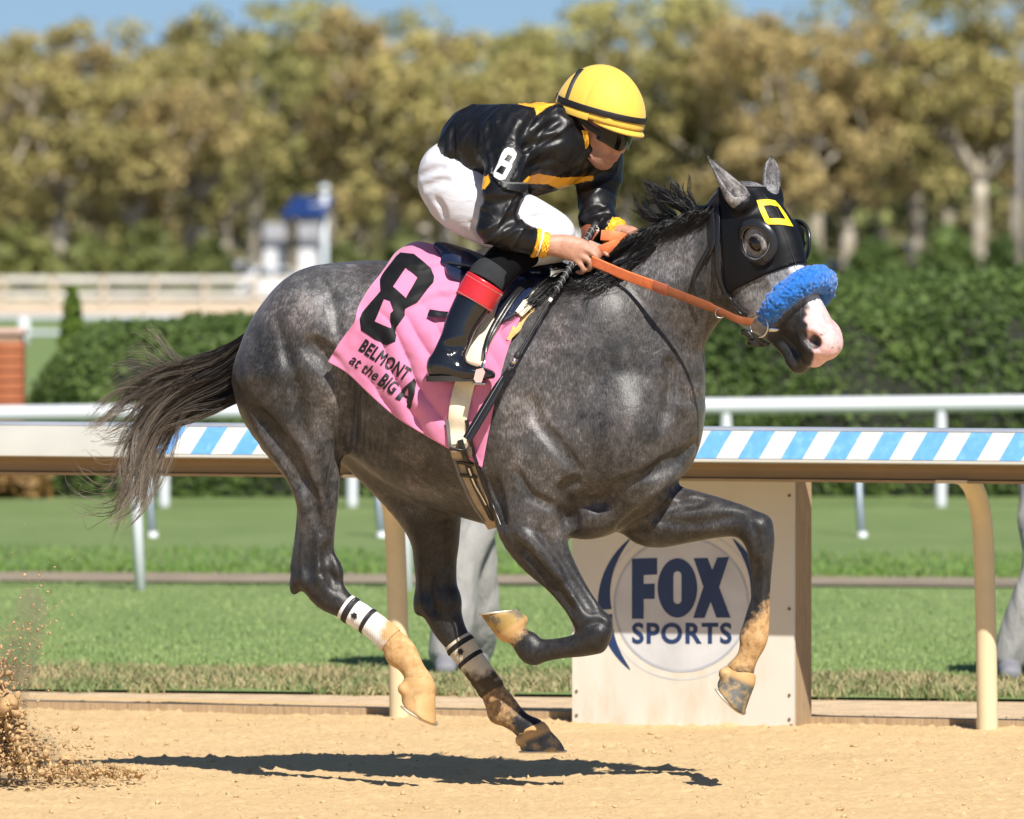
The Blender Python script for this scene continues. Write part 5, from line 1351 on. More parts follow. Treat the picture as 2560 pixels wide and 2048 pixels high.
MW = [mg([(1700, 535), (1660, 500), (1630, 470), (1597, 448)], -.03), mg([(1720, 530), (1680, 500), (1640, 480), (1600, 455)], -.02), mg([(1735, 525), (1695, 505), (1650, 500), (1620, 470)], -.03), mg([(1725, 528), (1690, 490), (1680, 450), (1640, 430)], -.02), mg([(1745, 522), (1720, 480), (1712, 445), (1705, 432)], 0), mg([(1650, 550), (1620, 545), (1605, 520), (1592, 492)], -.02), mg([(1680, 540), (1640, 545), (1600, 530), (1585, 540)], -.03)]
hair('windblown_mane', MW, 560, .010, .0014, .0004, MANEM, 9, seg=14, parent=horse, frizz=.011, lenvar=.6, locks=60, tight=.6)
mh = lambda L: [onneck(x, y, .014 + .004 * k) for k, (x, y) in enumerate(L)]
MH = [mh([(1500, 668), (1445, 690), (1410, 700), (1370, 712)]), mh([(1520, 665), (1465, 695), (1430, 712), (1395, 722)]), mh([(1560, 650), (1500, 690), (1460, 715), (1420, 730)]), mh([(1600, 640), (1545, 680), (1505, 712), (1465, 735)]), mh([(1640, 615), (1590, 650), (1550, 690), (1515, 712)])]
MT = [[P(1430, 672, -.06), P(1390, 655, -.08), P(1350, 652, -.09), P(1322, 640, -.09)], [P(1440, 672, -.08), P(1395, 668, -.10), P(1360, 668, -.11), P(1330, 672, -.11)]]
hair('withers_mane', MT, 120, .008, .0014, .0005, MANEM, 13, seg=10, parent=horse, frizz=.02, lenvar=.5)
hair('withers_mane', MH, 700, .010, .0016, .0006, MANEM, 11, seg=12, parent=horse, frizz=.02, lenvar=.5)
# ------------------------------------------------------------------ materials
t = NT('pink_cloth'); w = t.noise(180, 3); t.set(col=t.ramp(t.noise(7, 3), [(.3, (.60, .19, .34)), (.7, (.66, .23, .385))]), rough=.75, spec=.2, sheen=.25, normal=t.bump(w, .15, .001)); PINK = t.m
t = NT('black_patch_cloth'); t.set(col=t.ramp(t.noise(30, 4), [(.3, (.005, .005, .006)), (.7, (.010, .010, .011))]), rough=.6, spec=.2, normal=t.bump(t.noise(400, 2), .2, .0006)); BLACKCLOTH = t.m
BLEATHER = plain('black_leather', (.012, .012, .014), .32, nscale=30, bump=.15, bscale=220, bdist=.002)
NAVYLEATHER = plain('navy_saddle_leather', (.012, .020, .050), .22, nscale=18, bump=.1, bscale=180, bdist=.002, coat=.3)
BROWNLEATHER = plain('brown_rein_leather', (.25, .075, .030), .42, nscale=40, bump=.2, bscale=200, bdist=.002)
ORANGE = plain('orange_rubber_grip', (.72, .19, .065), .6, nscale=50, bump=.3, bscale=260, bdist=.002)
CREAM = plain('cream_webbing', (.78, .70, .54), .75, nscale=25, bump=.3, bscale=300, bdist=.002)
GREYWEB = plain('grey_felt', (.16, .155, .15), .85, nscale=25, bump=.3, bscale=260, bdist=.002)
STEEL = plain('steel', (.66, .65, .63), .22, metal=1.0, nscale=30)
WHITEP = plain('white_trim', (.82, .82, .80), .55, nscale=30)
YELLOW = plain('yellow_silk', (.86, .55, .035), .45, nscale=20, bump=.15, bscale=80)

# ------------------------------------------------------------------ saddle cloth
def bez(pl, n): return catmull(np.array(pl, float), n)
def resamp(pl, n):
    q = catmull(np.array(pl, float), 16); s = np.r_[0, np.cumsum(np.hypot(*np.diff(q, axis=0).T))]; s /= s[-1]
    w_ = np.linspace(0, 1, n); return np.stack([np.interp(w_, s, q[:, 0]), np.interp(w_, s, q[:, 1])], 1)
NU, NV = 130, 110
bot = resamp([(820, 905), (870, 935), (930, 992), (1000, 1050), (1070, 1092), (1118, 1120), (1160, 1140), (1205, 1170)], NU)
top = resamp([(962, 676), (985, 637), (1012, 616), (1042, 605), (1080, 612), (1128, 632), (1180, 660), (1230, 676), (1290, 684), (1335, 692)], NU)
lef = resamp([(820, 905), (850, 855), (884, 808), (893, 775), (905, 750), (930, 712), (962, 676)], NV)
rig = resamp([(1205, 1170), (1222, 1080), (1240, 990), (1262, 900), (1290, 820), (1318, 760), (1335, 692)], NV)
U = np.linspace(0, 1, NU)[:, None, None]; Vv = np.linspace(0, 1, NV)[None, :, None]
coon = (1-Vv)*bot[:, None] + Vv*top[:, None] + (1-U)*lef[None] + U*rig[None] - ((1-U)*(1-Vv)*bot[0] + U*(1-Vv)*bot[-1] + (1-U)*Vv*top[0] + U*Vv*top[-1])
cpx, cpy = coon[..., 0], coon[..., 1]
flat = np.array([P(x, y, -.9) for x, y in zip(cpx.ravel(), cpy.ravel())])
hit = HZ.hit(flat, P(1300, 900, .1) - P(1300, 900, -.9)); dmiss = HZ.sample(hit) > .01
yb = hit[:, 1].reshape(NU, NV); miss = dmiss.reshape(NU, NV)
ycm = -YAW * (cpx - 1270) / S
vz = np.clip((1010 - cpy) / (1010 - top[:, 1][:, None]), 0, 1)
arc = ycm - .315 * np.sqrt(np.maximum(0, 1 - vz ** 2.6))
ysurf = np.minimum(np.where(miss, 9, yb - .008), arc)
for _ in range(6):
    q = np.pad(ysurf, 1, mode='edge'); sm_ = (q[:-2, 1:-1] + q[2:, 1:-1] + q[1:-1, :-2] + q[1:-1, 2:] + 4 * ysurf) / 8
    ysurf = np.minimum(sm_, np.where(miss, sm_, yb - .006))
# folds: hanging diagonally from the girth towards the rear corner, and a bulge behind
def folds(x, y):
    p = np.stack([x / S, y / S, x * 0], -1).reshape(-1, 3)
    wn = (fbm(p, 7, 2, 4).reshape(x.shape) - .5)
    t1 = (x * .84 - y * .54) / 17 + wn * 5
    amp = sstep(700, 900, y) * sstep(880, 980, x)
    f = (np.abs(np.sin(t1 * 1.0)) ** .75) * .020 * amp
    f += .016 * np.maximum(0, np.sin((x * .35 + y * .93) / 15 + wn * 6)) ** 1.5 * (1 - amp) * sstep(930, 1060, x)
    f += .010 * (fbm(p, 22, 2, 9).reshape(x.shape) - .4)
    f += .030 * np.exp(-(((x - 960) / 90) ** 2 + ((y - 740) / 110) ** 2))
    f += .018 * np.exp(-(((x - 884) / 18) ** 2 + ((y - 795) / 26) ** 2))
    f *= 1 - .75 * sstep(1120, 1190, x)
    return f
ynear = ysurf - folds(cpx, cpy)
def cloth_xyz(px, py, y):
    d = (y + CAM_D) / F_PX; return np.stack([(px - CX) * d, y, CAM_H - (py - HY) * d], -1)
near = cloth_xyz(cpx, cpy, ynear)
NF = 40                                                     # over the back and down the far side
far = []
for j in range(1, NF):
    q = near[:, NV - 1] if False else None
    k = NV - 1 - int(j * (NV - 1) / (NF + 12)); a = near[:, k].copy()
    off = (ycm[:, NV - 1] - a[:, 1])
    a += HL * (2 * off * .98)[:, None] * 1.0
    far.append(a)
grid = np.concatenate([near, np.stack(far, 1)], 1); NT_ = grid.shape[1]
idx = np.arange(NU * NT_).reshape(NU, NT_)
cf = np.stack([idx[:-1, :-1], idx[1:, :-1], idx[1:, 1:], idx[:-1, 1:]], -1).reshape(-1, 4)
cloth = mesh_obj('saddle_cloth', grid.reshape(-1, 3), cf, PINK, None, smooth=True)
sd = cloth.modifiers.new('thick', 'SOLIDIFY'); sd.thickness = .003; sd.offset = 0
tag(cloth, 'pink number cloth printed with a big black 8 hanging over the grey horse', 'saddle cloth')
from mathutils.bvhtree import BVHTree
CB = BVHTree.FromPolygons([Vector(q) for q in grid.reshape(-1, 3)], [tuple(int(i) for i in q) for q in cf])
def on_bvh(bv, off, fallback=-.2, y0=-1.2):
    def fn(u, v):
        out = []
        for x, y in zip(u, v):
            a = P(x, y, y0); b = P(x, y, y0 + 1)
            h = bv.ray_cast(Vector(a), Vector(b - a).normalized())
            if h[0] is None: out.append(P(x, y, fallback))
            else:
                n = h[1] if h[1].y < 0 else -h[1]; out.append(np.array(h[0] + n * off))
        return np.array(out)
    return fn
r3 = lambda L: [(780 + .3595 * x, 560 + .3595 * y) for x, y in L]
eight = [r3([(620,205),(710,215),(825,310),(850,370),(845,410),(730,545),(650,590),(645,640),(590,720),(580,820),(520,845),(440,805),(345,740),(330,660),(350,620),(480,470),(475,390),(490,360),(590,230)]),
         r3([(655,305),(735,375),(655,520),(565,440)]), r3([(505,525),(545,540),(568,605),(548,625),(550,730),(440,680)])]
def lift(o): pass
n8 = decal('number_eight', eight, on_bvh(CB, .0042), 7, BLACKCLOTH, cloth); n8['label'] = 'big black figure 8 sewn on the pink cloth'
INK = plain('black_print', (.006, .005, .006), .6, nscale=40)
belm = txt_px(embolden(glyphs('BELMONT', 1, 0, 0, 1.08), .034), (896, 874), 34, 29.5, 46)
decal('printed_word', belm, on_bvh(CB, .0036), 6, INK, cloth)
atth = txt_px(embolden(glyphs('at the', 1, 0, .15, 1.02), .014), (872, 906), 35, 34, 40)
decal('printed_word', atth, on_bvh(CB, .0036), 6, INK, cloth)
big = txt_px(embolden(glyphs('BIG', 1, 0, 0, 1.08), .04), (944, 959), 37, 29, 46)
decal('printed_word', big, on_bvh(CB, .0036), 6, INK, cloth)
decal('printed_letter', [r3([(712,1072),(722,1085),(714,1190),(690,1285),(655,1272),(668,1215),(632,1202),(612,1232),(580,1214),(640,1140)]), r3([(672,1140),(640,1185),(676,1200)])], on_bvh(CB, .0036), 6, INK, cloth)

# ------------------------------------------------------------------ girth, saddle, stirrup
def over(px, py, off):                      # on the cloth or the horse, whichever is nearer, lifted by off
    a = P(px, py, -1.2); b = P(px, py, -.2)
    h = CB.ray_cast(Vector(a), Vector(b - a).normalized()); s_ = HZ.surf(px, py)
    y = min(s_[1], yc(px) + .02)
    if h[0] is not None: y = min(y, h[0].y)
    return P(px, py, y - off)
def strap_on(mb, pix, w_px, t, off, n=8, smooth_y=3):
    q = catmull(np.array([p[:2] for p in pix], float), n); pts = np.array([over(x, y, off) for x, y in q])
    for _ in range(smooth_y):
        yy = pts[:, 1].copy(); yy[1:-1] = np.minimum(yy[1:-1], (yy[:-2] + yy[2:] + yy[1:-1]) / 3); pts[:, 1] = yy
    tg_ = np.gradient(pts, axis=0); wd = np.cross(tg_, np.array([0, -1.0, 0]))
    # tilt the width direction with the surface
    for i in range(len(pts)):
        a_ = unit(wd[i]); e = .03
        x0, y0 = q[i] - np.array([a_[0], -a_[2]]) * 14; x1, y1 = q[i] + np.array([a_[0], -a_[2]]) * 14
        d_ = over(x1, y1, off) - over(x0, y0, off)
        if abs(d_[1]) > 2.5 * np.hypot(d_[0], d_[2]): d_[1] = np.sign(d_[1]) * 2.5 * np.hypot(d_[0], d_[2])
        wd[i] = unit(d_)
    for _ in range(6): wd[1:-1] = (wd[:-2] + wd[2:] + 2 * wd[1:-1]) / 4
    ww = w_px / S if np.isscalar(w_px) else np.interp(np.linspace(0, 1, len(pts)), np.linspace(0, 1, len(w_px)), np.array(w_px) / S)
    mb.strap(pts, list(wd), list(ww) if not np.isscalar(ww) else ww, t); return pts
girth = empty('girth', HZ.surf(1180, 1150), 'cream elastic girth with black straps buckled round the horse behind its elbow', 'girth')
mb = MB(); strap_on(mb, [(1262, 735), (1232, 800), (1196, 870), (1168, 940), (1152, 1000), (1143, 1060), (1146, 1110)], [40, 44, 48, 50, 50, 46, 40], .006, .010)
shade_auto(fix_normals(mb.build('elastic_band', CREAM, girth)), 50)
mb = MB(); strap_on(mb, [(1146, 1085), (1156, 1140), (1175, 1200), (1203, 1262), (1236, 1318)], [54, 56, 54, 46, 34], .007, .008)
shade_auto(fix_normals(mb.build('felt_lining', plain('tan_felt', (.34, .27, .20), .8), girth)), 50)
for dx, w_ in ((-24, 9), (29, 9)):
    mb = MB(); strap_on(mb, [(1140 + dx * .9, 1050), (1149 + dx, 1110), (1160 + dx, 1150), (1180 + dx, 1205), (1206 + dx * .9, 1265), (1234 + dx * .6, 1314)], w_, .006, .014)
    shade_auto(fix_normals(mb.build('binding', BLEATHER if dx > 0 else GREYWEB, girth)), 50)
mb = MB(); strap_on(mb, [(1150, 1100), (1162, 1140), (1180, 1195), (1203, 1245), (1230, 1300)], 15, .006, .020)
shade_auto(fix_normals(mb.build('billet_strap', BLEATHER, girth)), 50)
mb = MB(); strap_on(mb, [(1172, 1170), (1186, 1208), (1204, 1240), (1216, 1262)], 5, .005, .025)
shade_auto(fix_normals(mb.build('edge_strip', STEEL, girth)), 50)
for (x, y) in ((1158, 1158), (1167, 1190), (1140, 1124)):
    mb = MB(); strap_on(mb, [(x - 16, y - 2), (x, y), (x + 26, y + 4)], 8, .006, .025, n=4)
    shade_auto(fix_normals(mb.build('keeper', BLEATHER, girth)), 50)

saddle = empty('racing_saddle', HZ.surf(1250, 700), 'small navy leather racing saddle strapped over the pink cloth', 'saddle')
SF = Field((-.30, -.50, 1.50), (.25, .35, 1.85), .005)
SF.loft([(P(1135, 660, yc(1135) - .02), .030, .13), (P(1165, 655, yc(1165) - .02), .034, .14), (P(1230, 668, yc(1230) - .02), .028, .13), (P(1300, 678, yc(1300) - .01), .028, .09), (P(1355, 682, yc(1355)), .034, .06)], L=HL, k=.02)
SF.loft([(P(1150, 640, yc(1150) - .05), .028, .10), (P(1160, 655, yc(1150) - .12), .034, .05)], L=HL, k=.03)
so = SF.obj('seat', NAVYLEATHER, saddle, relax=4)
mb = MB(); strap_on(mb, [(1352, 682), (1322, 700), (1292, 735), (1266, 775), (1245, 800)], [46, 60, 64, 52, 26], .009, .014)
shade_auto(fix_normals(mb.build('flap', NAVYLEATHER, saddle)), 60)
mb = MB(); strap_on(mb, [(1128, 652), (1140, 680), (1165, 692), (1190, 690)], [34, 50, 44, 20], .010, .020)
shade_auto(fix_normals(mb.build('cantle_flap', NAVYLEATHER, saddle)), 60)
mb = MB(); strap_on(mb, [(1376, 702), (1352, 722), (1326, 752), (1296, 786)], [24, 30, 30, 22], .014, .012)
shade_auto(fix_normals(mb.build('cream_pad', CREAM, saddle)), 60)
mb = MB(); strap_on(mb, [(1330, 770), (1312, 790), (1290, 822), (1270, 850)], [20, 26, 22, 8], .012, -.001)
shade_auto(fix_normals(mb.build('sponge_pad', plain('yellow_sponge', (.62, .42, .16), .9, bump=.6, bscale=150), saddle)), 60)
mb = MB(); strap_on(mb, [(1072, 782), (1092, 785), (1112, 787), (1140, 788), (1165, 790)], 18, .006, .022)
shade_auto(fix_normals(mb.build('loose_strap_end', BLEATHER, saddle)), 50)
for k_, off in ((0, .030), (9, .036)):
    mb = MB(); strap_on(mb, [(1330 - k_, 700), (1288 - k_, 742), (1250 - k_, 800), (1222 - k_ * .5, 850), (1212, 885)], 11, .005, off)
    shade_auto(fix_normals(mb.build('stirrup_leather', BLEATHER, saddle)), 50)

# ------------------------------------------------------------------ hood, bridle, shadow roll, reins
def subfield(src, iso): q = Field.__new__(Field); q.lo = src.lo; q.h = src.h; q.n = src.n; q.a = src.a - np.float32(iso); return q
HDX.smooth(1)
HD_ = subfield(HDX, .0105)
def half(fl, pt, nrm):                       # keep the side where (p-pt).nrm < 0
    ax = [(fl.lo[k] + fl.h * np.arange(fl.n[k])).astype(np.float32) for k in range(3)]
    d = (ax[0][:, None, None] - pt[0]) * nrm[0] + (ax[1][None, :, None] - pt[1]) * nrm[1] + (ax[2][None, None, :] - pt[2]) * nrm[2]
    fl.a = np.maximum(fl.a, d.astype(np.float32))
half(HD_, K(.322, .0), unit(HH * 1.0 - HN_ * .16))
half(HD_, P(1806, 640, -.4), unit((-1, 0, -.06)))
for sg in (1, -1):
    HD_.loft([(K(ES, EN, sg * .06), .053, .053), (K(ES, EN, sg * .16), .053, .053)], L=HN_, k=.004, op='sub')
HD_.ell(EARN[0] + np.array([-.004, 0, .004]), (.042, .05, .036), k=.004, op='sub')
HD_.ell(EARF[0] + np.array([0, 0, .01]), (.027, .05, .028), k=.004, op='sub')
LYCRA = plain('black_lycra', (.004, .0045, .006), .5, nscale=15, spec=.22, bump=.12, bscale=25, bdist=.004)
hood = empty('blinker_hood', K(.15, 0, 0), 'black stretch blinker hood with a yellow square worn over the horse\'s head', 'blinker hood')
HD_.obj('hood_fabric', LYCRA, hood, relax=5)
HDF = subfield(HDX, .0105)
r2 = lambda L: [(1560 + .3478 * x, 360 + .3478 * y) for x, y in L]
sq = decal('yellow_square', [r2([(980, 385), (1065, 378), (1120, 388), (1150, 420), (1200, 490), (1250, 578), (1150, 563), (1050, 566), (1012, 470)]), r2([(1035, 425), (1085, 421), (1140, 432), (1195, 525), (1135, 518), (1075, 521)])], on_field(HDF, .003, -1.0), 6, plain('yellow_patch', (.88, .62, .02), .55), hood)
for sg in (1, -1):
    mb = MB(); c = K(ES, EN, sg * .112); pts = []
    for k in range(37):
        th = 2 * math.pi * k / 36
        back = .5 - .5 * math.cos(th - math.pi)          # 1 towards the poll side
        pts.append(c + (HH * math.cos(th) + HN_ * math.sin(th)) * .066 + HR * sg * (-.006 + .022 * max(0, -math.cos(th + .5)) - .012 * abs(math.sin(th)) ))
    mb.strap(pts, [unit(np.cross(HR, unit(p - c)) * 0 + unit(p - c) * .75 + HR * sg * -.5) for p in pts], .027, .010)
    shade_auto(fix_normals(mb.build('eye_cup', plain('black_vinyl', (.014, .015, .018), .3), hood)), 60)
    mb = MB(); pts2 = [p - unit(p - c) * .013 + HR * sg * .004 for p in pts]
    mb.tube(pts2, .0022, 6, False); mb.build('eye_cup_piping', GREYWEB, hood, True)
mb = MB(); sm_pts = on_field(HDF, .0015, -1.0)(*np.array(r2([(1020, 325), (1130, 450), (1170, 580), (1205, 680), (1240, 770), (1275, 870)])).T)
mb.tube(catmull(sm_pts, 4), .0012, 5); mb.build('seam', plain('seam_thread', (.03, .03, .035), .6), hood, True)

bridle = empty('bridle', K(.40, -.15, .06), 'black leather bridle with steel bit and a blue fleece shadow roll', 'bridle')
def head_strap(pix, w, name, off=.004, mat=BLEATHER, t_=.005):
    q = catmull(np.array(r2(pix), float), 6); pts = on_field(HDF, off, -1.0)(q[:, 0], q[:, 1])
    tg_ = np.gradient(pts, axis=0); g = HDF.grad(pts); wd = np.cross(tg_, g)
    mb = MB(); mb.strap(pts, [unit(x) for x in wd], w, t_); return shade_auto(fix_normals(mb.build(name, mat, bridle)), 50)
head_strap([(700, 425), (708, 520), (706, 640), (700, 760), (702, 870), (722, 970), (765, 1075), (820, 1140), (880, 1195), (925, 1225)], .016, 'cheek_piece')
head_strap([(665, 470), (672, 560), (676, 640), (672, 700), (640, 770)], .020, 'crown_strap', .006)
head_strap([(735, 1075), (800, 1100), (830, 1160), (880, 1210), (915, 1215)], .011, 'cheek_piece', .007)
head_strap([(655, 730), (600, 820), (556, 900), (532, 990), (545, 1060), (600, 1125)], .013, 'throat_latch', .012)
ring_c = P(*r2([(972, 1312)])[0], K(.46, -.15, .085)[1]); mb = MB()
mb.tube([ring_c + (HH * math.cos(a_) + HN_ * math.sin(a_)) * .035 for a_ in np.linspace(0, 6.2832, 33)], .0032, 8, False); mb.build('bit_ring', STEEL, bridle, True)
e0 = P(*r2([(1032, 1330)])[0], ring_c[1] - .006); e1_ = P(*r2([(1135, 1338)])[0], ring_c[1] + .0)
mb = MB(); mb.tube([e0, e0 * .8 + e1_ * .2, e0 * .4 + e1_ * .6, e1_], [.006, .0085, .007, .003], 12); mb.build('bit_mouthpiece', STEEL, bridle, True)
mb = MB(); cs = [P(*q, ring_c[1] + d_) for q, d_ in zip(r2([(885, 1345), (920, 1370), (945, 1390), (985, 1420), (1040, 1445)]), (.0, -.005, 0, .01, .03))]
mb.strap(catmull(cs, 4), (0, -.3, 1), .016, .006); shade_auto(fix_normals(mb.build('chin_strap', BLEATHER, bridle)), 50)
mb = MB(); cs = [P(*q, ring_c[1] + d_) for q, d_ in zip(r2([(845, 1350), (880, 1360), (915, 1400), (905, 1430), (960, 1440), (1010, 1440)]), (.01, .0, -.004, 0, .01, .03))]
mb.strap(catmull(cs, 4), (0, -.3, 1), .019, .007); shade_auto(fix_normals(mb.build('chin_strap', BLEATHER, bridle)), 50)
# shadow roll: fleece tube over the nose
RL = [K(.425, -.155, .078), K(.418, -.10, .096), K(.408, -.04, .088), K(.40, .012, .056), K(.397, .032, .0), K(.40, .012, -.056), K(.408, -.04, -.088), K(.418, -.10, -.096), K(.425, -.15, -.08)]
RF = Field(np.min(RL, 0) - .08, np.max(RL, 0) + .08, .0045)
RF.loft([(p, r_, r_) for p, r_ in zip(RL, (.030, .037, .041, .042, .042, .042, .041, .037, .030))], L=(0, 0, 1), k=.01, sub=5)
rv, rf = RF.mesh(); rn = RF.grad(rv)
rv = rv + rn * ((np.abs(fbm(rv, 75, 2, 3) - .5) * 2)[:, None] * .011 + (vnoise(rv, 190, 8)[:, None] - .5) * .005)
t = NT('blue_fleece'); c_ = t.ramp(t.noise(120, 4, .6), [(.3, (.010, .085, .36)), (.55, (.020, .165, .58)), (.75, (.06, .27, .72))]); t.set(col=c_, rough=.95, spec=.1, sheen=.4, normal=t.bump(t.noise(230, 4, .7), .6, .006)); FLEECE = t.m
sr = mesh_obj('shadow_roll', rv, rf, FLEECE, bridle, smooth=True); sr['label'] = 'fluffy bright blue fleece roll across the horse\'s nose'

reins = empty('reins', P(1470, 655, -.30), 'orange rubber-grip reins with brown leather ends stretched from hand to bit', 'reins')
RP = [P(1478, 652, -.285), P(1560, 687, -.33), P(1640, 716, -.40)]
RQ = [P(1638, 716, -.398), P(1664, 725, -.42), P(1783, 771, -.50), P(1840, 797, -.535), P(1880, 806, ring_c[1] - .004)]
mb = MB(); mb.strap(catmull(RP, 10), (0.1, -.35, 1), .034, .008); shade_auto(fix_normals(mb.build('rubber_grip', ORANGE, reins)), 50)
for k in range(7):
    mb = MB(); o_ = (k - 3) * .0043
    mb.tube([p + np.array([0, -.0045, 0]) + unit((.1 - .0, -.35, 1)) * o_ for p in catmull(RP, 10)], .0011, 5); mb.build('grip_rib', ORANGE, reins, True)
mb = MB(); mb.strap(catmull([P(1634, 714, -.397), P(1650, 720, -.41), P(1668, 727, -.424)], 6), (0.1, -.35, 1), .036, .011); shade_auto(fix_normals(mb.build('stitched_join', plain('rust_leather', (.36, .10, .05), .5, bump=.4, bscale=150), reins)), 50)
mb = MB(); mb.strap(catmull(RQ, 10), (0.1, -.35, 1), [.030] * 20 + [.024] * 21, .006); shade_auto(fix_normals(mb.build('leather_rein', BROWNLEATHER, reins)), 50)
mb = MB(); mb.tube([P(1800 + 12 * math.cos(a_), 783 + 12 * math.sin(a_) , -.515) for a_ in np.linspace(0, 6.28, 17)], .0016, 6, False); mb.build('buckle', STEEL, reins, True)
mb = MB(); mb.strap(catmull([P(1455, 585, -.16), P(1470, 578, -.19), P(1490, 590, -.2)], 6), (0, 0.3, 1), .045, .006); shade_auto(fix_normals(mb.build('leather_rein', BROWNLEATHER, reins)), 50)
mb = MB(); mb.strap(catmull([P(1503, 588, -.215), P(1530, 590, -.225), P(1560, 596, -.21), P(1580, 610, -.17)], 6), (0.2, 0.1, 1), .034, .007); shade_auto(fix_normals(mb.build('rubber_grip', ORANGE, reins)), 50)
mb = MB(); mb.strap(catmull([P(1490, 632, -.23), P(1515, 622, -.235), P(1545, 612, -.22), P(1575, 620, -.17)], 6), (-.2, -.3, 1), .036, .007); shade_auto(fix_normals(mb.build('rubber_grip', ORANGE, reins)), 50)

# ------------------------------------------------------------------ hind leg bandages
def bandage(sts, off, t0, t1, lab, cols, lg):
    pts = catmull(np.array([list(H(*c, off)) + [m(a), b] for c, a, b in sts]), 12)
    i0, i1 = int(t0 * (len(pts) - 1)), int(t1 * (len(pts) - 1)); q = pts[i0:i1 + 1]
    root = empty('leg_bandage', q[0, :3], lab, 'leg bandage', lg)
    def ringmesh(nm, a0, a1, ex, mat):
        v = []; f = []; na = 28; n_ = 16
        for i in range(n_ + 1):
            u = a0 + (a1 - a0) * i / n_; k = u * (len(q) - 1); j = min(int(k), len(q) - 2); w_ = k - j
            r_ = q[j] * (1 - w_) + q[j + 1] * w_; T = unit(q[j + 1, :3] - q[j, :3]); L_ = unit(HL - T * HL.dot(T)); N_ = np.cross(T, L_)
            e_ = ex if 0 < i < n_ else ex - .003
            for c in range(na):
                th = 2 * math.pi * c / na; wv = .0012 * math.sin(u * 60 + th * 2)
                v.append(r_[:3] + N_ * math.cos(th) * (r_[3] + e_ + wv) + L_ * math.sin(th) * (r_[4] + e_ + wv))
        for i in range(n_):
            for c in range(na): f.append((i*na+c, i*na+(c+1) % na, (i+1)*na+(c+1) % na, (i+1)*na+c))
        return fix_normals(mesh_obj(nm, v, f, mat, root, smooth=True))
    ringmesh('wrap', 0, 1, .0055, cols[0])
    ringmesh('black_band', .06, .17, .0072, cols[1]); ringmesh('black_band', .40, .48, .0072, cols[1])
    # little black star mark facing the camera
    j = int(.29 * (len(q) - 1)); T = unit(q[j + 1, :3] - q[j, :3]); c = q[j, :3] - HL * (q[j, 4] + .0075) 
    st = []
    for k in range(12):
        r_ = .013 if k % 2 == 0 else .008; st.append((r_ * math.cos(k * math.pi / 6), r_ * math.sin(k * math.pi / 6)))
    mb = MB(); N_ = np.cross(T, HL); mb.prism(st, lambda u, v_, w_: c + T * u + N_ * v_ - HL * w_, .0015); fix_normals(mb.build('black_star', cols[1], root))
    return root
t = NT('white_bandage_with_sand')
g_ = t.math('ADD', t.attr('zz'), 0.0)
def band_mat(nm, base, dirt, lo, hi, horizontal):
    t = NT(nm); sp = t.new('ShaderNodeSeparateXYZ'); t.link(t.geo(), sp.inputs[0])
    f = t.math('ADD', sp.outputs[0] if horizontal else t.math('MULTIPLY', sp.outputs[2], -1.0), t.math('MULTIPLY', t.math('SUBTRACT', t.noise(26, 4), .5), .10))
    f = t.ramp(t.math('DIVIDE', t.math('SUBTRACT', f, lo), hi - lo), [(.3, 0), (.7, 1)])
    t.set(col=t.mix(f, t.ramp(t.noise(60, 3), [(.3, tuple(c * .92 for c in base)), (.7, base)]), t.ramp(t.noise(30, 4), [(.3, tuple(c * .8 for c in dirt)), (.7, dirt)])), rough=.85, spec=.2)
    w_ = t.new('ShaderNodeTexWave'); w_.inputs['Scale'].default_value = 70; w_.inputs['Distortion'].default_value = 2; t.link(t.mapping(t.obj(), (.8, 0, .5)), w_.inputs[0])
    t.set(normal=t.bump(w_.outputs[1], .3, .003)); return t.m
BW = band_mat('white_bandage_sandy', (.80, .79, .77), (.56, .36, .17), P(915, 0)[0], P(990, 0)[0], True)
BC = band_mat('cream_bandage_dirty', (.66, .60, .46), (.10, .075, .05), -P(0, 1655, .1)[2], -P(0, 1712, .1)[2], False)
bpy.data.materials.remove(t.m)
BB = plain('black_elastic', (.012, .012, .014), .6)
bandage(HN2, -.135, .275, .60, 'white bandage with black bands on the hind leg nearest the camera', (BW, BB), 'hind leg bandages')
bandage(HF2, .12, .275, .60, 'dirty cream bandage with black bands on the far hind leg', (BC, BB), 'hind leg bandages')
# ------------------------------------------------------------------ the jockey
# head frame: e1 forward, e3 up, e2 to the jockey's right (near side)
E1 = unit((.86, -.43, -.27)); E2 = unit(np.cross(np.array([0, 0, 1.0]), E1)) * -1; E3 = unit(np.cross(E1, E2)) * -1
if E3[2] < 0: E3 = -E3
HC = P(1500, 287, -.12)
JAX = np.array([E1, E2, E3])
def Q(f, u, l=0.0): return HC + E1 * f + E3 * u + E2 * l
BF = Field((-.34, -.50, 1.25), (.52, .40, 2.20), .0045)
# core under the clothes
BF.loft([(P(1140, 400, .04), .07, .10), (P(1220, 375, .0), .075, .12), (P(1320, 360, -.04), .08, .14), (P(1390, 335, -.08), .07, .12)], L=HL, k=.03)
BF.loft([(P(1385, 335, -.08), .060, .06), (P(1430, 325, -.10), .056, .055), (P(1465, 320, -.115), .055, .055)], k=.04)      # neck
BF.ell(Q(-.005, .01), (.098, .074, .105), JAX, k=.03)                       # skull
BF.ell(Q(.045, -.075), (.055, .062, .075), JAX, k=.035)                     # face
BF.loft([(Q(.05, -.05), .042, .056), (Q(.055, -.10), .040, .05), (Q(.052, -.138), .030, .034), (Q(.052, -.150), .024, .026)], L=E2, k=.025)   # jaw to chin
BF.loft([(Q(-.03, -.07, .052), .014, .016), (Q(-.005, -.115, .048), .015, .016), (Q(.040, -.143, .022), .014, .014)], L=E2, k=.03)            # jaw edge
BF.loft([(Q(.092, -.04), .010, .010), (Q(.100, -.065), .012, .0125), (Q(.109, -.084), .0125, .0150), (Q(.100, -.095), .009, .0165)], L=E2, k=.014)  # nose
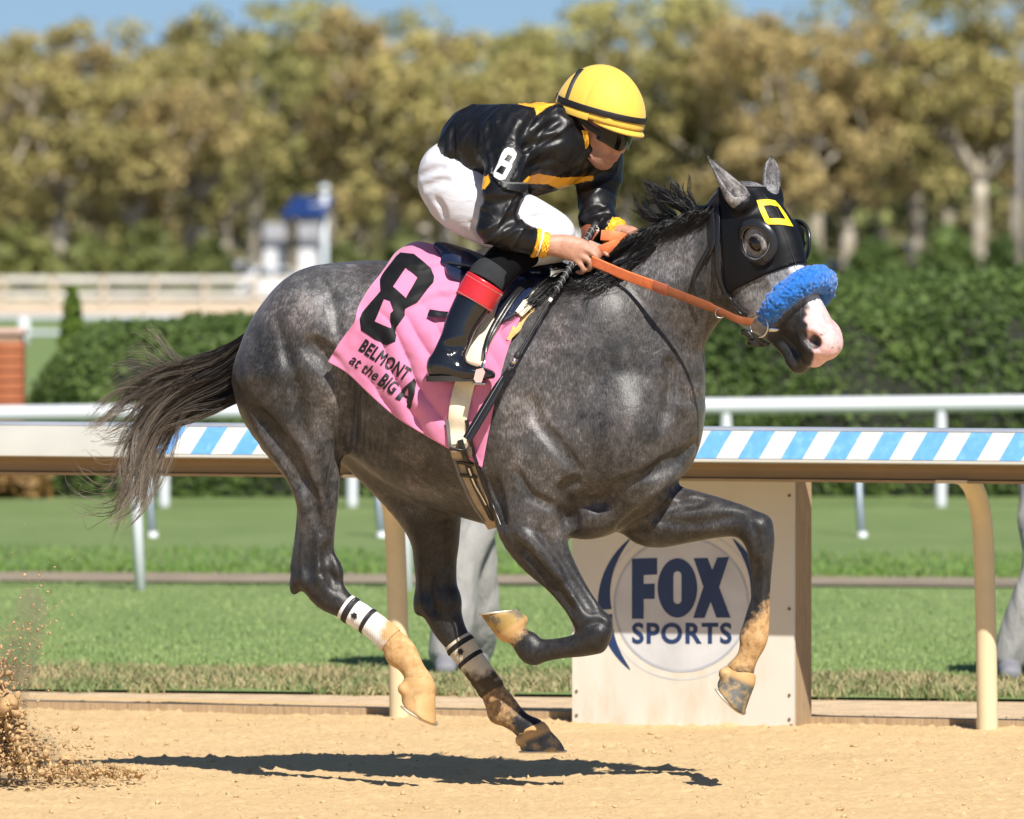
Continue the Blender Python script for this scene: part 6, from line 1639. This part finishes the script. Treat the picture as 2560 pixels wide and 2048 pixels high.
BF.ell(Q(.088, -.117), (.013, .023, .0068), JAX, k=.006)                    # lips
BF.ell(Q(.086, -.1295), (.0135, .021, .0076), JAX, k=.006)
BF.groove([(Q(.099, -.1232, -.02), .5), (Q(.103, -.123, 0), 1), (Q(.094, -.1236, .024), .6)], .0032, k=.004)
BF.ell(Q(.056, -.148), (.024, .023, .019), JAX, k=.02)                      # chin
for sg in (1, -1):
    BF.ell(Q(.058, -.070, sg * .044), (.03, .018, .018), JAX, k=.025)       # cheekbone
    BF.ell(Q(-.018, -.055, sg * .073), (.018, .009, .030), JAX, k=.008)     # ear
    BF.ell(Q(-.010, -.055, sg * .082), (.009, .006, .017), JAX, k=.006, op='sub')
BF.groove([(Q(.090, -.098, .024), 1), (Q(.083, -.128, .038), 1)], .0045, k=.008)
BF.ell(Q(.040, -.115, .066), (.030, .014, .022), JAX, k=.02, op='sub')
BF.groove([(Q(.085, -.138, -.012), .7), (Q(.088, -.139, 0), 1), (Q(.083, -.138, .014), .7)], .004, k=.006)
# arms inside the sleeves, wrists and hands
BF.loft([(P(1290, 350, -.18), .045, .045), (P(1262, 450, -.26), .036, .036), (P(1238, 560, -.31), .03, .03)], k=.02)
BF.loft([(P(1238, 565, -.31), .03, .03), (P(1300, 595, -.285), .028, .028), (P(1352, 611, -.27), .030, .022), (P(1385, 614, -.265), .032, .022)], k=.02)
BF.loft([(P(1375, 613, -.267), .031, .022), (P(1410, 616, -.262), .040, .024), (P(1448, 628, -.258), .042, .024), (P(1466, 636, -.255), .034, .020)], k=.012)
def finger(pts, r): BF.loft([(P(*p), r * (1 - .09 * i), r * (1 - .09 * i)) for i, p in enumerate(pts)], k=.006, sub=3, ax=1.0)
finger([(1455, 606, -.262), (1490, 622, -.272), (1497, 645, -.262), (1482, 654, -.245)], .0110)
finger([(1462, 622, -.272), (1489, 640, -.285), (1489, 660, -.270), (1472, 662, -.250)], .0112)
finger([(1454, 640, -.270), (1475, 655, -.282), (1474, 674, -.268), (1458, 672, -.250)], .0106)
finger([(1437, 650, -.262), (1455, 666, -.272), (1456, 682, -.260), (1442, 680, -.245)], .0098)
finger([(1430, 603, -.235), (1468, 605, -.225), (1500, 622, -.228), (1520, 640, -.232)], .0112)
BF.loft([(P(1480, 400, .03), .045, .045), (P(1497, 470, -.02), .036, .036), (P(1498, 550, -.07), .03, .03)], k=.02)
BF.loft([(P(1498, 552, -.07), .03, .03), (P(1525, 572, -.12), .027, .024), (P(1548, 583, -.15), .030, .022), (P(1570, 592, -.17), .038, .024), (P(1588, 600, -.18), .036, .022)], k=.015)
for dy, dz in ((-.02, 0), (-.012, 9), (-.004, 18), (.006, 27)):
    finger([(1582, 585 + dz, -.185 + dy), (1606, 592 + dz, -.19 + dy), (1610, 608 + dz, -.175 + dy), (1594, 612 + dz, -.16 + dy)], .0104)
finger([(1560, 580, -.19), (1590, 590, -.215), (1612, 604, -.21)], .0105)
# legs inside the clothes
for sg, o in ((-1, -.02), (1, .05)):
    BF.loft([(P(1140, 440, .05 + sg * .06), .07, .07), (P(1250, 535, .03 + sg * .14 + o * .3), .05, .05), (P(1365, 592, .01 + sg * .165), .04, .04)], k=.03)
    BF.loft([(P(1365, 596, .01 + sg * .165), .040, .040), (P(1290, 640, .01 + sg * .225), .036, .036), (P(1226, 695, .0 + sg * .285), .036, .036), (P(1130, 850, .03 + sg * .32), .032, .032), (P(1105, 905, .03 + sg * .33), .034, .034), (P(1190, 930, .0 + sg * .34), .028, .03)], k=.02)
BF.smooth(1)
t = NT('skin'); n_ = t.noise(60, 4, .6)
c_ = t.ramp(t.noise(38, 5, .65), [(.3, (.38, .185, .12)), (.7, (.52, .285, .20))])
c_ = t.mix(t.attr('lip'), c_, (.52, .20, .17)); c_ = t.mix(t.attr('stubble'), c_, (.24, .13, .09))
t.set(col=c_, rough=.48, spec=.4, sss=.06, normal=t.bump(t.noise(110, 5, .7), .5, .003)); t.b.inputs['Subsurface Radius'].default_value = (.012, .005, .003); SKIN = t.m
bv, bf = BF.mesh(); bv = relax_mesh(bv, bf, 3)
jockey = mesh_obj('person', bv, bf, SKIN, None, smooth=True)
tag(jockey, 'jockey in black and gold silks and yellow helmet crouched over the galloping horse', 'person')
bu = (bv - HC) @ E3; bff = (bv - HC) @ E1; bl_ = (bv - HC) @ E2
attr(jockey, 'lip', np.clip((1 - sstep(.8, 1.15, np.hypot(bl_ / .027, (bu + .1235) / .0145))) * (bff > .066), 0, 1))
attr(jockey, 'stubble', np.clip(.5 * (1 - sstep(-.12, -.10, bu)) * (bff > -.02) * (bff < .2) * (bu > -.22), 0, 1))

# ---- silks
def satin(nm, lo, hi, scale=26, strength=.75, rough=.3):
    t = NT(nm)
    a = t.noise(scale * .55, 2, .5, t.mapping(t.obj(), (1, .6, .45), (0, .7, 0)), 1.6)
    b = t.noise(scale * 1.6, 2, .5, t.mapping(t.obj(), (1, .5, .4), (0, -.6, .3)), 1.0)
    h_ = t.math('ADD', a, t.math('MULTIPLY', b, .35))
    t.set(col=t.ramp(t.noise(40, 3), [(.3, lo), (.7, hi)]), rough=rough, spec=.36, normal=t.bump(h_, strength, .022)); return t
t = satin('black_silk', (.004, .004, .005), (.007, .007, .008), 11, .30, .40)
c_ = t.mix(t.attr('gold'), t.b.inputs['Base Color'].links[0].from_socket, t.ramp(t.noise(12, 2), [(.3, (.80, .34, .02)), (.7, (.88, .44, .03))])); t.set(col=c_); SILK = t.m
SK = Field((-.30, -.52, 1.62), (.48, .36, 2.25), .0042)
SK.loft([(P(1150, 362, .03), m(62), .145), (P(1186, 366, .02), m(98), .175), (P(1250, 368, -.01), m(117), .19), (P(1322, 362, -.045), m(128), .195), (P(1395, 354, -.07), m(112), .18), (P(1440, 345, -.09), m(72), .13)], L=HL, k=.03)
SK.ell(P(1290, 345, -.20), (m(80), .085, m(75)), k=.06)
SK.ell(P(1490, 390, .02), (m(66), .10, m(76)), k=.05)
SK.loft([(P(1280, 350, -.215), m(72), .080), (P(1268, 430, -.265), m(58), .066), (P(1254, 495, -.295), m(50), .060), (P(1240, 552, -.315), m(45), .055), (P(1234, 574, -.317), m(40), .05)], k=.035)
SK.loft([(P(1236, 568, -.317), m(44), .054), (P(1280, 588, -.30), m(42), .052), (P(1322, 603, -.283), m(36), .044), (P(1340, 608, -.277), m(33), .040)], k=.02)
SK.loft([(P(1492, 380, .02), m(62), .08), (P(1500, 440, .0), m(55), .07), (P(1493, 500, -.035), m(48), .062), (P(1495, 545, -.07), m(42), .058)], k=.03)
SK.loft([(P(1494, 548, -.07), m(42), .056), (P(1506, 566, -.09), m(42), .054), (P(1522, 576, -.115), m(38), .048)], k=.025)
SK.loft([(P(1400, 300, -.09), m(56), .085), (P(1428, 305, -.10), m(52), .075)], L=HL, k=.03)           # collar
# folds
def fold(pix, r, out=.55, k=.02, op='sub'): SK.groove(SK.line(pix, r, out), r, k=k, op=op)
fold([(1302, 372, .4), (1312, 335, 1), (1330, 300, .8), (1345, 280, .3)], .011)
fold([(1305, 375, .4), (1332, 345, 1), (1370, 318, .8), (1400, 300, .4)], .009)
fold([(1303, 378, .4), (1345, 360, 1), (1400, 345, .5)], .008)
fold([(1225, 300, .3), (1222, 350, 1), (1238, 400, .9), (1235, 440, .3)], .016, .7)
fold([(1195, 500, .4), (1240, 508, 1), (1290, 498, .5)], .008)
fold([(1198, 530, .4), (1235, 530, 1), (1282, 518, .5)], .009)
fold([(1202, 560, .4), (1235, 548, 1), (1275, 538, .6)], .010)
fold([(1220, 590, .4), (1250, 565, 1), (1278, 548, .8)], .009)
fold([(1250, 300, .3), (1262, 275, 1), (1285, 255, .4)], .010)
fold([(1135, 320, .4), (1130, 360, 1), (1142, 410, .5)], .010)
fold([(1315, 430, .6), (1340, 410, 1), (1380, 395, .5)], .012)
fold([(1460, 540, .5), (1490, 528, 1), (1525, 532, .5)], .009)
SK.smooth(1)
sv, sf = SK.mesh(); sn_ = SK.grad(sv)
def ridge(q, sc, sd): return 1 - np.abs(fbm(q, sc, 2, sd) - .5) * 4
w1 = ridge(sv @ np.array([[.8, 0, .6], [0, 1, 0], [-.6, 0, .8]]) * np.array([1, .8, .32]), 9, 6); w2 = ridge(sv @ np.array([[.7, 0, -.7], [0, 1, 0], [.7, 0, .7]]) * np.array([1, .8, .28]), 13, 16)
w3 = ridge(sv @ np.array([[.85, 0, .5], [0, 1, 0], [-.5, 0, .85]]) * np.array([1, .6, .09]), 15, 26); w4 = ridge(sv @ np.array([[.5, 0, .85], [0, 1, 0], [-.85, 0, .5]]) * np.array([1, .6, .08]), 18, 36)
sv = sv + sn_ * ((np.maximum(np.clip(w1, 0, 1) ** 2, .7 * np.clip(w2, 0, 1) ** 2) - .4) * .004 + np.clip(w3, 0, 1)[:] ** 3 * .0060 + np.clip(w4, 0, 1) ** 3 * .0045 - .002)[:, None]
sv = relax_mesh(sv, sf, 1)
silks = mesh_obj('silk_jacket', sv, sf, SILK, jockey, smooth=True)
spx = CX + sv[:, 0] * F_PX / (sv[:, 1] + CAM_D); spy = HY + (CAM_H - sv[:, 2]) * F_PX / (sv[:, 1] + CAM_D)
rA = lambda L: [(980 + .3362 * x, 120 + .3362 * y) for x, y in L]
gold = inside([rA([(640, 1010), (660, 970), (715, 945), (730, 1000), (690, 1050), (640, 1060)])], spx, spy) & (sv[:, 1] < 0)
gold |= inside([rA([(960, 1010), (1010, 960), (1090, 935), (1250, 965), (1500, 955), (1490, 985), (1400, 1000), (1250, 1055), (1160, 1015), (1000, 1008)])], spx, spy) & (sv[:, 1] < .05)
gold |= inside([rA([(720, 420), (830, 375), (950, 350), (1110, 350), (1260, 340), (1245, 400), (1150, 445), (1075, 500), (1060, 445), (900, 410)])], spx, spy) 
attr(silks, 'gold', gold.astype(float))
ROPE = satin('gold_silk', (.80, .36, .02), (.90, .50, .04), 50, .6, .4).m
def cuff(c0, c1, a, b, nm, mat, n=18, ruf=.0035):
    c0, c1 = np.asarray(c0), np.asarray(c1); T = unit(c1 - c0); X_ = unit(np.cross(T, (0, 1, 0))); Y_ = np.cross(T, X_); v = []; f = []; na = 48
    for i in range(n + 1):
        u = i / n; e = math.sin(u * math.pi) ** .5 * .004
        for k in range(na):
            th = 2 * math.pi * k / na; w_ = ruf * math.sin(k * 2.1 + math.sin(i * .8) * 2)
            v.append(c0 + (c1 - c0) * u + X_ * math.cos(th) * (a + e + w_) + Y_ * math.sin(th) * (b + e + w_))
    for i in range(n):
        for k in range(na): f.append((i*na+k, i*na+(k+1) % na, (i+1)*na+(k+1) % na, (i+1)*na+k))
    f.append(tuple(range(na - 1, -1, -1))); f.append(tuple(n * na + k for k in range(na)))
    return fix_normals(mesh_obj(nm, v, f, mat, jockey, smooth=True))
cuff(P(1334, 606, -.278), P(1346, 609, -.275), m(33), .040, 'cuff', ROPE)
cuff(P(1345, 608, -.275), P(1352, 610, -.274), m(31), .037, 'wrist_band', WHITEP, ruf=0)
cuff(P(1351, 610, -.274), P(1369, 614, -.270), m(28), .033, 'cuff', ROPE)
cuff(P(1526, 577, -.12), P(1545, 584, -.145), m(33), .040, 'cuff', ROPE)
# arm band with number
SKB = subfield(SK, .004)
PATENT = plain('black_vinyl_band', (.010, .010, .011), .35)
ab = decal('arm_band', [rA([(880, 672), (945, 700), (965, 770), (945, 830), (875, 985), (1003, 985), (1000, 1040), (985, 1055), (830, 1030), (728, 915), (760, 840), (820, 700)])], on_field(SKB, .003), 6, PATENT, jockey)
tk = ab.modifiers.new('t', 'SOLIDIFY'); tk.thickness = .003
a8 = decal('arm_number', [rA([(860, 712), (900, 722), (922, 760), (915, 790), (888, 835), (888, 860), (838, 955), (800, 962), (762, 940), (755, 905), (785, 855), (800, 830), (818, 760), (835, 728)]),
     rA([(862, 765), (895, 785), (868, 830), (832, 808)]), rA([(815, 850), (850, 868), (820, 925), (783, 900)])], on_field(SKB, .0075), 5, WHITEP, jockey)
a8['label'] = 'white figure 8 on the black arm band'
bandline = decal('arm_band_piping', [rA([(728, 905), (835, 990), (1003, 985), (1003, 975), (838, 975), (738, 898)])], on_field(SKB, .0065), 6, plain('grey_piping', (.10, .10, .10), .6), jockey)
# ---- breeches
t = NT('white_breeches'); h_ = t.noise(13, 3, .5, t.mapping(t.obj(), (.6, .8, 1.3), (0, .6, 0)), 1.2)
t.set(col=t.ramp(t.noise(9, 2), [(.3, (.54, .55, .60)), (.7, (.60, .60, .64))]), rough=.5, spec=.35, sheen=.1, normal=t.bump(h_, .35, .014)); BREECH = t.m
BR = Field((-.38, -.46, 1.50), (.34, .50, 2.12), .005)
BR.ell(P(1128, 440, .05), (m(70), .165, m(94)), k=.04, ang=-20, L=HL)
for sg, o in ((-1, 0), (1, .03)):
    b0 = .04 + o
    BR.loft([(P(1124, 425, b0 + sg * .05), m(72), .11), (P(1150, 478, b0 + sg * .11), m(92), .105), (P(1222, 528, b0 - .01 + sg * .15), m(86), .09), (P(1310, 562, b0 - .02 + sg * .165), m(76), .078), (P(1375, 588, b0 - .03 + sg * .165), m(64), .066), (P(1398, 598, b0 - .03 + sg * .165), m(54), .060)], k=.03)
    BR.loft([(P(1385, 596, b0 - .03 + sg * .165), m(58), .060), (P(1325, 618, b0 - .03 + sg * .185), m(50), .055), (P(1272, 638, b0 - .03 + sg * .215), m(46), .052)], k=.03)
def bfold(pix, r, out=.6, k=.02): BR.groove(BR.line(pix, r, out), r, k=k, op='sub')
bfold([(1050, 440, .4), (1075, 425, 1), (1110, 418, .5)], .006); bfold([(1075, 390, .4), (1095, 375, 1), (1112, 372, .5)], .006)
bfold([(1090, 500, .4), (1105, 520, 1), (1110, 545, .4)], .004, .8); bfold([(1062, 470, .4), (1090, 455, 1), (1120, 450, .4)], .005)
bfold([(1180, 560, .4), (1200, 585, 1), (1212, 605, .6)], .006); bfold([(1330, 545, .4), (1370, 540, .8), (1410, 560, .4)], .006)
BR.smooth(1); BR.obj('breeches', BREECH, jockey, relax=4)
# ---- boots
t = NT('patent_boot_leather'); t.set(col=(.007, .0075, .010), rough=.12, spec=.6, coat=.4, normal=t.bump(t.noise(14, 3, .5, None, .8), .3, .012)); BOOTM = t.m
REDL = plain('red_boot_cuff', (.50, .020, .028), .3, nscale=25, coat=.2)
SOCK = plain('black_stocking', (.004, .004, .005), .85, spec=.1); SUEDE = plain('dark_grey_lining', (.030, .032, .036), .95, spec=.15, bump=.3, bscale=300)
def leg(sg, b0):
    y = lambda k: b0 + sg * k
    BO = Field((-.40, min(y(.2), y(.46)) - .05, 1.27), (.06, max(y(.2), y(.46)) + .05, 1.72), .0042)
    BO.loft([(P(1208, 716, y(.30)), m(49), .056), (P(1186, 752, y(.307)), m(47), .054), (P(1155, 805, y(.32)), m(41), .047), (P(1140, 845, y(.33)), m(38), .042), (P(1126, 880, y(.335)), m(39), .042), (P(1112, 912, y(.338)), m(40), .042)], k=.02)
    BO.loft([(P(1090, 922, y(.338)), m(28), .036), (P(1130, 926, y(.342)), m(30), .040), (P(1180, 932, y(.352)), m(22), .043), (P(1216, 936, y(.358)), m(16), .036), (P(1230, 938, y(.36)), m(11), .024)], k=.03)
    BO.groove([(P(1165, 862, y(.38)), 1), (P(1130, 868, y(.385)), 1), (P(1090, 862, y(.37)), 1)], .012, k=.02)
    half(BO, P(1100, 944, 0), (0, 0, -1)); half(BO, P(1214, 704, 0), unit((.51, 0, .86)))
    BO.smooth(1); bo = BO.obj('boot', BOOTM, jockey, relax=3)
    # sole
    mb = MB(); n_ = 30; top = []; botm = []
    for k in range(n_):
        th = 2 * math.pi * k / n_; c, s_ = math.cos(th), math.sin(th); x = 1149 + 85 * math.copysign(abs(c) ** .8, c); w_ = .041 * (1 - .25 * (abs(c) ** 3)) * (.8 if -.3 < c < .25 else 1)
        top.append(P(x, 940 - 4 * max(0, c) , y(.348)) + np.array([0, w_ * s_, 0])); botm.append(P(x * .97 + 34.5, 954 - 8 * max(0, c) ** 2, y(.348)) + np.array([0, w_ * .95 * s_, 0]))
    mb.add(top + botm, [tuple(range(n_)), tuple(range(2 * n_ - 1, n_ - 1, -1))] + [(k, (k + 1) % n_, n_ + (k + 1) % n_, n_ + k) for k in range(n_)])
    so_ = mb.build('sole', plain('boot_sole', (.025, .024, .024), .55), None); shade_auto(fix_normals(so_), 40); so_.parent = bo
    # red cuff as a sleeve
    def sleeve(nm, st, mat, par):
        v = []; f = []; na = 40
        q = catmull(np.array([list(P(*c, y(k))) + [m(a), b] for c, k, a, b in st]), 6)
        for i, r_ in enumerate(q):
            T = unit((q[min(i+1, len(q)-1)] - q[max(i-1, 0)])[:3]); L_ = unit(np.array([0, 1.0, 0]) - T * T[1]); N_ = np.cross(T, L_)
            for k in range(na): th = 2 * math.pi * k / na; v.append(r_[:3] + N_ * math.cos(th) * r_[3] + L_ * math.sin(th) * r_[4])
        for i in range(len(q) - 1):
            for k in range(na): f.append((i*na+k, i*na+(k+1) % na, (i+1)*na+(k+1) % na, (i+1)*na+k))
        o = fix_normals(mesh_obj(nm, v, f, mat, None, smooth=True)); sl_ = o.modifiers.new('t', 'SOLIDIFY'); sl_.thickness = .004; sl_.offset = 0
        if par is jockey: place(o, jockey)
        else: o.parent = par
        return o
    cu = sleeve('boot_cuff', [((1214, 706), .30, 51, .059), ((1200, 729), .303, 50.5, .058), ((1183, 759), .309, 49, .0565)], REDL, bo)
    st_ = MB()
    for fr_ in (.12, .88):
        c = np.array(P(1214, 706, y(.30))) * (1 - fr_) + np.array(P(1183, 759, y(.309))) * fr_; T = unit(P(1183, 759, 0) - P(1214, 706, 0)); L_ = np.array([0, 1.0, 0]); N_ = np.cross(T, L_)
        a_ = m(51) * (1 - fr_) + m(49) * fr_ + .0024; b_ = .059 * (1 - fr_) + .0565 * fr_ + .0024
        for k in range(72):
            t0, t1 = 2 * math.pi * k / 72, 2 * math.pi * (k + .55) / 72
            st_.tube([c + N_ * math.cos(t_) * a_ + L_ * math.sin(t_) * b_ for t_ in (t0, t1)], .0007, 4)
    sto = st_.build('cuff_stitching', plain('pale_thread', (.6, .45, .42), .7), None); sto.parent = bo; sto['kind'] = 'stuff'
    sleeve('boot_lining', [((1238, 668), .285, 40, .05), ((1224, 688), .292, 47, .055), ((1212, 708), .30, 47, .055)], SUEDE, bo)
    sleeve('stocking', [((1322, 622), .185, 42, .046), ((1290, 638), .215, 45, .050), ((1258, 658), .25, 47, .052), ((1232, 690), .285, 44, .052), ((1212, 716), .30, 42, .05)], SOCK, jockey)
    return bo
leg(-1, .0); leg(1, .06)
# stirrups hang from the saddle
for sg, b0 in ((-1, .0), (1, .06)):
    st = empty('stirrup', P(1205, 950, b0 + sg * .35), 'steel stirrup iron under the jockey\'s ' + ('near' if sg < 0 else 'far') + ' boot' + (' facing the camera' if sg < 0 else ' hidden behind the horse'), 'stirrup', 'stirrups')
    yy = b0 + sg * .35
    for dy in (-.052, .052):
        mb = MB(); mb.strap(catmull([P(1213, 880, yy), P(1212, 900, yy + dy * .8), P(1206, 925, yy + dy), P(1200, 957, yy + dy)], 5), (.3, 1, 0), .010, .006); shade_auto(fix_normals(mb.build('side_arm', STEEL, st)), 50)
    mb = MB(); mb.box((P(1181, 0, yy)[0], yy - .054, P(0, 962, yy)[2]), (P(1214, 0, yy)[0], yy + .054, P(0, 957, yy)[2]), .002); mb.build('tread', STEEL, st)
    mb = MB(); mb.prism([(1190, 924), (1207, 920), (1213, 930), (1204, 956), (1190, 957), (1184, 948)], lambda u, v_, w_: P(u, v_, yy + sg * .056 + sg * w_), .006); fix_normals(mb.build('rubber_pad', plain('clear_rubber', (.62, .42, .38), .35), st))

# ---- helmet, goggles
HEL = plain('yellow_helmet_cover', (.76, .49, .07), .62, nscale=10, var=.05, bump=.25, bscale=16, bdist=.004, spec=.3, sheen=.2)
HS = Field(HC - .24, HC + .24, .0045)
HS.ell(Q(-.008, -.004), (.150, .121, .168), JAX, k=.01)
HS.ell(Q(.02, -.01), (.135, .112, .14), JAX, k=.03)
half(HS, Q(-.12, -.006), -unit(E3 * 1.0 + E1 * .03))
HS.ell(Q(0.0, -.03), (.125, .098, .13), JAX, k=.004, op='sub')
for an in (30, -30, 90):
    d_ = math.cos(rad(an)) * E1 + math.sin(rad(an)) * E2
    pts = [Q(-.008, -.004) + d_ * math.cos(a_) * (.149 * abs(math.cos(rad(an))) + .121 * abs(math.sin(rad(an)))) * 1.005 + E3 * math.sin(a_) * .169 for a_ in np.linspace(.15, 1.57, 14)]
    HS.groove([(p, 1) for p in pts], .0022, k=.005)
HS.smooth(1)
helmet = HS.obj('helmet', HEL, jockey, relax=4)
HSS = Field(HC - .26, HC + .26, .006); HSS.ell(Q(-.008, -.004), (.150, .121, .168), JAX, k=.01); HSS.ell(Q(.02, -.01), (.135, .112, .14), JAX, k=.03)
# visor
v = []; f = []; nn = 28
for i in range(nn + 1):
    an = rad(-72 + 144 * i / nn); c, s_ = math.cos(an), math.sin(an)
    tp_ = (1 - (abs(an) / rad(72)) ** 3); 
    for r_, dz in ((.98, -.004), (.99 + .07 * tp_, -.008), (.99 + tp_ * (.06 + .13 * c ** 1.6), -.012 - .012 * tp_), (.985 + tp_ * (.06 + .13 * c ** 1.6), -.014 - .016 * tp_), (.97, -.012)):
        v.append(Q(-.008 + .146 * c * r_, -.004 + dz, .119 * s_ * r_))
for i in range(nn):
    for k in range(5): j = (k + 1) % 5; f.append((i*5+k, i*5+j, (i+1)*5+j, (i+1)*5+k))
vis = fix_normals(mesh_obj('visor', v, f, HEL, None, smooth=True)); vis.parent = helmet
# rim of the cover below the band at the back and sides
BAND = plain('black_elastic_band', (.009, .009, .010), .55)
def on_helmet(d, off):                       # point on the helmet in direction d from its centre
    o_ = Q(-.008, .02); return HSS.hit(o_ + unit(d) * .235, -unit(d))[0] + unit(d) * off
def hband(u0, h_, nm, a0=0, a1=360, mat=BAND, off=.0015):
    pts = []; wd = []
    for k in range(61):
        an = rad(a0 + (a1 - a0) * k / 60); d = E1 * math.cos(an) * .15 + E2 * math.sin(an) * .121
        pts.append(on_helmet(d + E3 * (u0 - .02), off)); wd.append(E3)
    mb = MB(); mb.strap(pts, wd, h_, .004); o = shade_auto(fix_normals(mb.build(nm, mat, None)), 50); o.parent = helmet; return o
hband(.020, .021, 'black_band', 180, 540, off=.004)
hband(-.004, .022, 'cover_rim', 80, 280, HEL, .0)
mb = MB(); pts = []
for k in range(25):
    a_ = rad(4 + 172 * k / 24); pts.append(on_helmet(-E1 * (.075 + .02 * math.sin(a_)) + E3 * .15 * math.sin(a_) + E2 * .115 * math.cos(a_), .002))
mb.strap(pts, (1, 0, 0.2), .018, .004); o = shade_auto(fix_normals(mb.build('goggle_strap', BAND, None)), 50); o.parent = helmet
# goggles: wrap-round lens
t = NT('smoked_lens'); t.set(col=(.006, .006, .005), rough=.10, spec=.35); LENS = t.m
v = []; f = []; nn = 24
for i in range(nn + 1):
    an = rad(-80 + 160 * i / nn); c, s_ = math.cos(an), math.sin(an); nb = max(0, 1 - abs(an) / rad(20))
    x = .030 + .090 * c ** .7 if c > 0 else .030
    top_, bt = -.026, -.094 + .014 * nb + .022 * abs(s_) ** 3
    for dx, u in ((0, top_), (.004, (top_ + bt) / 2), (0, bt), (-.010, bt + .004), (-.010, top_ - .004)):
        v.append(Q(x + dx, u, .083 * s_))
for i in range(nn):
    for k in range(5): j = (k + 1) % 5; f.append((i*5+k, i*5+j, (i+1)*5+j, (i+1)*5+k))
gg = shade_auto(fix_normals(mesh_obj('goggles', v, f, LENS, jockey)), 45)
mb = MB(); mb.strap(catmull([Q(.062, -.052, .0765), Q(.02, -.040, .086), Q(-.03, -.018, .092), Q(-.06, .0, .100)], 6), unit(E3 + .3 * E1), .018, .006); shade_auto(fix_normals(mb.build('goggle_arm', BAND, jockey)), 50)
mb = MB(); mb.strap(catmull([Q(-.03, -.02, .088), Q(-.018, -.06, .084), Q(.005, -.11, .066), Q(.035, -.155, .034), Q(.05, -.176, .0)], 6), unit(E1), [.012] * 12 + [.012] * 13, .003); shade_auto(fix_normals(mb.build('chin_strap', BAND, jockey)), 50)
mb = MB(); mb.strap(catmull([Q(-.002, -.055, .086), Q(.004, -.085, .081), Q(.012, -.112, .070)], 6), unit(E1), [.026, .03, .033, .034, .034, .034, .034, .034, .034, .032, .028, .02, .010], .006); shade_auto(fix_normals(mb.build('ear_guard', ROPE, jockey)), 50)

# ------------------------------------------------------------------ whip
W0, W1 = P(1492, 556, -.205), P(1168, 1098, -.405)
wp = lambda k: W0 + (W1 - W0) * k + np.array([0, -.035 * math.sin(k * math.pi), 0])
whip = empty('riding_whip', wp(.4), 'long black riding whip with wrapped grip held down along the horse\'s shoulder', 'whip')
BWHIP = plain('black_whip_grip', (.018, .018, .02), .55, bump=.3, bscale=200)
mb = MB(); mb.tube([wp(k) for k in (0, .02, .12, .25, .31, .335)], [.010, .011, .0105, .010, .0085, .005], 12); mb.build('grip', BWHIP, whip, True)
for k in np.linspace(.04, .31, 13):
    mb = MB(); c = wp(k); T = unit(W1 - W0); a_ = unit(np.cross(T, (0, 1, 0))); b_ = np.cross(T, a_)
    mb.tube([c + (a_ * math.cos(x) + b_ * math.sin(x)) * .0108 + T * .006 * math.cos(x + .8) for x in np.linspace(0, 6.2832, 17)], .0012, 5, False); mb.build('grip_wrap', plain('silver_thread', (.35, .35, .36), .4), whip, True)
mb = MB(); mb.tube([wp(.335 + .3 * i / 8) for i in range(9)], [.0052] * 9, 10); mb.build('shaft', BWHIP, whip, True)
mb = MB(); mb.tube([wp(k) for k in (.352, .353, .367, .368)], [.0052, .0062, .0062, .0052], 10); mb.build('white_tape', WHITEP, whip, True)
for a_, b_, r_ in ((.600, .628, .010), (.652, .664, .0085), (.668, .690, .009)):
    mb = MB(); mb.tube([wp(a_), wp(a_ + .003), wp(b_ - .003), wp(b_)], [.006, r_, r_, .006], 12); mb.build('collar', BWHIP, whip, True)
mb = MB(); mb.tube([wp(.628), wp(.652)], [.0085, .0085], 10); mb.build('steel_ferrule', STEEL, whip, True)
mb = MB(); mb.strap([wp(k) for k in np.linspace(.69, 1.0, 12)], (1, -.2, .55), [.016, .022, .028, .031, .032, .033, .033, .033, .033, .033, .033, .032], .012); shade_auto(fix_normals(mb.build('padded_flap', BLEATHER, whip)), 50)
mb = MB(); mb.tube([wp(.80) * 0 + wp(k) + unit((1, 0, .6)) * .0 + np.array([-.0115, -.0075, -.007]) for k in np.linspace(.70, .99, 6)], .0008, 4); mb.build('flap_stitching', plain('grey_thread', (.3, .3, .3), .7), whip, True)
jo = txt_px(glyphs('JO', 1, .01, 0, 1), (1484, 566), 62, 14, 14)
decal('grip_lettering', jo, lambda u, v_: np.array([P(x, y, -.2195) for x, y in zip(u, v_)]), 6, WHITEP, whip)
